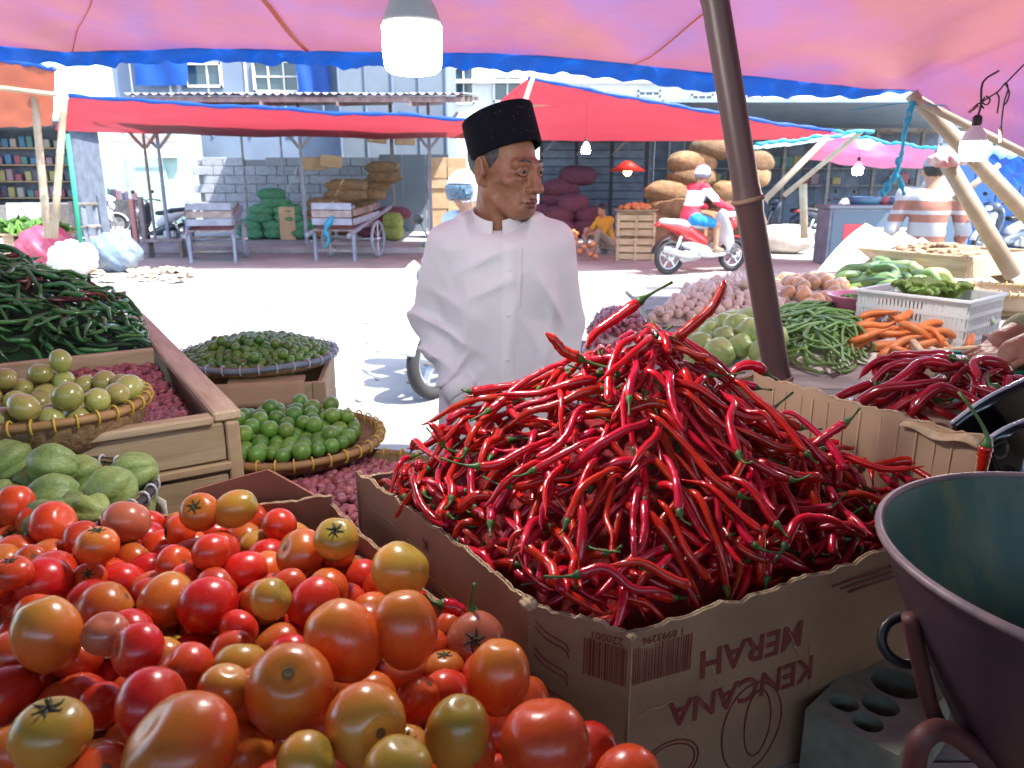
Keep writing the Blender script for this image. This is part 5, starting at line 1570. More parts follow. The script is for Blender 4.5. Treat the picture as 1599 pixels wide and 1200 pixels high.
for pts in ([(1530, 162), (1545, 152), (1560, 142), (1570, 130), (1574, 140), (1568, 160), (1564, 190), (1562, 222)], [(1513, 176), (1524, 165), (1530, 162), (1536, 170)], [(1556, 144), (1560, 155), (1557, 178)], [(1538, 152), (1534, 160), (1541, 164), (1546, 156), (1540, 150)], [(1570, 131), (1576, 145), (1572, 160), (1566, 165)], [(1570, 131), (1600, 100)]):
    mb.tube(catmull([PY(*q, 2.3) - o_ for q in pts], 20), .0022, 6)
mb.build('strand', m_black, t, smooth=True)
mb = MB(); mb.tube([PY(1562, 200, 2.3) - o_, PY(1563, 222, 2.3) - o_], .005, 8); mb.tube([PY(1513, 176, 2.3) - o_, PY(1527, 165, 2.3) - o_], .004, 8); mb.build('taped_end', m_node, t, smooth=True)
# red shaded lamp of the far stall
p = PY(980, 262, 18); t = thing('hanging_lamp', 'lit orange lamp under red shade near the plank shed', 'lamp', tuple(p))
mb = MB(); mb.lathe([(.06, .14), (.42, -.08), (.40, -.08), (.06, .12)], 16); mb.build('lamp_shade', mat('red_shade', (.6, .04, .02), .5, translucent=(.7, .08, .03), tmix=.5), t, smooth=True)
mb = MB(); mb.ell((0, 0, -.06), (.10, .10, .13), 10); mb.build('bulb', mat('warm_bulb', (.9, .6, .3), .4, emit=(1, .5, .15), estr=4), t, smooth=True)
mb = MB(); mb.tube([(0, 0, .1), (0, 0, 1.0)], .012, 6); mb.build('cord', m_black, t)

# ------------------------------------------------------------------ tables under the goods
def table(label, c, rz, x0, x1, y0, y1, z, n, m=None):
    t = thing('stall_table', label, 'table', (c[0], c[1], 0), rz)
    m = m or m_woodg
    for k in range(n):
        ya = y0 + (y1 - y0) * k / n
        mb = MB(); mb.box(((x0 + x1) / 2, ya + (y1 - y0) / n / 2, z - .0125 - .002 * (k % 2)), (x1 - x0, (y1 - y0) / n - .006, .025), bevel=.003); mb.build('plank', m, t)
    for sx in (x0 + .06, x1 - .06):
        for sy in (y0 + .06, y1 - .06):
            mb = MB(); mb.box((sx, sy, (z - .027) / 2), (.06, .06, z - .027)); mb.build('leg', m, t)
        mb = MB(); mb.box((sx, (y0 + y1) / 2, z - .06), (.04, y1 - y0 - .18, .06)); mb.build('bearer', m, t)
table('rough plank table under the tomato and chilli boxes', (0, 0), 0, -1.25, .95, .12, 1.22, .80, 8)
table('plank table under the wooden shallot and green chilli crate', (-.53, 1.42), R(32.3), -1.3, .0, .02, 1.35, .78, 8)
table('wide plank table under the vegetable heaps across the aisle', (0, 0), 0, .62, 3.3, 1.78, 4.2, .92, 14)
table('low plank table below the lime and shallot trays', (0, 0), 0, -.80, -.10, 1.30, 1.93, .66, 5)
# ------------------------------------------------------------------ produce materials
m_tom = dict(
    red=mat('tomato_red', (.58, .052, .012), .30, (.52, .028, .010), 3, bump=.03, bscale=8, bdist=.05, rnd=.18, hrnd=.008, coat=.16, rvar=.10, grad=(.56, .08, .015), gpos=(.75, 1.1)),
    orange=mat('tomato_orange', (.62, .11, .014), .30, (.58, .07, .012), 2.5, bump=.03, bscale=8, bdist=.05, rnd=.15, coat=.16, rvar=.08, grad=(.50, .16, .02), gpos=(.55, 1.0)),
    amber=mat('tomato_amber', (.56, .10, .015), .25, (.52, .14, .02), 8, rnd=.12, coat=.3, rvar=.08, grad=(.50, .24, .035), gpos=(.5, 1.0)),
    green=mat('tomato_yellow_green', (.56, .23, .03), .3, (.48, .26, .035), 3, rnd=.15, coat=.15, rvar=.08, grad=(.26, .24, .03), gpos=(.7, 1.15)),
    dull=mat('tomato_dull', (.44, .10, .05), .3, (.36, .12, .06), 9, rnd=.15, coat=.2, rvar=.08))
m_calyx = mat('calyx', (.045, .06, .018), .7, (.03, .03, .015), 40)
m_scar = mat('stem_scar', (.30, .20, .09), .9, (.10, .06, .03), 160, bump=.6, bscale=260)
m_stalk = mat('chilli_stalk', (.055, .13, .022), .45, (.035, .085, .018), 60, rnd=.25)
m_chil = mat('red_chilli', (.52, .008, .012), .22, (.40, .004, .010), 40, (.3, .7), bump=.45, bscale=110, bdist=.0022, rnd=.25, hrnd=.008, coat=.22, rvar=.08)
m_chil_i = mat('red_chilli_mass', (.50, .008, .012), .24, (.36, .004, .010), 40, bump=.30, bscale=110, bdist=.0018, rnd=.25, hrnd=.008, coat=.22, island=True)
m_chil_o = mat('orange_chilli', (.52, .045, .008), .2, (.44, .02, .008), 30, coat=.4)
m_chil_d = mat('dark_chilli', (.33, .005, .012), .18, (.23, .004, .010), 20, bump=.1, bscale=40, rnd=.25, coat=.6)
m_chil_g = mat('green_chilli', (.035, .17, .045), .2, (.065, .24, .06), 12, bump=.15, bscale=60, rnd=.35, hrnd=.02, coat=.4)
m_chil_b = mat('brown_chilli', (.10, .018, .012), .3, (.16, .02, .012), 12, rnd=.3, coat=.3)

def tomato_mesh(kind, m, n=22, k=16, seed=0):
    v = []
    for i in range(k + 1):
        a = math.pi * i / k                     # 0 = stem
        for j in range(n):
            b = 2 * math.pi * j / n
            lob = 1 + (.035 if kind == 'lobed' else .012) * math.cos(5 * b + seed) * max(0, math.cos(a) * .6 + .5) * math.sin(a)
            lob += .02 * math.sin(2 * b + seed * 2) * math.sin(a)
            r = math.sin(a) * lob; z = math.cos(a)
            if kind == 'plum': r *= .90 * (1 - .06 * math.cos(a) ** 2); z *= 1.12
            elif kind == 'lobed': z *= .86
            else: z *= .93
            dim = .16 * math.exp(-(a / .38) ** 2)
            z -= dim
            if kind == 'plum': z -= .05 * math.exp(-((math.pi - a) / .3) ** 2) * -1
            v.append((r, 0, z) if False else (r * math.cos(b), r * math.sin(b), z))
    f = [(i * n + j, (i + 1) * n + j, (i + 1) * n + (j + 1) % n, i * n + (j + 1) % n) for i in range(k) for j in range(n)]
    return mesh('tomato', v, f, m)
TM = {(kd, c): tomato_mesh(kd, m_tom[c], seed=q) for q, kd in enumerate(('round', 'plum', 'lobed')) for c in m_tom}
def calyx_mesh(stem):
    mb = MB()
    for k in range(6):
        a = k * math.pi / 3
        pts = [(0, 0, 0), (.14 * math.cos(a), .14 * math.sin(a), .03), (.30 * math.cos(a + .1), .30 * math.sin(a + .1), .02), (.42 * math.cos(a + .2), .42 * math.sin(a + .2), .09)]
        mb.tube(pts, [.05, .06, .04, .008], 5)
    if stem: mb.tube([(0, 0, 0), (.03, .02, .18), (.10, .03, .36)], [.055, .045, .05], 7)
    return mesh('calyx', mb.v, mb.f, m_calyx)
CAL = [calyx_mesh(True), calyx_mesh(False)]
mb = MB(); mb.lathe([(0, .02), (.07, .015), (.115, .03), (.13, .0), (.12, -.05), (0, -.06)], 14); SCAR = mesh('stem_scar', mb.v, [q[::-1] for q in mb.f], m_scar)
TOPZ = {'round': .93 - .16, 'plum': 1.12 - .16, 'lobed': .86 - .16}

def put_tomato(p, r, kind, c, axis, label, group, top=None, rng=rnd):
    q = Vector(axis).to_track_quat('Z', 'X')
    M = Matrix.Translation(p) @ q.to_matrix().to_4x4() @ Matrix.Rotation(rng.uniform(0, 6.28), 4, 'Z') @ Matrix.Diagonal((r, r, r, 1))
    o = link('tomato', TM[kind, c], None, M); put(o, label, 'tomato', group)
    if top == 'calyx': link('calyx', CAL[rng.random() < .5], o, Matrix.Translation((0, 0, TOPZ[kind] + .01)))
    elif top == 'scar': link('stem_scar', SCAR, o, Matrix.Translation((0, 0, TOPZ[kind] + .008)))
    return o

# ------------------------------------------------------------------ cardboard boxes
m_edge = mat('corrugated_edge', (.52, .38, .24), .9, (.38, .26, .15), 60)
m_ink = mat('dark_red_ink', (.17, .020, .018), .8, (.24, .06, .04), 60, (.5, .8))
def panel(box, a, b, z0, za, zb, m, th=.005, torn=.004, seed=0, edge=True, nseg=40, bow=0.0):
    a, b = np.array(a[:2], float), np.array(b[:2], float); d_ = b - a; L = np.linalg.norm(d_); d_ /= L
    nrm = np.array([d_[1], -d_[0]])          # outward for a clockwise... chosen by caller order
    o0 = np.array(tuple(box.location))
    def top(s): return za + (zb - za) * s + torn * float(sn(s * L * 60, 0, 0, seed)) + torn * .6 * float(sn(s * L * 170, 0, 0, seed + 3))
    def off(s, z): return bow * math.sin(math.pi * s) + .0016 * float(sn(s * L * 30, z * 26, 0, seed + 5))
    def P(s, z, w): 
        q = a + d_ * L * s + nrm * (w + off(s, z)); return np.array([q[0], q[1], z]) - o0
    v, f = [], []
    nz = 10
    for i in range(nseg + 1):
        s = i / nseg; zt = top(s)
        for j in range(nz + 1):
            v.append(P(s, z0 + (zt - z0) * j / nz, 0))
    k = len(v)
    for i in range(nseg + 1):
        s = i / nseg; zt = top(s)
        for j in range(nz + 1):
            v.append(P(s, z0 + (zt - z0) * j / nz, -th))
    g_ = lambda i, j: i * (nz + 1) + j
    for i in range(nseg):
        for j in range(nz):
            q = (g_(i, j), g_(i + 1, j), g_(i + 1, j + 1), g_(i, j + 1)); f.append(q); f.append(tuple(k + x for x in q[::-1]))
        f.append((g_(i, nz), g_(i + 1, nz), g_(i + 1, nz) + k, g_(i, nz) + k))
    for i, sg in ((0, 1), (nseg, -1)):
        for j in range(nz):
            q = (g_(i, j), g_(i, j + 1), g_(i, j + 1) + k, g_(i, j) + k); f.append(q if sg > 0 else q[::-1])
    mb = MB(); mb.raw(v, f); pn = mb.build('panel', m, box, smooth=False)
    if edge:
        # fluted edge: two liners with a wavy core between, just proud of the wall
        mb = MB(); n = int(L / .0022); pts = []
        for i in range(n + 1):
            s = i / n; pts.append(P(s, top(s) + .0006, -th / 2 + (th * .36) * math.sin(s * L / .0075 * 2 * math.pi)))
        mb.tube(pts, .0007, 4)
        for w in (-.0004, -th + .0004):
            pts = [P(i / 60, top(i / 60) + .0009 + .0006 * math.sin(i * 1.3), w) for i in range(61)]
            mb.tube(pts, [.0010 + .0003 * math.sin(i * 2.7 + seed) for i in range(61)], 5)
        mb.build('torn_edge', m_edge, pn, smooth=True)
    def frame(s, z, out=.0012):
        """matrix: local X along the wall, Y up, Z outward"""
        p_ = P(s, z, out)
        X = Vector((d_[0], d_[1], 0)); Z = Vector((nrm[0], nrm[1], 0)); Y = Vector((0, 0, 1))
        M = Matrix((X, Y, Z)).transposed().to_4x4(); M.translation = Vector(p_); return M
    return pn, frame, L
def crease(pn, frame, s0, z0, s1, z1, r=.0009):
    A, B = frame(s0, z0, .0003).translation, frame(s1, z1, .0003).translation
    mb = MB(); mb.tube(catmull([A, A.lerp(B, .35) + Vector((0, 0, .003)), A.lerp(B, .7) - Vector((0, 0, .002)), B], 14), [r * (.4 + .6 * abs(math.sin(k * 1.4))) for k in range(14)], 5); mb.build('crease', m_edge, pn, smooth=True)

ZT = .80
bL, bF1, bF2, bE, bB = (-.236, 1.087), (.018, .751), (.123, .701), (.640, .968), (.423, 1.300)
cbox = thing('cardboard_box', 'torn cardboard box with barcode print, heaped with red chillies', 'box', (.2, 1.0, ZT))
pnL, frL, LL = panel(cbox, bL, bF1, ZT, 1.072, 1.052, m_card, seed=1, bow=-.006)
pn1, fr1, L1 = panel(cbox, bF1, bF2, ZT, 1.048, 1.046, m_card, seed=2)
pn2, fr2, L2 = panel(cbox, bF2, bE, ZT, 1.046, 1.062, m_card, seed=3, bow=.012, nseg=60)
m_card_in = mat('pale_inner_cardboard', (.42, .27, .17), .85, (.36, .22, .135), 4, bump=.2, bscale=14)
pn3, fr3, L3 = panel(cbox, bE, bB, ZT, 1.165, 1.175, m_card_in, seed=4, bow=-.008, nseg=50)
pn4, fr4, L4 = panel(cbox, bB, bL, ZT, 1.172, 1.060, m_card, seed=5)
mb = MB(); P0 = [(*q, ZT + .004) for q in (bL, bF1, bF2, bE, bB)]; mb.raw([np.array(p) - np.array((.2, 1.0, ZT)) for p in P0], [(0, 1, 2, 3, 4)]); mb.build('bottom', m_card, cbox)
# flutes pressed through the inner wall as vertical ridges
mb = MB()
for k in range(14):
    s = .04 + k * .07 + rnd.uniform(-.01, .01)
    A, B = fr3(s, 1.02, -.0056), fr3(s, 1.160, -.0056)
    mb.tube([A.translation, B.translation], .0011 + .0006 * (k % 3 == 0), 5)
mb.build('crease', m_card_in, pn3, smooth=True)
for k in range(4):
    crease(pn3, fr3, rnd.uniform(.1, .4), rnd.uniform(1.05, 1.12), rnd.uniform(.5, .9), rnd.uniform(1.05, 1.12), .0006)
# crushed corner
def lump(P): return elld(P, (0, 0, 0), (.010, .010, .007)) + .003 * sn(P[..., 0] * 400, P[..., 1] * 400, P[..., 2] * 500, 1)
v, f = nets(lump, (-.016, -.016, -.012), (.016, .016, .012), .0025)
link('crushed_corner', mesh('crushed_corner', v, f, m_edge), cbox, Matrix.Translation(Vector((bF1[0], bF1[1], 1.051)) - Vector(cbox.location)))
link('crushed_corner', mesh('crushed_corner', v, f, m_edge), cbox, Matrix.Translation(Vector((bF2[0], bF2[1], 1.043)) - Vector(cbox.location)) @ Matrix.Diagonal((.6, .6, .6, 1)))
# printing: barcode round the fold, upside-down digits, brand lettering
def bars(pn, frame, L, s0, s1, z0, z1, seed):
    rr = random.Random(seed); mb = MB(); x = s0 * L
    while x < s1 * L:
        w = rr.choice((.0008, .0012, .0017, .0025)); M = frame(x / L, (z0 + z1) / 2, .0008)
        c = M.translation; X = M.col[0].xyz; Y = M.col[1].xyz
        hh = (z1 - z0) / 2
        mb.raw([c - Y * hh, c + X * w - Y * hh, c + X * w + Y * hh, c + Y * hh], [(0, 1, 2, 3)])
        x += w + rr.choice((.0008, .0010, .0015))
    mb.build('barcode', m_ink, pn)
bars(pn1, fr1, L1, .56, .985, .983, 1.028, 1); bars(pn2, fr2, L2, .006, .13, .983, 1.028, 2)
U = Matrix.Rotation(math.pi, 4, 'Z')
def ink(body, size, pn, frame, L, s, z, ang=math.pi, bold=0.0):
    ca, sa = math.cos(ang), math.sin(ang)
    def wrap(x, y, w):
        X, Y = x * ca - y * sa, x * sa + y * ca
        return frame(s + X / L, z + Y, .0009 + w).translation
    text(body, size, m_ink, pn, None, 'lettering', .0002, bold, wrap)
ink('220001', .0125, pn1, fr1, L1, .775, 1.0345); ink('1 8993296', .0125, pn2, fr2, L2, .068, 1.0345)
ink('MERAH', .047, pn2, fr2, L2, .285, .985, bold=.0008); ink('KENCANA', .045, pn2, fr2, L2, .275, .932, bold=.0008)
ink('3000', .03, pn2, fr2, L2, .80, .985, R(-80))
def ring(pn, frame, s, z, rx, rz, r=.0011, a0=0, a1=6.2832):
    mb = MB()
    mb.tube([frame(s + rx * math.cos(a) / L2, z + rz * math.sin(a), .0004).translation for a in np.linspace(a0, a1, 40)], r, 4); mb.build('print_outline', m_ink, pn, smooth=True)
ring(pn2, fr2, .10, .865, .040, .030); ring(pn2, fr2, .10, .865, .035, .025)
ring(pn2, fr2, .30, .875, .045, .060); ring(pn2, fr2, .315, .878, .020, .045)
for q in range(3):
    M = fr1(.26, 1.03 - q * .034, .001); mb = MB()
    for dz in (0, -.008):
        mb.tube(catmull([M @ Vector((x * .001, y * .001 + dz, 0)) for x, y in ((-22, 4), (-12, -6), (2, -12), (14, -16), (18, -24))], 16), .0008, 4)
    mb.build('print_outline', m_ink, pn1, smooth=True)
for q in range(3):
    M = fr2(.62, 1.035 - q * .008, .004); mb = MB(); mb.box(M.translation, (.16 - .03 * q, .0006, .0028), (0, 0, math.atan2(bE[1] - bF2[1], bE[0] - bF2[0]))); mb.build('print_line', m_ink, pn2)
ink('K', .022, pnL, frL, LL, .46, 1.03)
for a in ((.20, .955, .17, 1.0), (.12, .905, .33, .925), (.36, 1.0, .42, .95), (.02, .94, .10, .95), (.5, .93, .62, .97), (.44, .965, .455, .90)):
    crease(pn2, fr2, *a)
crease(pnL, frL, .3, .99, .98, .97); crease(pnL, frL, .1, 1.03, .5, 1.015)
mb = MB(); mb.tube([fr2(.002, .81, .0006).translation, fr2(.002, 1.03, .0006).translation], .0008, 5); mb.build('fold', m_edge, pn2)
# flap curl at the far end of the pale wall
M = fr3(.16, 1.168, -.003)
v, f = thick_sheet(lambda u, q: tuple(M @ Vector(((u - .5) * .11, -.004 - .010 * q + .004 * math.sin(u * 9), -.010 * q - .006 * math.sin(q * 2.4)))), 18, 5, .0025)
mb = MB(); mb.raw(v, f); mb.build('torn_flap', m_edge, pn3, smooth=True)

# ------------------------------------------------------------------ the heap of red chillies
poly = [bL, bF1, bF2, bE, bB]
cd, cpush = in_poly(poly)
PK = np.array([.205, 1.07]); PKZ = 1.292
bz = np.array([1.060, 1.030, 1.020, 1.020, 1.055])             # height of the heap where it meets each corner
pp = np.array(poly, float)
def chilli_height(X, Y):
    X = np.asarray(X, float); Y = np.asarray(Y, float)
    dx, dy = X - PK[0], Y - PK[1]
    best_t = np.full(X.shape, 1e9); bzv = np.zeros(X.shape)
    for i in range(5):
        a, b = pp[i], pp[(i + 1) % 5]; e = b - a
        den = dx * e[1] - dy * e[0]
        den = np.where(np.abs(den) < 1e-9, 1e-9, den)
        t_ = ((a[0] - PK[0]) * e[1] - (a[1] - PK[1]) * e[0]) / den
        s_ = ((a[0] - PK[0]) * dy - (a[1] - PK[1]) * dx) / den
        ok = (t_ > 0) & (s_ >= -.001) & (s_ <= 1.001)
        upd = ok & (t_ < best_t)
        zz = bz[i] + (bz[(i + 1) % 5] - bz[i]) * s_
        if i == 3: zz = zz - .07 * 4 * s_ * (1 - s_)
        best_t = np.where(upd, t_, best_t); bzv = np.where(upd, zz, bzv)
    t_ = np.clip(1 / best_t, 0, 1.2)
    h = 1 - np.sqrt(t_ ** 2 + .006) + .077 * .6
    h = np.clip(h, 0, None)
    ez = 1.02 + .55 * np.clip((dx * .92 + dy * .2) / (np.hypot(dx, dy) + 1e-6), 0, 1) ** 1.5
    z = bzv + (PKZ - bzv) * h ** ez
    out = t_ > 1
    return np.where(out, 1.05, z)
def base_h(X, Y):
    z = chilli_height(X, Y) - .046
    return np.where(cd(X, Y) < -.001, 1.045, z)
pods = drape(3300, (-.27, .66, .68, 1.34), base_h, (.085, .145), (.0046, .0072), lambda x, y, e: cd(x, y) > .008 - e, seed=11, cell=.0045, curl=1.25, npt=13, sag=.22, pick=6, wig=1.0, lift=.062)

def pod_geo(P, r, n=9, tip=.35, taper=.55, seed=0):
    k = len(P)
    Q = catmull(P, k + 4); m_ = len(Q)
    t_ = np.linspace(0, 1, m_)
    rad = r * (1 - (1 - taper) * t_ ** 1.3) * np.where(t_ > .86, np.sqrt(np.clip((1 - t_) / .14, 0, 1)) * (1 - tip) + tip * 0.15, 1) * (1 + .07 * np.sin(t_ * 31 + seed * 2.1) + .05 * np.sin(t_ * 53 + seed))
    rad[0] *= .55; rad = np.maximum(rad, r * .05)
    return tube(Q, rad, n)
def stalk_geo(P, r, rng, L=None):
    d_ = P[0] - P[1]; d_ /= np.linalg.norm(d_) + 1e-9
    L = L or rng.uniform(.018, .040)
    b_ = rng.normal(0, .45, 3); b_[2] = abs(b_[2]) * .8
    p0 = P[0] - d_ * .004; p1 = P[0] + d_ * L * .22; p2 = P[0] + d_ * L * .6 + b_ * L * .25; p3 = P[0] + d_ * L + b_ * L * .7
    return tube(catmull([p0, p1, p2, p3], 9), [r * .80, r * .86, r * .6, r * .34, r * .26, r * .22, r * .22, r * .25, r * .28], 6)
# short pods tucked in along the walls
pods += drape(300, (-.27, .66, .68, 1.34), lambda X, Y: np.where(cd(X, Y) < -.001, 1.045, chilli_height(X, Y) - .030), (.045, .085), (.0046, .0068), lambda x, y, e: .058 > cd(x, y) > .006 - e * .6 and y < 1.06 and x + .6 * (1.1 - y) < .62, seed=12, cell=.0045, curl=1.4, npt=9, sag=.25, pick=5, lift=.05)
rng = np.random.default_rng(5)
# hand-laid pods that break the outline
def hand(pts, r, Y=1.05, stalk=True):
    return (catmull([PY(*q, Y) for q in pts], 13), r, 1.0)
extra = [hand([(1055, 530), (1085, 505), (1112, 480), (1128, 450), (1131, 436)], .0085, 1.06), hand([(1195, 582), (1178, 571), (1152, 575), (1135, 600), (1128, 630)], .0085, 1.10),
         hand([(905, 560), (880, 548), (866, 532), (851, 519)], .0085, 1.0), hand([(1180, 605), (1150, 596), (1120, 578)], .007, 1.12), hand([(1000, 470), (965, 495), (930, 520), (915, 545)], .0085, 1.05),
         hand([(690, 690), (682, 672), (668, 660)], .006, .99), hand([(1320, 660), (1290, 680), (1262, 700)], .007, 1.0), hand([(1205, 640), (1190, 652), (1160, 668)], .007, 1.06)]
pods = [(P, r, s) for P, r, s in pods if not np.any((cd(P[:, 0], P[:, 1]) < r + .001) & (P[:, 2] < 1.072))]
score = []
for P, r, s in pods:
    dist = np.linalg.norm(P.mean(0) - np.array([0, 0, 1.5]))
    score.append(s * (len(P) * r) / dist ** 2)
order = np.argsort(score)[::-1]
single = set(order[:288].tolist())
allp = [(P, r, i in single) for i, (P, r, s) in enumerate(pods)] + [(P, r, True) for P, r, s in extra]
sv, sf, gv, gf = [], [], [], []
for i, (P, r, ind) in enumerate(allp):
    v, f = pod_geo(P, r, 9 if ind else 8, seed=i)
    c0 = P.mean(0)
    hasst = rng.random() < .62 or i >= len(pods)
    st = stalk_geo(P, r, rng) if hasst else None
    if st and np.any((cd(st[0][:, 0], st[0][:, 1]) < .004) & (st[0][:, 2] < 1.09)): st = None
    if ind:
        orange = rng.random() < .025
        o = link('red_chilli', mesh('red_chilli', v - c0, f, m_chil_o if orange else m_chil), None, Matrix.Translation(c0))
        put(o, 'orange-tinged long chilli among the red ones in the cardboard box' if orange else 'long glossy red chilli in the tall heap in the printed cardboard box', 'chilli', 'orange-tinged chillies' if orange else 'red chillies in the heap')
        if st: link('stalk', mesh('stalk', st[0] - c0, st[1], m_stalk), o)
    else:
        n = len(sv); sv += list(v); sf += [tuple(a + n for a in q) for q in f]
        if st: n = len(gv); gv += list(st[0]); gf += [tuple(a + n for a in q) for q in st[1]]
# darkened sheet that closes the heap from below
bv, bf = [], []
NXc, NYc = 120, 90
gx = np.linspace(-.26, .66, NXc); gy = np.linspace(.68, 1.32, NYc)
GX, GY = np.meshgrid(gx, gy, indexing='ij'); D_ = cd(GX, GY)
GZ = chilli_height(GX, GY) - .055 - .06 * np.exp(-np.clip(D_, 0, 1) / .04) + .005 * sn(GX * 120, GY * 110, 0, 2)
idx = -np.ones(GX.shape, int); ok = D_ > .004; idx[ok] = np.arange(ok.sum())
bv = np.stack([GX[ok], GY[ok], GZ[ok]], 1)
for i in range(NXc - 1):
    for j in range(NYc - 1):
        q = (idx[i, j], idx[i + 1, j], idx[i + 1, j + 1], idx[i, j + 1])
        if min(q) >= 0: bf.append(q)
n = len(sv); sv += list(bv); sf += [tuple(int(a) + n for a in q) for q in bf]
m_chil_c = mat('shaded_chilli_core', (.30, .006, .010), .8, (.18, .004, .008), 90, bump=.8, bscale=90, bdist=.01)  # core darkened: shade between the pods is put into its colour
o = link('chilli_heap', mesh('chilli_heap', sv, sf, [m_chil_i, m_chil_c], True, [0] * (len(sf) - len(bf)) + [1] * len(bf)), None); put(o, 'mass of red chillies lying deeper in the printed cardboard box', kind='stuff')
n = len(sv)
s2 = link('stalks', mesh('stalks', gv, gf, m_stalk), o); s2['kind'] = 'stuff'
# two chillies fallen beside the tomatoes and one dark dry tip
for k, pts in enumerate(([(690, 945), (712, 950), (728, 965), (738, 990)], [(738, 955), (742, 980), (740, 1005)], [(1540, 695), (1536, 720), (1532, 745)])):
    P = catmull([PY(*q, (.72, .71, .90)[k]) for q in pts], 12); v, f = pod_geo(P, .0085, 9, seed=k); c0 = P.mean(0)
    o = link('red_chilli', mesh('red_chilli', v - c0, f, m_chil), None, Matrix.Translation(c0)); put(o, ('red chilli curled down behind the big tomatoes', 'short red chilli standing against the printed box by the tomatoes', 'red chilli standing up behind the scale pan')[k], 'chilli')
    st = stalk_geo(P, .0085, rng, .045 if k == 2 else None); link('stalk', mesh('stalk', st[0] - c0, st[1], m_stalk), o)

# ------------------------------------------------------------------ tomato box and heap
tb = thing('cardboard_box', 'low cardboard box overflowing with tomatoes', 'box', (-.4, .7, ZT))
tA, tB, tC, tD, tE_ = (-.86, 1.00), (-.268, 1.062), (.022, .672), (.128, .566), (.10, .24)
tF = (-.62, .24)
m_card2 = mat('reddish_cardboard', (.36, .16, .10), .85, (.28, .12, .075), 6, bump=.15, bscale=30)
panel(tb, tB, tA, ZT, 1.045, 1.0, m_card2, seed=12)
panel(tb, tC, tB, ZT, 1.0, 1.03, m_card2, seed=13)
panel(tb, tD, tC, ZT, .965, 1.0, m_card2, seed=14)
panel(tb, tE_, tD, ZT, .95, .965, m_card2, seed=15); panel(tb, tF, tE_, ZT, .97, .95, m_card2, seed=16); panel(tb, tA, tF, ZT, 1.0, .97, m_card2, seed=17)
o_ = Vector(tb.location)
FA, FB, FC = PY(300, 772, 1.075) - o_, PY(432, 738, 1.078) - o_, PY(500, 800, 1.06) - o_
v, f = thick_sheet(lambda u, q: tuple((FA.lerp(FC, u) + (Vector((0, 0, -.04)) * (1 - q))) + Vector((0, .01 * math.sin(u * 3), (1 - abs(u * 2 - 1.2) * .75) * .052 * q))), 20, 6, .004)
mb = MB(); mb.raw(v, f); mb.build('flap', m_card2, tb, smooth=False)
def zs(y): return np.interp(y, [.30, .45, .75, 1.05], [1.125, 1.120, 1.104, 1.090])
v, f = sheet(lambda u, q: (-.80 + .86 * u - .10 * q, .27 + .70 * q, float(zs(.27 + .7 * q)) - .098 - (.03 if u > .9 else 0)), 12, 12)
mb = MB(); mb.raw([np.array(p_) - np.array((-.4, .7, ZT)) for p_ in v], f); mb.build('raised_bottom', m_card2, tb, smooth=True)
td, tpush = in_poly([tA, tB, tC, tD, tE_, tF])
big = [  # px, py, width px, kind, colour, top, stem axis, label
    (453, 1078, 146, 'plum', 'orange', 'scar', (.18, -.55, .8), 'biggest orange-red plum tomato with corky stem scar turned up'),
    (536, 1000, 118, 'plum', 'orange', None, (-.55, .1, .9), 'large orange plum tomato with pale yellow shoulder'),
    (632, 982, 108, 'plum', 'orange', None, (-.1, .3, 1), 'smooth upright orange plum tomato beside the yellow-shouldered one'),
    (779, 1057, 104, 'plum', 'orange', None, (.1, .2, 1), 'egg-shaped orange tomato leaning on the printed box corner'),
    (851, 1160, 144, 'round', 'red', None, (-.1, .3, .9), 'large deep orange-red tomato at the box corner, next to the egg-shaped one'),
    (571, 1132, 130, 'round', 'amber', 'scar', (.6, -.75, .3), 'round orange tomato with stem scar facing sideways'),
    (625, 890, 94, 'round', 'green', None, (.5, .2, .7), 'orange and green tomato against the printed box'),
    (282, 1172, 182, 'lobed', 'orange', None, (-.6, -.2, .8), 'very large ribbed orange tomato low in the heap'),
    (80, 1148, 120, 'round', 'green', 'calyx', (.05, .0, 1), 'yellow-green tomato with upright dark stalk'),
    (74, 990, 106, 'plum', 'amber', None, (-.3, .2, .9), 'orange tomato with a faint yellow patch near the heap side'),
    (714, 1145, 108, 'plum', 'green', None, (.2, -.1, 1), 'brownish green tomato below the egg-shaped tomato'),
    (622, 1203, 110, 'round', 'green', None, (.3, .2, .8), 'pale yellow-green tomato at the bottom of the heap'),
    (478, 1190, 95, 'round', 'green', None, (.8, .1, .4), 'shiny green tomato half buried below the biggest tomato'),
    (238, 1100, 118, 'lobed', 'red', None, (.9, .1, .3), 'long ribbed red tomato lying on its side'),
    (165, 990, 70, 'round', 'dull', None, (.2, -.2, .9), 'dull khaki tomato beside the orange plum tomato'),
    (215, 1015, 88, 'lobed', 'red', 'scar', (-.7, -.6, .4), 'glossy red tomato with stem scar at its side'),
    (350, 1075, 80, 'round', 'amber', None, (.3, .1, .9), 'small orange tomato beside the biggest tomato'),
    (423, 935, 66, 'round', 'green', None, (.8, .1, .5), 'golden yellow tomato with green end in the middle of the heap'),
    (368, 795, 62, 'plum', 'green', None, (.8, .2, .3), 'olive green plum tomato at the rear of the heap'),
    (525, 842, 70, 'lobed', 'green', 'calyx', (.1, -.5, .8), 'yellow and green ribbed tomato with dark calyx'),
    (312, 800, 62, 'round', 'orange', 'calyx', (.0, -.7, .7), 'orange-red tomato showing a dark star calyx'),
    (152, 852, 64, 'round', 'orange', 'calyx', (.1, .0, 1), 'orange tomato with a tall spiky calyx'),
    (20, 895, 60, 'lobed', 'red', 'calyx', (.0, -.1, 1), 'red tomato with upright stalk at the side of the heap')]
fixed = []
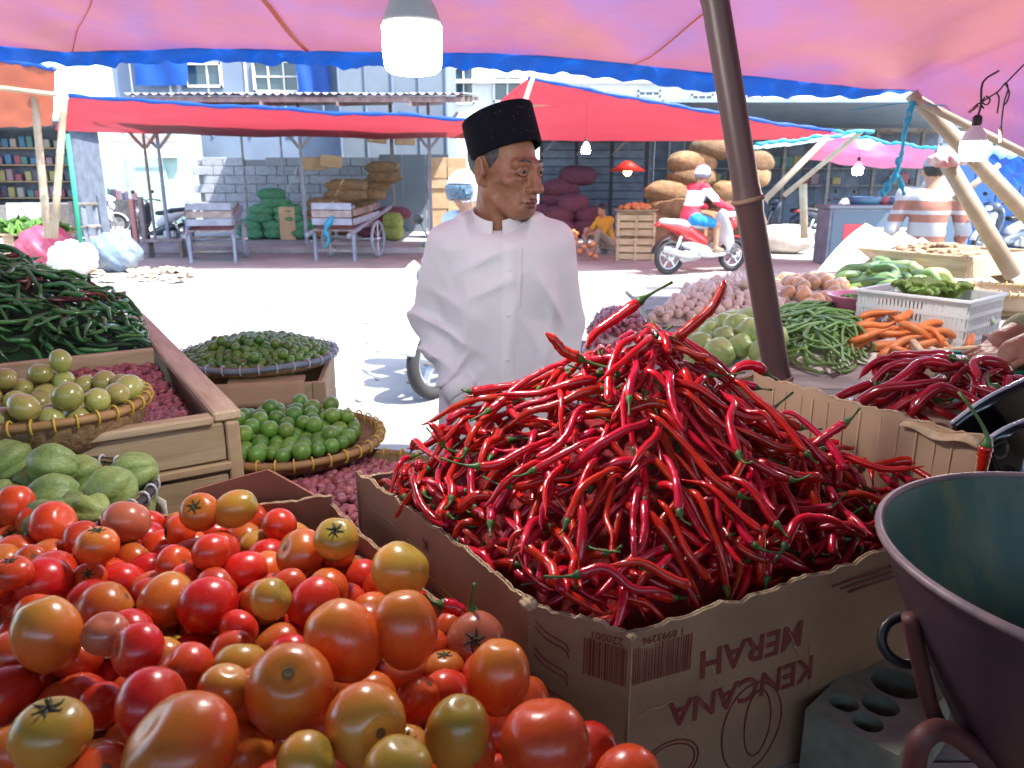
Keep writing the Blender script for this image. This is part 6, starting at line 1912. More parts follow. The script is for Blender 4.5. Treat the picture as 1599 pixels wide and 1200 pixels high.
for px, py, w, *_ in big:
    y = .7
    for _i in range(8):
        z = float(zs(y)) - (.02 if px > 640 else 0); p = PZ(px, py, z); y = p.y
    fd = p.y * _c + (1.5 - p.z) * _s
    fixed.append((p, w / 2 * fd / 1200 * (1.06 if _[0] == 'plum' else 1.0)))
N_T = 400
rngt = np.random.default_rng(21)
rt = np.where(rngt.random(N_T) < .25, rngt.uniform(.024, .030, N_T), rngt.uniform(.0185, .0245, N_T))
def tinit(r):
    while True:
        x, y = r.uniform(-.85, .12), r.uniform(.26, 1.05)
        if td(x, y) > .02: return (x, y, float(zs(y)) + r.uniform(-.03, .10))
tfloor = lambda x, y: zs(y) - .095 - np.where(x > -.02, .03, 0)
tp, tr_ = pack(N_T, rt, tinit, tfloor, lambda x, y, r: tpush(x, y, r * .9), 22, 150, fixed)
for k, (px, py, w, kind, c, top, ax, lab) in enumerate(big):
    put_tomato(tp[k], tr_[k], kind, c, ax, lab, None, top)
names = dict(red=('ripe glossy red tomato in the cardboard box heap', 'ripe red tomatoes'), orange=('medium orange-red tomato in the cardboard box heap', 'orange-red tomatoes'),
             amber=('small amber half-ripe tomato in the cardboard box heap', 'amber tomatoes'), green=('small yellow-green unripe tomato among the red ones', 'unripe tomatoes'), dull=('small dull brownish tomato among the glossy red ones', 'dull brownish tomatoes'))
def pxof(p):
    fd = p[1] * _c + (1.5 - p[2]) * _s
    return 799.5 + 1200 * p[0] / fd, 600 + 1200 * ((1.5 - p[2]) * _c - p[1] * _s) / fd, fd
bigpx = [(*pxof(tp[k]), tr_[k]) for k in range(len(big))]
drop = set()
for k in range(len(big), len(tp)):
    x_, y_, f_ = pxof(tp[k])
    for bx_, by_, bf_, br_ in bigpx:          # nothing small may lie in front of the big ones
        if f_ < bf_ and math.hypot(x_ - bx_, y_ - by_) < .80 * br_ * 1200 / bf_ + .55 * tr_[k] * 1200 / f_: drop.add(k)
# leave out the tomatoes that are wholly buried
buf = -np.ones((300, 400), int); YY_, XX_ = np.mgrid[0:300, 0:400]
pr_ = {k: pxof(tp[k]) for k in range(len(tp)) if k not in drop}
for k in sorted(pr_, key=lambda k: -pr_[k][2]):
    x_, y_, f_ = pr_[k]; rr2 = tr_[k] * 1200 / f_ / 4
    buf[(XX_ - x_ / 4) ** 2 + (YY_ - y_ / 4) ** 2 < rr2 ** 2] = k
cnt_ = np.bincount(buf[buf >= 0], minlength=len(tp))
keep = sorted((k for k in range(len(big), len(tp)) if cnt_[k] >= 5), key=lambda k: -cnt_[k])[:272]
for k in keep:
    q = rnd.random()
    c = 'red' if q < .60 else 'orange' if q < .82 else 'amber' if q < .90 else 'dull' if q < .95 else 'green'
    kind = rnd.choice(('round', 'round', 'lobed', 'plum'))
    ax = (rnd.uniform(-1, 1), rnd.uniform(-1, 1), rnd.uniform(-.2, 1))
    top = 'calyx' if rnd.random() < .16 else ('scar' if rnd.random() < .4 else None)
    lab, grp = names[c]
    put_tomato(tp[k], tr_[k] * 1.03, kind, c, ax, lab, grp, top)
# ------------------------------------------------------------------ more produce materials
m_lime = mat('lime', (.055, .16, .022), .33, (.13, .24, .035), 20, bump=.2, bscale=160, rnd=.35, hrnd=.025, coat=.2)
m_lime2 = mat('large_lime', (.07, .22, .028), .3, (.16, .30, .045), 14, bump=.25, bscale=130, rnd=.25, hrnd=.02, coat=.25)
m_lime_i = mat('lime_bed', (.05, .13, .02), .45, rnd=.3, island=True)
m_shal = mat('shallot', (.24, .045, .065), .35, (.40, .16, .17), 60, (.35, .7), bump=.25, bscale=90, stretch=(1, 1, .15), rnd=.3, hrnd=.015, coat=.15)
m_shal_i = mat('shallot_mass', (.24, .045, .065), .4, (.40, .16, .17), 60, (.35, .7), stretch=(1, 1, .15), rnd=.3, hrnd=.015, island=True)
m_chay = mat('chayote', (.26, .34, .11), .5, (.16, .24, .06), 10, bump=.10, bscale=2.5, bdist=.12, rnd=.2, hrnd=.01)
m_ytom = mat('green_tomato', (.30, .30, .075), .28, (.36, .34, .10), 8, rnd=.2, hrnd=.025, coat=.3)
m_rattan = mat('woven_bamboo', (.30, .19, .09), .7, (.16, .09, .04), 90, (.35, .65), bump=.8, bscale=120, bdist=.004)
m_rim = mat('bamboo_rim', (.36, .21, .08), .55, (.26, .14, .05), 20, bump=.2, bscale=60)
m_tie = mat('yellow_tie', (.55, .38, .05), .5)
m_rimb = mat('pale_blue_rim', (.22, .30, .36), .6, (.12, .15, .18), 14)
m_rimk = mat('black_white_rim', (.03, .03, .035), .5)
m_tiew = mat('white_tie', (.5, .5, .52), .5)
m_garl = mat('garlic', (.68, .55, .44), .5, (.56, .38, .32), 14, bump=.3, bscale=40, stretch=(1, 1, .3), rnd=.1)
m_onion = mat('brown_onion', (.52, .24, .10), .35, (.60, .36, .20), 16, stretch=(1, 1, .2), bump=.15, rnd=.2, coat=.2)
m_cuc = mat('cucumber', (.06, .15, .035), .4, (.20, .30, .10), 10, rnd=.25, coat=.2)
m_gourd = mat('pale_gourd', (.28, .38, .13), .4, (.40, .44, .18), 7, rnd=.15, coat=.2)
m_bean = mat('long_bean', (.10, .22, .05), .45, (.17, .30, .09), 20, rnd=.3, hrnd=.015)
m_carr = mat('carrot', (.62, .16, .03), .5, (.55, .20, .06), 20, bump=.3, bscale=60, rnd=.15)
m_pot = mat('ginger_root', (.36, .24, .14), .85, (.26, .16, .09), 12, bump=.4, bscale=40, rnd=.2)

def blob_mesh(name, m, prof, n=12, ridges=0, ramp=0, seed=0):
    v, f = lathe(prof, n)
    v = np.array(v)
    if ridges:
        a = np.arctan2(v[:, 1], v[:, 0]); z = v[:, 2]
        k = 1 + ramp * np.abs(np.sin(a * ridges / 2 + seed)) - ramp * .5
        v[:, 0] *= k; v[:, 1] *= k
    v *= (1 + .03 * sn(v[:, 0] * 3, v[:, 1] * 3, v[:, 2] * 3, seed))[:, None]
    return mesh(name, v, f, m)
def prof_ball(k=8, sz=1.0): return [(math.sin(math.pi * i / k), -math.cos(math.pi * i / k) * sz) for i in range(k + 1)]
shal_prof = [(0, -1.0), (.3, -.95), (.72, -.62), (.95, -.1), (.86, .38), (.55, .80), (.25, 1.12), (.10, 1.45), (.06, 1.75), (0, 1.78)]
garl_prof = [(0, -.8), (.4, -.82), (.85, -.55), (1.0, -.1), (.85, .3), (.45, .62), (.2, .9), (.13, 1.3), (.12, 1.7), (0, 1.72)]
onion_prof = [(0, -.95), (.12, -.98), (.5, -.80), (.88, -.40), (1.0, .0), (.90, .40), (.55, .75), (.22, .95), (.10, 1.15), (.05, 1.35), (0, 1.36)]
chay_prof = [(0, -1.05), (.18, -1.0), (.5, -.88), (.85, -.5), (1.0, -.05), (.95, .3), (.78, .7), (.55, 1.02), (.3, 1.2), (.08, 1.18), (0, 1.12)]
def rq(rng, up=0.0):
    q = Euler((rng.uniform(0, 6.28), rng.uniform(0, 6.28), rng.uniform(0, 6.28))).to_quaternion()
    return q.to_matrix().to_4x4()
def lay(rng, tilt=.5):
    """lying on its side, stem about level"""
    return Matrix.Rotation(rng.uniform(0, 6.28), 4, 'Z') @ Matrix.Rotation(R(90) + rng.uniform(-tilt, tilt), 4, 'X') @ Matrix.Rotation(rng.uniform(0, 6.28), 4, 'Z')

def bowl(name, label, c, Rr, H, rb, m_body, m_r, m_t, ties=26, th=.006, rim_r=.007, nseg=40):
    t = thing(name, label, 'basket', (c[0], c[1], c[2] - H))
    prof = [(0, 0), (rb * .96, 0), (rb, .002)]
    for k in range(1, 9):
        s = k / 8; prof.append((rb + (Rr - rb) * math.sin(s * math.pi / 2) ** .9, H * (1 - math.cos(s * math.pi / 2)) ** .9 + .002))
    inner = [(max(0, r - th), z + th) for r, z in prof[::-1]]
    inner[-1] = (0, th)
    mb = MB(); mb.lathe(prof + inner, nseg); body = mb.build('woven_bowl', m_body, t, smooth=True)
    mb = MB()
    mb.tube([(Rr * math.cos(a), Rr * math.sin(a), H + .002 * math.sin(a * 5)) for a in np.linspace(0, 2 * math.pi, 49)[:-1]], rim_r, 8, closed=True); mb.build('rim', m_r, t, smooth=True)
    mb = MB(); mb.tube([(math.cos(a) * rim_r * 1.18, 0, math.sin(a) * rim_r * 1.6) for a in np.linspace(0, 2 * math.pi, 11)[:-1]], .0022, 5, closed=True); tm = mesh('tie', mb.v, mb.f, m_t)
    for k in range(ties):
        a = 2 * math.pi * k / ties
        link('tie', tm, t, Matrix.Translation((Rr * math.cos(a), Rr * math.sin(a), H)) @ Matrix.Rotation(a, 4, 'Z'))
    return t
def disc_clamp(cx, cy, Rr):
    def f(x, y, r):
        d = np.hypot(x - cx, y - cy) + 1e-9; lim = Rr - r * .8; k = np.minimum(1, lim / d)
        return cx + (x - cx) * k, cy + (y - cy) * k
    return f
def dinit(cx, cy, Rr, z, dz):
    def f(r):
        a, q = r.uniform(0, 6.28), Rr * math.sqrt(r.random()) * .92
        return (cx + q * math.cos(a), cy + q * math.sin(a), z + r.uniform(0, dz))
    return f
def scatter(name, meshes, P, Rd, label, cat, group, rng, mode='any', tilt=.5, sc=1.03, scz=None):
    for p, r in zip(P, Rd):
        me = meshes[rng.randrange(len(meshes))]
        Mr = rq(rng) if mode == 'any' else lay(rng, tilt)
        if mode == 'up': Mr = Matrix.Rotation(rng.uniform(-tilt, tilt), 4, 'X') @ Matrix.Rotation(rng.uniform(-tilt, tilt), 4, 'Y') @ Matrix.Rotation(rng.uniform(0, 6.28), 4, 'Z')
        o = link(name, me, None, Matrix.Translation(p) @ Mr @ Matrix.Diagonal((r * sc, r * sc, r * sc * (scz or 1), 1)))
        put(o, label, cat, group)
def stuffmass(name, label, P, Rd, prof, m, rng, n=8, lying=True):
    v0, f0 = lathe(prof, n); v0 = np.array(v0); V, F = [], []
    for p, r in zip(P, Rd):
        M3 = np.array((lay(rng) if lying else rq(rng)).to_3x3()); k = len(V)
        V += list(v0 * r @ M3.T + np.array(p)); F += [tuple(a + k for a in q) for q in f0]
    o = link(name, mesh(name, V, F, m), None); put(o, label, kind='stuff'); return o
def hexgrid(x0, x1, y0, y1, s, rng, jit=.25):
    out = []; j = 0; y = y0
    while y < y1:
        x = x0 + (s / 2 if j % 2 else 0)
        while x < x1:
            out.append((x + rng.uniform(-jit, jit) * s, y + rng.uniform(-jit, jit) * s)); x += s
        y += s * .87; j += 1
    return out

# ------------------------------------------------------------------ wooden crate: shallots and green chillies
C0 = Vector((-.53, 1.42, 0)); RZ = R(32.3)
Mcr = Matrix.Translation(C0) @ Matrix.Rotation(RZ, 4, 'Z')
cr = thing('wooden_crate', 'long pine crate divided between shallots and green chillies', 'crate', tuple(C0 + Vector((0, 0, .78))), RZ)
CL, CW = 1.32, .95                                             # along local y, along local x
z0 = 0.002
for q, (za, zb, m, dy) in enumerate(((.0, .075, m_woodl, 0), (.080, .165, m_woodl, .002), (.170, .190, m_wood, -.006), (.190, .268, m_woodl, .001))):
    mb = MB(); mb.box((-CW / 2 - .01, .010 + dy, z0 + (za + zb) / 2), (CW - .035 if q != 2 else CW - .02, .020, zb - za - .003), bevel=.003); mb.build('board', m, cr)
mb = MB(); mb.box((-.012, .012, .134), (.026, .030, .268), bevel=.003); mb.build('corner_post', m_wood, cr)
for q in range(3):
    mb = MB(); mb.box((-.0115, CL / 2 + .02, .045 + q * .09), (.020, CL - .04, .084), bevel=.003); mb.build('board', m_woodly, cr)
    mb = MB(); mb.box((-CW + .01, CL / 2 + .02, .045 + q * .09), (.020, CL - .04, .084), bevel=.003); mb.build('board', m_woodl, cr)
    mb = MB(); mb.box((-CW / 2, CL - .01, .045 + q * .09), (CW - .05, .020, .084), bevel=.003); mb.build('board', m_woodl, cr)
mb = MB(); mb.box((-.018, CL / 2 + .01, .280), (.052, CL + .01, .020), bevel=.004); mb.build('rail', m_woodly, cr)
mb = MB(); mb.box((-CW / 2 - .022, .006, .279), (CW - .05, .034, .018), bevel=.004); mb.build('rail', m_woodl, cr)
mb = MB(); mb.box((-CW / 2 - .022, .69, .15), (CW - .06, .020, .285), bevel=.003); mb.build('divider', m_woodl, cr)
mb = MB(); mb.box((-CW / 2, CL / 2, .012), (CW - .05, CL - .05, .014)); mb.build('bottom', m_woodl, cr)

SH = [blob_mesh('shallot', m_shal, shal_prof, 10, 3, .08, s) for s in range(3)]
rs_ = random.Random(31)
# shallots: one layer near the rim, the singled-out ones are those seen largest
PB = []
for x, y in hexgrid(-.90, -.055, .03, .675, .0215, rs_):
    z = 1.020 + .018 * math.sin(x * 7) * math.sin(y * 6) + rs_.uniform(-.004, .007)
    PB.append((Mcr @ Vector((x, y, z)), rs_.uniform(.0100, .0130), x, y))
hid = lambda x, y: math.hypot(x + .29, y - .128) < .12
vis = [q for q in PB if not hid(q[2], q[3])]
vis.sort(key=lambda q: (q[0] - Vector((0, 0, 1.5))).length + (0.5 if q[2] < -.5 else 0))
near = vis[:165]; far = vis[165:]
scatter('shallot', SH, [q[0] for q in near], [q[1] for q in near], 'small purple-pink shallot in the pine crate', 'shallot', 'shallots in the crate', rs_, 'lay', .6)
stuffmass('shallot_mass', 'many more shallots covering the pine crate', [q[0] for q in far] + [q[0] - Vector((0, 0, .017)) for q in PB if not hid(q[2], q[3])], [q[1] for q in far] + [.0125] * len(vis), shal_prof, m_shal_i, rs_, 7)

# green chillies
inv_cr = Mcr.inverted()
def cloc(x, y):
    dx, dy = x - C0.x, y - C0.y; c_, s_ = math.cos(RZ), math.sin(RZ)
    return dx * c_ + dy * s_, -dx * s_ + dy * c_
def gheight(X, Y):
    lx, ly = cloc(X, Y)
    h = .262 * np.exp(-(((lx + .56) / .42) ** 2 + ((ly - 1.12) / .30) ** 2)) + .04 * np.clip((ly - .70) / .1, 0, 1)
    return 1.0 + h
def ginside(x, y, e):
    lx, ly = cloc(x, y); return -.92 - e < lx < -.05 + e * 1.8 and .725 - e * .3 < ly < 1.29 + e
gp = drape(520, (-2.05, 1.75, -.85, 2.65), lambda X, Y: gheight(X, Y) - .014, (.085, .135), (.0055, .0078), ginside, seed=41, cell=.006, curl=2.6, npt=9, sag=.5, pick=3)
gsc = [s * r / np.linalg.norm(P.mean(0) - np.array([0, 0, 1.5])) ** 2 + (0 if P[:, 0].mean() > -1.62 else -1) for P, r, s in gp]
go = set(np.argsort(gsc)[::-1][:230].tolist())
sv, sf = [], []
for i, (P, r, s) in enumerate(gp):
    v, f = pod_geo(P, r, 7, seed=i); c0 = P.mean(0)
    if i in go:
        br = (P[:, 2].mean() > 1.13 and rng.random() < .14) or rng.random() < .01
        o = link('green_chilli', mesh('green_chilli', v - c0, f, m_chil_b if br else m_chil_g), None, Matrix.Translation(c0))
        put(o, 'brownish ripening chilli among the green ones in the crate' if br else 'dark green glossy chilli in the pine crate heap', 'chilli', 'ripening chillies in the crate' if br else 'green chillies in the crate')
        if rng.random() < .5:
            st = stalk_geo(P, r, rng, .03); link('stalk', mesh('stalk', st[0] - c0, st[1], m_stalk), o)
    else:
        n = len(sv); sv += list(v); sf += [tuple(a + n for a in q) for q in f]
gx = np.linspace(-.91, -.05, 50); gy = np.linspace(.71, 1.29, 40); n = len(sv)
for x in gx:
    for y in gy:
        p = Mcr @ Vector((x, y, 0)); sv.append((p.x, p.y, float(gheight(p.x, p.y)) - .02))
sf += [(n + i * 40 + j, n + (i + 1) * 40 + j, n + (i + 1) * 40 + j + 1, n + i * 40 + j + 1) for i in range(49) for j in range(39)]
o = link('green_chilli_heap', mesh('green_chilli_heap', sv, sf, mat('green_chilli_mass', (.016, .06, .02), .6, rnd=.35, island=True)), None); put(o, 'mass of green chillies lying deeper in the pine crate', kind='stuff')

# ------------------------------------------------------------------ basket of green tomatoes on the crate
bc = (-.85, 1.37, 1.100)
bowl('woven_basket', 'shallow woven basket of green tomatoes with yellow-tied rim', bc, .158, .082, .10, m_rattan, m_rim, m_tie, 30, rim_r=.008)
yp, yr = pack(58, np.random.default_rng(4).uniform(.018, .026, 58), dinit(bc[0], bc[1], .14, 1.09, .05), lambda x, y: 1.030 + 1.5 * np.clip(np.hypot(x - bc[0], y - bc[1]) - .070, 0, 1) ** 1.2, disc_clamp(bc[0], bc[1], .150), 5, 120)
YT = [tomato_mesh('plum', m_ytom, seed=s) for s in range(2)] + [tomato_mesh('round', m_ytom, seed=5)]
scatter('green_tomato', YT, yp, yr, 'yellow-green tomato in the shallow woven basket', 'tomato', 'green tomatoes in the basket', rs_, 'any')
# ------------------------------------------------------------------ basket of chayotes
cc = (-.715, 1.075, 1.035)
bowl('woven_basket', 'dark rimmed basket of wrinkled chayotes behind the tomatoes', cc, .160, .10, .11, m_rattan, m_rimk, m_tiew, 34, rim_r=.007)
cp_, crr = pack(46, np.random.default_rng(6).uniform(.025, .033, 46), dinit(cc[0], cc[1], .14, 1.02, .14), lambda x, y: .955 + 1.6 * np.clip(np.hypot(x - cc[0], y - cc[1]) - .10, 0, 1) ** 1.3, disc_clamp(cc[0], cc[1], .155), 7, 130)
CH = [blob_mesh('chayote', m_chay, chay_prof, 30, 5, .30, s) for s in range(3)]
scatter('chayote', CH, cp_, crr, 'pale green ridged chayote in the dark rimmed basket', 'chayote', 'chayotes in the basket', rs_, 'any', sc=1.02)
# ------------------------------------------------------------------ lime trays
def tray(label, c, Rr, m_r, m_t, ties): return bowl('woven_tray', label, c, Rr, .030, Rr * .9, m_rattan, m_r, m_t, ties, rim_r=.009)
u1 = (-.825, 2.44, .955)
tray('round tray heaped with small limes on a wooden box', u1, .245, m_rimb, m_tiew, 30)
def dome(c, Rr, h, zb): return lambda x, y: zb + h * np.clip(1 - ((x - c[0]) ** 2 + (y - c[1]) ** 2) / Rr ** 2, 0, 1)
d1 = dome(u1, .235, .055, .935)
l1, lr1 = pack(250, np.random.default_rng(8).uniform(.0125, .0165, 250), dinit(u1[0], u1[1], .23, 1.0, .06), d1, disc_clamp(u1[0], u1[1], .238), 9, 110)
LM = [blob_mesh('lime', m_lime, prof_ball(9, .97), 14, 0, 0, s) for s in range(2)]
scatter('lime', LM, l1, lr1, 'small round green lime on the tray over the wooden box', 'lime', 'limes on the upper tray', rs_, 'any')
hp = [(u1[0] + x, u1[1] + y) for x, y in hexgrid(-.23, .23, -.23, .23, .026, rs_) if math.hypot(x, y) < .225]
stuffmass('lime_bed', 'limes buried beneath the small limes on the tray', [(x, y, float(d1(x, y)) - .004) for x, y in hp], [.014] * len(hp), prof_ball(6), m_lime_i, rs_, 7)
bx = thing('wooden_box', 'pine box with cardboard strip under the upper lime tray', 'box', (-.83, 2.42, .66), R(8))
for s in (-1, 1):
    for q in range(2):
        mb = MB(); mb.box((0, s * .205, .065 + q * .125), (.46, .018, .118), bevel=.003); mb.build('board', m_woodl, bx)
        mb = MB(); mb.box((s * .222, 0, .065 + q * .125), (.018, .388, .118), bevel=.003); mb.build('board', m_wood, bx)
    mb = MB(); mb.box((s * .222, -.222, .13), (.04, .014, .25), bevel=.003); mb.build('corner_post', m_wood, bx)
v, f = thick_sheet(lambda u, q: (-.24 + u * .42, -.235 - .012 * math.sin(u * 4) - .02 * q, .262 - .055 * q - .02 * u * q), 16, 5, .003); mb = MB(); mb.raw(v, f); mb.build('cardboard_strip', m_card_bg, bx, smooth=True)
mb = MB(); mb.box((.07, -.21, .262), (.22, .05, .006), (0, 0, .1)); mb.build('slat', m_wood, bx)
mb = MB(); mb.box((0, 0, .33), (.46, .42, .655), bevel=.01); put(mb.build('wooden_box', m_wood, None, M=Matrix.Translation((-.83, 2.42, .0)) @ Matrix.Rotation(R(8), 4, 'Z')), 'tall plain wooden box standing on the street under the lime box', 'box')
u2 = (-.525, 1.75, .905)
tray('round woven tray of larger bright limes with bare patch', u2, .208, m_rim, m_tie, 34)
mb = MB(); mb.box((0, 0, .108), (.30, .28, .216), bevel=.01); put(mb.build('wooden_box', m_wood, None, M=Matrix.Translation((-.53, 1.76, .661)) @ Matrix.Rotation(.2, 4, 'Z')), 'plain wooden box beneath the larger lime tray', 'box')
def cl2(x, y, r):
    x, y = disc_clamp(u2[0] - .025, u2[1] + .02, .178)(x, y, r); return x, y
l2, lr2 = pack(104, np.random.default_rng(10).uniform(.0160, .0215, 104), dinit(u2[0] - .03, u2[1] + .03, .16, .93, .05), lambda x, y: .888 + .06 * np.clip(-(x - u2[0]) + .5 * (y - u2[1]), 0, .2), cl2, 11, 130)
LM2 = [blob_mesh('lime', m_lime2, prof_ball(12, 1.0), 18, 0, 0, s) for s in range(2)]
scatter('lime', LM2, l2, lr2, 'larger bright green lime on the woven tray with bare patch', 'lime', 'limes on the lower tray', rs_, 'any')
# tray of shallots, lower
u3 = (-.325, 1.49, .872)
bowl('woven_tray', 'low woven tray of shallots beside the chilli box', u3, .235, .05, .20, m_rattan, m_rim, m_tie, 34, rim_r=.008)
hp = [(x, y) for x, y in hexgrid(-.215, .215, -.215, .215, .0225, rs_) if math.hypot(x, y) < .205]
PS = [(Vector((u3[0] + x, u3[1] + y, .856 + .02 * math.exp(-(x * x + y * y) / .02) + rs_.uniform(-.003, .006))), rs_.uniform(.0105, .0135)) for x, y in hp]
PS.sort(key=lambda q: abs(q[0].x - u3[0] + .0) + abs(q[0].y - u3[1] - .02))
scatter('shallot', SH, [q[0] for q in PS[:95]], [q[1] for q in PS[:95]], 'pink shallot on the low woven tray', 'shallot', 'shallots on the low tray', rs_, 'lay', .6)
stuffmass('shallot_bed', 'shallots filling the rest of the low woven tray', [q[0] for q in PS[95:]] + [q[0] - Vector((0, 0, .016)) for q in PS], [q[1] for q in PS[95:]] + [.012] * len(PS), shal_prof, m_shal_i, rs_, 7)
mb = MB(); mb.box((0, 0, .08), (.34, .24, .158), bevel=.008); put(mb.build('wooden_box', m_woodg, None, M=Matrix.Translation((u3[0], u3[1] + .06, .661))), 'grey wooden box beneath the low shallot tray', 'box')
# white sacking corner below the tomato basket
v, f = thick_sheet(lambda u, q: (-.70 + .12 * u, 1.21 + .02 * math.sin(u * 4), 1.01 - .10 * q - .03 * u), 10, 6, .004); mb = MB(); mb.raw(v, f)
put(mb.build('sacking', m_sack_wh, None, smooth=True), 'corner of white woven sacking hanging between the two baskets', 'sacking')

# ------------------------------------------------------------------ scale pan, stand and perforated block
m_pan_o = mat('purple_brown_enamel', (.075, .040, .052), .42, (.045, .028, .034), 9, bump=.12, bscale=30, rvar=.1)
m_pan_i = mat('worn_green_enamel', (.05, .11, .08), .5, (.17, .16, .075), 22, (.46, .74), bump=.15, bscale=50, stretch=(1, 1, .3), rvar=.1)
m_pan_r = mat('worn_rim', (.26, .17, .17), .45, (.14, .10, .11), 30)
sp = thing('scale_pan', 'deep enamel weighing pan, green inside and purple-brown outside', 'weighing pan', (.548, .612, .93))
Rp = .205
pr = [(0, 0), (.07, .0), (.09, .008), (.115, .05), (.145, .11), (.175, .17), (.198, .225), (Rp, .243)]
mb = MB(); mb.lathe(pr, 56); mb.build('outer_shell', m_pan_o, sp, smooth=True)
mb = MB(); mb.lathe([(max(0, r - .003), z + .003) for r, z in pr], 56); mb.f = [q[::-1] for q in mb.f]; mb.build('inner_face', m_pan_i, sp, smooth=True)
mb = MB(); mb.tube([(Rp * math.cos(a), Rp * math.sin(a), .2455) for a in np.linspace(0, 2 * math.pi, 73)[:-1]], .0042, 10, closed=True); mb.build('rim', m_pan_r, sp, smooth=True)
m_iron = mat('rusty_red_iron', (.12, .035, .032), .6, (.08, .03, .03), 18, bump=.3, bscale=60)
st = thing('scale_stand', 'rusty red iron stand gripping the weighing pan', 'scale stand', (.548, .612, .80))
o_ = Vector(st.location)
arm_px = [(1421, 962, .62), (1428, 1000, .62), (1440, 1050, .62), (1452, 1100, .62), (1470, 1135, .62), (1500, 1150, .61)]
mb = MB(); mb.tube(catmull([PY(*q) - o_ for q in arm_px], 26), .0075, 10); mb.build('side_arm', m_iron, st, smooth=True)
arm2 = [(1428, 1215, .58), (1430, 1180, .58), (1442, 1152, .58), (1470, 1140, .59), (1510, 1160, .59), (1560, 1205, .58)]
mb = MB(); mb.tube(catmull([PY(*q) - o_ for q in arm2], 26), .010, 10); mb.build('cradle_bar', m_iron, st, smooth=True)
mb = MB(); mb.lathe([(0, 0), (.13, 0), (.13, .018), (.05, .03), (.035, .05), (.035, .127), (.08, .13), (0, .13)], 28); mb.build('pedestal', m_iron, st, smooth=True)
mb = MB(); mb.tube([(.02 + .026 * math.cos(a), .21 + .010 * math.sin(a) , .20 + .020 * math.sin(a)) for a in np.linspace(0, 6.28, 21)[:-1]], .005, 8, closed=True); mb.build('ring_hook', m_black, st, smooth=True, M=Matrix.Translation(PY(1418, 1000, .66) - o_ - Vector((.02, .21, .20))))
# block with round wells, top face from the picture
zb_ = .895
q4 = [PZ(1258, 1108, zb_), PZ(1372, 1165, zb_), PZ(1480, 1052, zb_), PZ(1400, 1000, zb_)]
ctr = sum((q for q in q4), Vector()) / 4
ex = (q4[1] - q4[0]).normalized(); ey = Vector((-ex.y, ex.x, 0))
wx, wy = (q4[1] - q4[0]).length, max((q4[3] - q4[0]).dot(ey), .12)
blk = thing('perforated_block', 'greenish grey concrete block with four round holes', 'block', (q4[0].x, q4[0].y, ZT), math.atan2(ex.y, ex.x))
m_blk = mat('green_grey_concrete', (.26, .28, .20), .9, (.19, .20, .15), 30, bump=.3, bscale=120)
wy = .185; wx = .105; hz = zb_ - ZT
holes = [(.026, .045, .017), (.060, .030, .017), (.058, .072, .021), (.056, .128, .030)]
# top plate with real holes: fine grid minus the holes, plus liners
n1, n2 = 42, 74
vx = np.linspace(0, wx, n1 + 1); vy = np.linspace(0, wy, n2 + 1)
VX, VYY = np.meshgrid(vx, vy, indexing='ij'); VX = VX.copy(); VYY = VYY.copy(); inh = np.zeros(VX.shape, bool)
for hx, hy, hr in holes:
    d_ = np.hypot(VX - hx, VYY - hy); near_ = np.abs(d_ - hr) < .0024
    VX = np.where(near_, hx + (VX - hx) / np.maximum(d_, 1e-6) * hr, VX); VYY = np.where(near_, hy + (VYY - hy) / np.maximum(d_, 1e-6) * hr, VYY)
    inh |= (d_ < hr - .0024)
V = [(VX[i, j], VYY[i, j], hz) for i in range(n1 + 1) for j in range(n2 + 1)]
g_ = lambda i, j: i * (n2 + 1) + j
F = []
for i in range(n1):
    for j in range(n2):
        q = (g_(i, j), g_(i + 1, j), g_(i + 1, j + 1), g_(i, j + 1))
        c_ = np.mean([V[a] for a in q], 0)
        if any(math.hypot(c_[0] - hx, c_[1] - hy) < hr - .0004 for hx, hy, hr in holes): continue
        F.append(q)
mb = MB(); mb.raw(V, F); mb.build('top_face', m_blk, blk)
mb = MB(); mb.raw([(0, 0, 0), (wx, 0, 0), (wx, wy, 0), (0, wy, 0), (0, 0, hz), (wx, 0, hz), (wx, wy, hz), (0, wy, hz)], [(0, 1, 5, 4), (1, 2, 6, 5), (2, 3, 7, 6), (3, 0, 4, 7), (3, 2, 1, 0)]); mb.build('body', m_blk, blk)
for hx, hy, hr in holes:
    mb = MB(); mb.lathe([(hr + .0012, hz - .0008), (hr, hz - .006), (hr * .98, hz - .05), (0, hz - .052)], 28, (hx, hy, 0)); mb.f = [q[::-1] for q in mb.f]; mb.build('well', m_blk, blk, smooth=True)
# crumpled pale paper on the table below
v, f = sheet(lambda u, q: (.30 + u * .14, .50 + q * .14, .806 + .02 * abs(float(sn(u * 6, q * 6, 0, 2)))), 10, 10); mb = MB(); mb.raw(v, f); put(mb.build('paper_scrap', m_card_bg, None, smooth=True), 'crumpled tan paper on the table by the holed block', 'paper')
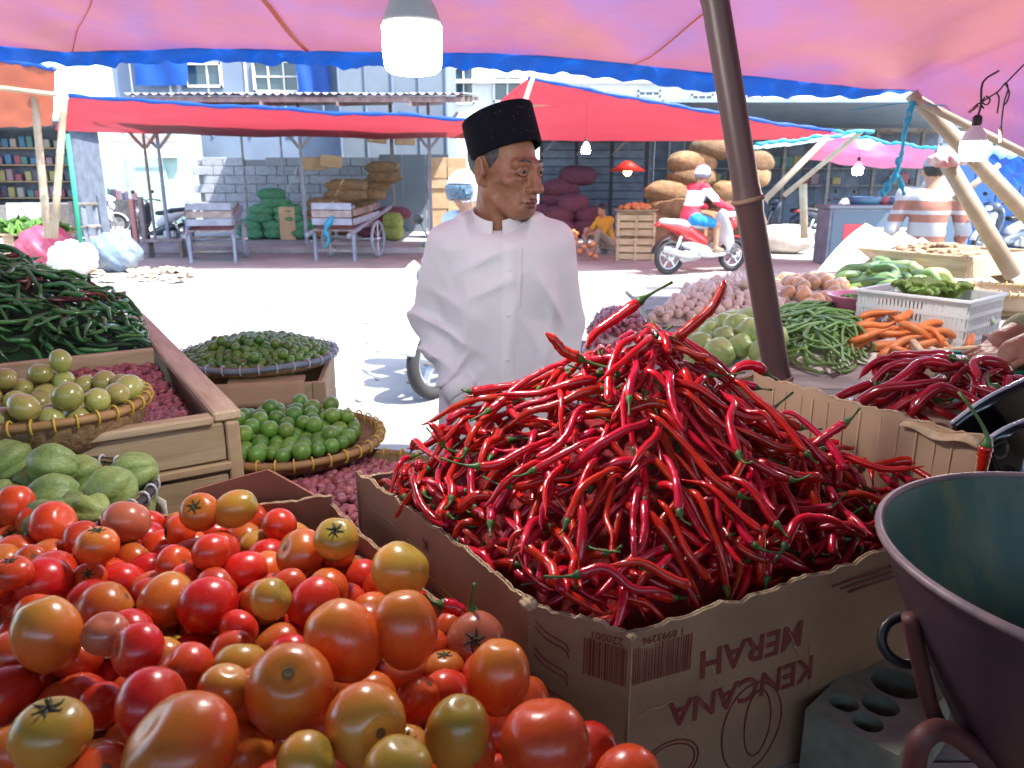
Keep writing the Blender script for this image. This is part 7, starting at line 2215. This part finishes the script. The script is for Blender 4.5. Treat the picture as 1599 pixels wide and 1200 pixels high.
# ------------------------------------------------------------------ vegetable table across the aisle
rv = random.Random(77)
TZ = .92
def cloth_base(label, pts, z, h, name='sack_sheet', m=None):
    """low mound of sacking that the heap lies on"""
    c = sum((Vector(p) for p in pts), Vector()) / len(pts)
    n = 48; rings = 7; v = []; f = []
    def rad(a):
        best = 9
        for i in range(len(pts)):
            p, q = Vector(pts[i]) - c, Vector(pts[(i + 1) % len(pts)]) - c
            d_ = Vector((math.cos(a), math.sin(a), 0)); e = q - p; den = d_.x * e.y - d_.y * e.x
            if abs(den) < 1e-9: continue
            t_ = (p.x * e.y - p.y * e.x) / den; s_ = (p.x * d_.y - p.y * d_.x) / den
            if t_ > 0 and -.01 <= s_ <= 1.01: best = min(best, t_)
        return best
    v.append((c.x, c.y, z + h))
    for k in range(1, rings + 1):
        for j in range(n):
            a = 2 * math.pi * j / n; r_ = rad(a) * k / rings
            v.append((c.x + r_ * math.cos(a), c.y + r_ * math.sin(a), z + h * (1 - (k / rings) ** 2) + .002))
    for j in range(n): f.append((0, 1 + j, 1 + (j + 1) % n))
    for k in range(1, rings):
        for j in range(n):
            a, b = 1 + (k - 1) * n + j, 1 + (k - 1) * n + (j + 1) % n; f.append((a, a + n, b + n, b))
    mb = MB(); mb.raw(v, f); put(mb.build(name, m or m_sack_wh, None, smooth=True), label, 'sacking')
    def hf(x, y):
        x = np.asarray(x, float); y = np.asarray(y, float)
        a = np.arctan2(y - c.y, x - c.x); d_ = np.hypot(x - c.x, y - c.y)
        ra = np.vectorize(rad)(a)
        return z + h * np.clip(1 - (d_ / ra) ** 2, 0, 1) + .002
    P2 = [(p[0], p[1]) for p in pts]
    dist, push = in_poly(P2)
    return c, hf, dist, push
def Z(px, py, z): return PZ(px, py, z)
def polyinit(dist, bb, z, dz):
    def f(r):
        while True:
            x, y = r.uniform(bb[0], bb[2]), r.uniform(bb[1], bb[3])
            if dist(x, y) > .01: return (x, y, z + r.uniform(0, dz))
    return f
def bbox(pts): return (min(p[0] for p in pts), min(p[1] for p in pts), max(p[0] for p in pts), max(p[1] for p in pts))
# garlic
pts = [Z(1010, 508, .93), Z(1225, 502, .93), Z(1245, 478, .93), Z(1190, 452, .93), Z(1075, 458, .93)]
c, hf, dist, push = cloth_base('sacking under the garlic heap', pts, TZ, .10)
gp_, gr_ = pack(230, np.random.default_rng(1).uniform(.019, .026, 230), polyinit(dist, bbox(pts), 1.0, .08), hf, lambda x, y, r: push(x, y, r * .6), 3, 90)
GM = [blob_mesh('garlic_bulb', m_garl, garl_prof, 14, 7, .10, s) for s in range(3)]
scatter('garlic_bulb', GM, gp_, gr_, 'whole white-pink garlic bulb in the heap by the bamboo pole', 'garlic', 'garlic bulbs in the heap', rv, 'any')
# brown onions
pts = [Z(1200, 487, .95), Z(1345, 487, .95), Z(1340, 462, .95), Z(1285, 446, .95), Z(1205, 448, .95)]
c, hf, dist, push = cloth_base('sacking under the brown onions', pts, TZ, .08)
op, orr = pack(62, np.random.default_rng(2).uniform(.028, .039, 62), polyinit(dist, bbox(pts), 1.0, .10), hf, lambda x, y, r: push(x, y, r * .6), 4, 110)
OM = [blob_mesh('brown_onion', m_onion, onion_prof, 18, 0, 0, s) for s in range(3)]
scatter('brown_onion', OM, op, orr, 'large brown-skinned onion between garlic and cucumbers', 'onion', 'brown onions on the vegetable table', rv, 'any')
# small red shallots by the garlic
pts = [Z(905, 525, .93), Z(1020, 520, .93), Z(1010, 488, .93), Z(930, 482, .93)]
c, hf, dist, push = cloth_base('sacking under the shallots behind the red chilli heap', pts, TZ - .06, .10)
sp_, sr_ = pack(120, np.random.default_rng(3).uniform(.013, .018, 120), polyinit(dist, bbox(pts), .97, .06), hf, lambda x, y, r: push(x, y, r * .6), 5, 90)
dd = [p for p in zip(sp_, sr_)]; dd.sort(key=lambda q: -q[0][2])
scatter('shallot', SH, [q[0] for q in dd[:40]], [q[1] for q in dd[:40]], 'purple-red shallot heaped behind the red chilli heap', 'shallot', 'shallots beside the garlic', rv, 'any')
stuffmass('shallot_mass', 'shallots under the heap beside the garlic', [q[0] for q in dd[40:]], [q[1] for q in dd[40:]], shal_prof, m_shal_i, rv, 8, False)
t = thing('stall_table', 'narrow plank table under the shallots beside the garlic', 'table', (0, 0, 0))
for k in range(4):
    mb = MB(); mb.box((.50, 2.42 + k * .2, TZ - .075), (.62, .19, .025)); mb.build('plank', m_woodg, t)
for sx in (.25, .56):
    for sy in (2.4, 3.0):
        mb = MB(); mb.box((sx, sy, (TZ - .088) / 2), (.05, .05, TZ - .088)); mb.build('leg', m_woodg, t)
# chayotes beside the pole
pts = [Z(1065, 585, .95), Z(1205, 600, .95), Z(1235, 560, .95), Z(1190, 522, .95), Z(1085, 525, .95)]
c, hf, dist, push = cloth_base('sacking under the chayotes by the pole', pts, TZ, .09)
p_, r_ = pack(26, np.random.default_rng(4).uniform(.034, .044, 26), polyinit(dist, bbox(pts), 1.0, .10), hf, lambda x, y, r: push(x, y, r * .5), 6, 120)
CH2 = [blob_mesh('chayote', mat('smooth_chayote', (.24, .36, .09), .4, (.34, .42, .15), 2, rnd=.15, coat=.15) if s == 0 else bpy.data.materials['smooth_chayote'], chay_prof, 30, 5, .14, s) for s in range(3)]
scatter('chayote', CH2, p_, r_, 'plump pale chayote heaped at the foot of the dark pole', 'chayote', 'chayotes by the pole', rv, 'any')
# long beans
pts = [Z(1165, 545, .93), Z(1300, 580, .93), Z(1372, 545, .93), Z(1330, 500, .93), Z(1200, 500, .93)]
c, hf, dist, push = cloth_base('sacking under the long beans', pts, TZ, .05)
bb = bbox(pts)
def bhead(cxy, rg): return math.atan2(cxy[1] - c.y, cxy[0] - c.x) * .6 + rg.normal(-.5, .6)
bp_ = drape(270, (bb[0] - .1, bb[1] - .1, bb[2] + .1, bb[3] + .1), lambda X, Y: hf(X, Y), (.16, .30), (.0044, .0060), lambda x, y, e: dist(x, y) > -.035 - e, seed=51, cell=.006, curl=1.0, head=bhead, npt=11, sag=.75, pick=3, wig=.6)
for i, (P, r, s) in enumerate(bp_):
    v, f = tube(catmull(P, 14), [r * .5] + [r] * 12 + [r * .3], 6); c0 = P.mean(0)
    o = link('long_bean', mesh('long_bean', v - c0, f, m_bean), None, Matrix.Translation(c0)); put(o, 'thin green long bean in the tangled heap behind the pole', 'bean', 'long beans in the heap')
# carrots
pts = [Z(1310, 552, .95), Z(1440, 562, .95), Z(1535, 548, .95), Z(1520, 500, .95), Z(1340, 500, .95)]
c, hf, dist, push = cloth_base('sacking under the carrots', pts, TZ, .06)
bb = bbox(pts)
cp2 = drape(64, bb, lambda X, Y: hf(X, Y), (.12, .18), (.012, .017), lambda x, y, e: dist(x, y) > .012 - e, seed=61, cell=.007, curl=.5, npt=9, sag=.3, pick=4, head=lambda q, rg: rg.normal(.1, .7))
for i, (P, r, s) in enumerate(cp2):
    v, f = tube(catmull(P, 11), [r * .5, r * .95, r, r * .97, r * .93, r * .88, r * .8, r * .7, r * .55, r * .35, r * .08], 9); c0 = P.mean(0)
    o = link('carrot', mesh('carrot', v - c0, f, m_carr), None, Matrix.Translation(c0)); put(o, 'orange carrot in the heap below the white crate', 'carrot', 'carrots in the heap')
mb = MB(); a, b = Z(1438, 560, .98), Z(1525, 552, .98); mb.bar(a - Vector((0, .0, .02)), b - Vector((0, 0, .02)), .02, .09, .004); mb.bar(Z(1440, 560, .98) - Vector((0, 0, .02)), Z(1425, 540, .98) - Vector((0, 0, .02)), .02, .085, .004); put(mb.build('retaining_board', m_woodl, None), 'pale board holding the carrots back', 'board')
# pink basin with green beans
p = Z(1343, 482, 1.02); ba = thing('pink_basin', 'pink plastic basin of small green chillies', 'basin', (p.x, p.y, TZ + .05))
mb = MB(); mb.lathe([(0, 0), (.075, 0), (.080, .006), (.105, .085), (.125, .098), (.127, .104), (.118, .104), (.100, .088), (.074, .010), (0, .008)], 36); mb.build('shell', mat('pink_plastic', (.62, .17, .28), .35, coat=.2), ba, smooth=True)
mb = MB(); mb.box((0, 0, -.026), (.17, .15, .047), bevel=.004); mb.build('foot_block', m_wood, ba)
for i in range(70):
    a, q = rv.uniform(0, 6.28), .085 * math.sqrt(rv.random()); P0 = Vector((p.x + q * math.cos(a), p.y + q * math.sin(a), TZ + .115 + rv.uniform(0, .028) + .02 * (1 - q / .085)))
    d_ = Vector((rv.uniform(-1, 1), rv.uniform(-1, 1), rv.uniform(-.3, .3))).normalized() * .02
    v, f = tube([-d_, d_ * .3, d_], [.004, .0045, .001], 5)
    put(link('small_chilli', mesh('small_chilli', v, f, m_bean), None, Matrix.Translation(P0)), 'tiny green chilli in the pink basin', 'chilli', 'tiny chillies in the pink basin')
# cucumbers and pale gourds
pts = [Z(1285, 455, .97), Z(1400, 482, .97), Z(1490, 470, .97), Z(1480, 432, .97), Z(1330, 424, .97)]
c, hf, dist, push = cloth_base('sacking under the cucumbers', pts, TZ, .10)
bb = bbox(pts)
cu = drape(66, bb, lambda X, Y: hf(X, Y), (.13, .19), (.019, .026), lambda x, y, e: dist(x, y) > .012 - e, seed=71, cell=.008, curl=.7, npt=9, sag=.25, pick=4, head=lambda q, rg: rg.normal(0, .8))
for i, (P, r, s) in enumerate(cu):
    v, f = tube(catmull(P, 12), [r * .3, r * .75, r * .95, r, r, r, r, r, r * .98, r * .9, r * .7, r * .25], 10); c0 = P.mean(0)
    gd = P[:, 0].mean() > c.x + .08
    o = link('pale_gourd' if gd else 'cucumber', mesh('cucumber', v - c0, f, m_gourd if gd else m_cuc), None, Matrix.Translation(c0)); put(o, 'smooth pale green gourd beside the dark cucumbers' if gd else 'dark green cucumber in the heap behind the onions', 'gourd' if gd else 'cucumber', 'pale gourds' if gd else 'cucumbers in the heap')
# white plastic crate with leafy heads
A, B = Z(1392, 478, 1.055), Z(1572, 500, 1.055)
wc = thing('plastic_crate', 'white perforated plastic crate with pale green vegetables', 'crate', ((A.x + B.x) / 2, (A.y + B.y) / 2 + .12, TZ + .002), math.atan2(B.y - A.y, B.x - A.x))
m_wpl = mat('white_plastic', (.72, .75, .74), .4, translucent=(.6, .65, .65), tmix=.25)
w_ = (B - A).length; hh = .185; dpt = .30
mb = MB(); mb.box((0, 0, .004), (w_ - .03, dpt - .03, .008)); mb.build('bottom', m_wpl, wc)
for sy in (-1, 1):
    mb = MB()
    for k in range(5): mb.box((0, sy * dpt / 2, .012 + k * (hh - .02) / 4), (w_, .006, .014))
    for k in range(28): mb.box((-w_ / 2 + w_ * (k + .5) / 28, sy * dpt / 2 + .0007 * sy, hh / 2), (.007, .0048, hh - .01))
    for k in (0, 3, 4): mb.box((-w_ / 2 + w_ * (k + .5) / 5, sy * dpt / 2 - .0012 * sy, hh / 2), (w_ / 5 - .01, .0035, hh - .012))
    mb.build('side', m_wpl, wc)
for sx in (-1, 1):
    mb = MB()
    for k in range(5): mb.box((sx * w_ / 2, 0, .012 + k * (hh - .02) / 4), (.006, dpt, .014))
    for k in range(18): mb.box((sx * w_ / 2 + .0007 * sx, -dpt / 2 + dpt * (k + .5) / 18, hh / 2), (.0048, .007, hh - .01))
    mb.build('side', m_wpl, wc)
mb = MB(); 
for sy in (-1, 1): mb.box((0, sy * (dpt / 2 + .004), hh + .002), (w_ + .024, .016, .012), bevel=.003)
for sx in (-1, 1): mb.box((sx * (w_ / 2 + .004), 0, hh + .0015), (.016, dpt - .01, .011), bevel=.003)
mb.build('rim', m_wpl, wc)
m_leafp = mat('pale_leaf', (.22, .38, .10), .5, (.34, .46, .16), 10, rnd=.2, translucent=(.3, .5, .1), tmix=.25)
for k in range(14):
    v, f = [], []
    for q in range(7):
        a0 = rv.uniform(0, 6.28); L_ = rv.uniform(.045, .07); w2 = rv.uniform(.02, .034)
        def lf(u, s): 
            x = L_ * u; y = (s - .5) * 2 * w2 * math.sin(math.pi * min(1, u * .85 + .12)) ; z = .045 * math.sin(u * 2.2) + .010 * math.cos(s * 9 + q)
            return (x * math.cos(a0) - y * math.sin(a0), x * math.sin(a0) + y * math.cos(a0), z)
        vv, ff = sheet(lf, 5, 4); n = len(v); v += vv; f += [tuple(i + n for i in g2) for g2 in ff]
    lx, ly = rv.uniform(-w_ / 2 + .05, w_ / 2 - .12), rv.uniform(-.08, .10)
    M_ = wc.matrix_basis if False else (Matrix.Translation(wc.location) @ Matrix.Rotation(wc.rotation_euler.z, 4, 'Z'))
    put(link('lettuce_head', mesh('lettuce_head', v, f, m_leafp), None, M_ @ Matrix.Translation((lx, ly, .15 + rv.uniform(0, .03)))), 'pale green leafy head in the white plastic crate', 'lettuce', 'leafy heads in the crate')
for k in range(14):
    P0 = Matrix.Translation(wc.location) @ Matrix.Rotation(wc.rotation_euler.z, 4, 'Z') @ Vector((-w_ / 2 + .06 + (k % 7) * (w_ - .12) / 6, -.07 + .14 * (k // 7), .09))
    v, f = tube([(-.07, 0, 0), (-.05, 0, .01), (0, 0, .015), (.05, 0, .01), (.07, 0, 0)], [.006, .03, .036, .03, .006], 10)
    put(link('pale_gourd', mesh('pale_gourd', v, f, m_gourd), None, Matrix.Translation(P0) @ Matrix.Rotation(rv.uniform(0, 3), 4, 'Z')), 'pale gourd lying in the white plastic crate', 'gourd', 'gourds in the white crate')
# woven basket and the ginger crate further along
p = Z(1560, 452, 1.03); bowl('woven_basket', 'empty pale woven basket with scalloped rim beside the crate', (p.x, p.y, 1.03), .19, .08, .14, m_bamboo, m_bamboo, m_tie, 36, rim_r=.010)
mb = MB(); mb.box((0, 0, .015), (.26, .22, .03), bevel=.006); put(mb.build('wooden_box', m_wood, None, M=Matrix.Translation((p.x, p.y, TZ + .0015))), 'small wooden box under the empty woven basket', 'box')
a, b = Z(1432, 412, 1.06), PZ(1640, 432, 1.06)
gc = thing('ginger_crate', 'pale wooden tray of ginger roots on crossed legs', 'crate', tuple((a + b) / 2 + Vector((0, .35, -.14))), math.atan2(b.y - a.y, b.x - a.x))
w_ = (b - a).length
for sy in (-1, 1):
    mb = MB(); mb.box((0, sy * .33, .16), (w_, .025, .11), bevel=.004); mb.build('board', m_woodl, gc)
for sx in (-1, 1):
    mb = MB(); mb.box((sx * (w_ / 2 - .012), 0, .159), (.025, .635, .108), bevel=.004); mb.build('board', m_woodl, gc)
mb = MB(); mb.box((0, 0, .115), (w_ - .06, .63, .015)); mb.build('bottom', m_woodl, gc)
for sx in (-1, 1):
    mb = MB(); mb.bar((sx * w_ * .42, -.30, .0), (sx * w_ * .10, -.30, .105), .03, .04); mb.build('leg', m_wood, gc)
    mb = MB(); mb.bar((sx * w_ * .42, .30, .0), (sx * w_ * .10, .30, .105), .03, .04); mb.build('leg', m_wood, gc)
Mg = Matrix.Translation(gc.location) @ Matrix.Rotation(gc.rotation_euler.z, 4, 'Z')
GG = []
for s in range(4):
    def gf_(P):
        d_ = caps(P, (-.04, 0, 0), (.04, .005, 0), .018, .016)
        for q in range(3): d_ = smin(d_, caps(P, (-.02 + .02 * q, 0, 0), (-.03 + .03 * q + .01 * s, (.04 if (q + s) % 2 else -.04), .005), .014, .012), .01)
        return d_
    v, f = nets(gf_, (-.08, -.07, -.03), (.08, .07, .04), .010); GG.append(mesh('ginger_root', v, f, m_pot))
for k in range(90):
    x, y = rv.uniform(-w_ / 2 + .06, w_ / 2 - .06), rv.uniform(-.27, .27)
    put(link('ginger_root', GG[k % 4], None, Mg @ Matrix.Translation((x, y, .145 + .07 * math.exp(-(x / (w_ * .35)) ** 2 - (y / .2) ** 2) + rv.uniform(0, .02))) @ Matrix.Rotation(rv.uniform(0, 6), 4, 'Z') @ Matrix.Rotation(rv.uniform(-.4, .4), 4, 'X')), 'knobbly tan ginger root in the wooden tray', 'ginger', 'ginger roots in the tray')
# pale cardboard sheets propped by the table
m_cpale = mat('pale_cardboard', (.62, .55, .46), .8, (.55, .47, .38), 4)
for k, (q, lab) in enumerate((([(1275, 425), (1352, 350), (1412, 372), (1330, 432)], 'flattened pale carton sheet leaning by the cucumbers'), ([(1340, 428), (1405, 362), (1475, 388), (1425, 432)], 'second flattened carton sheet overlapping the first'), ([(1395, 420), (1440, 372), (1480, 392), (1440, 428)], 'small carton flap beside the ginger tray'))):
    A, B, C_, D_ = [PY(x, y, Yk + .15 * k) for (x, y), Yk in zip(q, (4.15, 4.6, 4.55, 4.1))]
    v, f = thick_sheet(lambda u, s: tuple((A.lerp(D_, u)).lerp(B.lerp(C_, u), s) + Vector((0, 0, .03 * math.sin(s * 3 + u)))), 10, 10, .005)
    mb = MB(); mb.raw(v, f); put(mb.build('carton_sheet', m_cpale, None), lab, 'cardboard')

# ------------------------------------------------------------------ second chilli box, black tray, green tub
b2 = thing('cardboard_box', 'shallow cardboard box of thick dark red chillies', 'box', (.80, 1.48, .86))
q = [(.585, 1.40), (.90, 1.16), (1.10, 1.40), (.80, 1.66)]
for k in range(4):
    panel(b2, q[k], q[(k + 1) % 4], .86, 1.045, 1.045, m_card, seed=30 + k, nseg=20)
d2, _ = in_poly(q)
cen2 = np.mean(q, 0)
h2 = lambda X, Y: np.where(d2(X, Y) < 0, 1.04, 1.03 + .085 * np.exp(-(((X - cen2[0]) / .14) ** 2 + ((Y - cen2[1]) / .14) ** 2)))
lp = drape(120, (.56, 1.14, 1.12, 1.68), lambda X, Y: h2(X, Y) - .012, (.11, .17), (.0095, .0125), lambda x, y, e: d2(x, y) > .01 - e, seed=81, cell=.006, curl=1.5, npt=11, sag=.25, pick=4)
mb = MB(); mb.raw([(*p_, 1.0) for p_ in q], [(0, 1, 2, 3)]); 
for i, (P, r, s) in enumerate(lp):
    v, f = pod_geo(P, r, 9, seed=i); c0 = P.mean(0)
    o = link('dark_chilli', mesh('dark_chilli', v - c0, f, m_chil_d), None, Matrix.Translation(c0)); put(o, 'thick dark red chilli in the shallow box behind the pale wall', 'chilli', 'dark red chillies in the second box')
    if rng.random() < .5:
        st_ = stalk_geo(P, r, rng, .04); link('stalk', mesh('stalk', st_[0] - c0, st_[1], m_stalk), o)
mb = MB(); mb.raw([(p_[0] - .8, p_[1] - 1.48, .16) for p_ in q], [(0, 1, 2, 3)]); mb.build('liner', m_card, b2)
t = thing('stall_table', 'small plank table under the dark red chilli box', 'table', (.84, 1.41, 0), R(-38))
for k in range(4):
    mb = MB(); mb.box((0, -.21 + k * .14, .845), (.52, .135, .025)); mb.build('plank', m_woodg, t)
for sx in (-1, 1):
    for sy in (-1, 1):
        mb = MB(); mb.box((sx * .22, sy * .22, .416), (.05, .05, .832)); mb.build('leg', m_woodg, t)
# black glossy plastic trough
m_blkp = mat('black_gloss', (.006, .006, .008), .12, coat=.5)
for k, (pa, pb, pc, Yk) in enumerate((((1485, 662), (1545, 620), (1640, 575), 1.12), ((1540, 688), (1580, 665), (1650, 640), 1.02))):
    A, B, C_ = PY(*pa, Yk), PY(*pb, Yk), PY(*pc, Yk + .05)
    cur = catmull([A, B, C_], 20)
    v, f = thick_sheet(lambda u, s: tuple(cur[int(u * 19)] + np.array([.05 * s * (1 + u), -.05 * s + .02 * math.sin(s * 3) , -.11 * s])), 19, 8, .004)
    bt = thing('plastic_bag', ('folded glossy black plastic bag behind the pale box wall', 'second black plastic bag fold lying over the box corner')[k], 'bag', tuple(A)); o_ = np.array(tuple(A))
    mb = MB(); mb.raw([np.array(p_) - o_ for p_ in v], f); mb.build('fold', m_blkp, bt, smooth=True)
    mb = MB(); mb.tube([p_ - o_ for p_ in cur], .0035, 6); mb.build('edge', mat('edge_highlight', (.35, .36, .42), .2) if k == 0 else bpy.data.materials['edge_highlight'], bt, smooth=True)  # pale tube paints a highlight along the black fold
p = Z(1560, 572, 1.06)
gt = thing('plastic_tub', 'translucent teal green plastic tub beside the dark chillies', 'tub', (p.x + .05, p.y, .95), R(-8))
m_teal = mat('teal_plastic', (.02, .22, .14), .3, (.03, .30, .22), 3, translucent=(.05, .4, .3), tmix=.3)
for s in (-1, 1):
    mb = MB(); mb.box((0, s * .10, .06), (.30, .006, .115), bevel=.002); mb.build('side', m_teal, gt)
    mb = MB(); mb.box((s * .15, 0, .06), (.006, .194, .115), bevel=.002); mb.build('side', m_teal, gt)
mb = MB(); mb.box((0, 0, .004), (.29, .19, .006)); mb.build('bottom', m_teal, gt)
for s in (-1, 1):
    mb = MB(); mb.box((0, s * .103, .118), (.32, .014, .008), bevel=.002); mb.build('lip', m_teal, gt)
mb = MB(); mb.box((.03, .02, .10), (.16, .10, .10), bevel=.005); put(mb.build('small_carton', mat('brown_grey_carton', (.20, .13, .12), .8), None, M=Matrix.Translation((p.x + .05, p.y + .02, .975))), 'brown grey carton standing in the teal tub', 'carton')
mb = MB(); mb.box((0, 0, .045), (.34, .24, .088), bevel=.006); put(mb.build('wooden_box', m_woodg, None, M=Matrix.Translation((p.x + .05, p.y, .8615))), 'grey wooden box beneath the teal tub', 'box')
# trader at the side, only an arm shows
hx = PY(1572, 545, 1.62)
JV = dict(pelvis=(.45, .05, .92), chest=(.44, .03, 1.24), neck=(.43, .0, 1.42), head=(.42, -.03, 1.57), face=(-1, .1, -.3),
          shl=(.42, .19, 1.35), shr=(.42, -.17, 1.35), ell=(.30, .24, 1.12), elr=(.17, -.13, 1.03), hal=(.14, .18, 1.15), har=(.065, .0, 1.165),
          hipl=(.45, .14, .88), hipr=(.45, -.04, .88), knl=(.44, .15, .48), knr=(.44, -.05, .48), anl=(.46, .15, .09), anr=(.46, -.05, .09), tol=(.32, .15, .04), tor=(.32, -.05, .04))
trader = person('person', 'trader in olive green sleeves reaching over the teal tub', Matrix.Translation((hx.x + .0, 1.62, 0)), JV, mat('olive_cloth', (.20, .22, .12), .85, (.15, .17, .09), 8, bump=.3, bscale=40), None, mat('brown_trousers', (.08, .06, .05), .85), .97, .93, hair=m_hair, h=.014, skin=m_skin, mitt=False)
for key, dn, sdv in (('har', (-.75, .25, -.55), (.2, 1.0, .1)), ('hal', (-.9, -.3, -.4), (-.2, 1.0, .1))):
    w = np.array(JV[key]); dn = np.array(dn) / np.linalg.norm(dn); sdv = np.array(sdv) / np.linalg.norm(sdv); sdv = sdv - dn * (sdv @ dn); sdv /= np.linalg.norm(sdv)
    v, f = nets(lambda P: hand_sdf(P, w, dn, sdv), w - .17, w + .17, .005); v = smooth_mesh(v, f, 1)
    link('hand', mesh('hand', v, f, m_skin), trader)
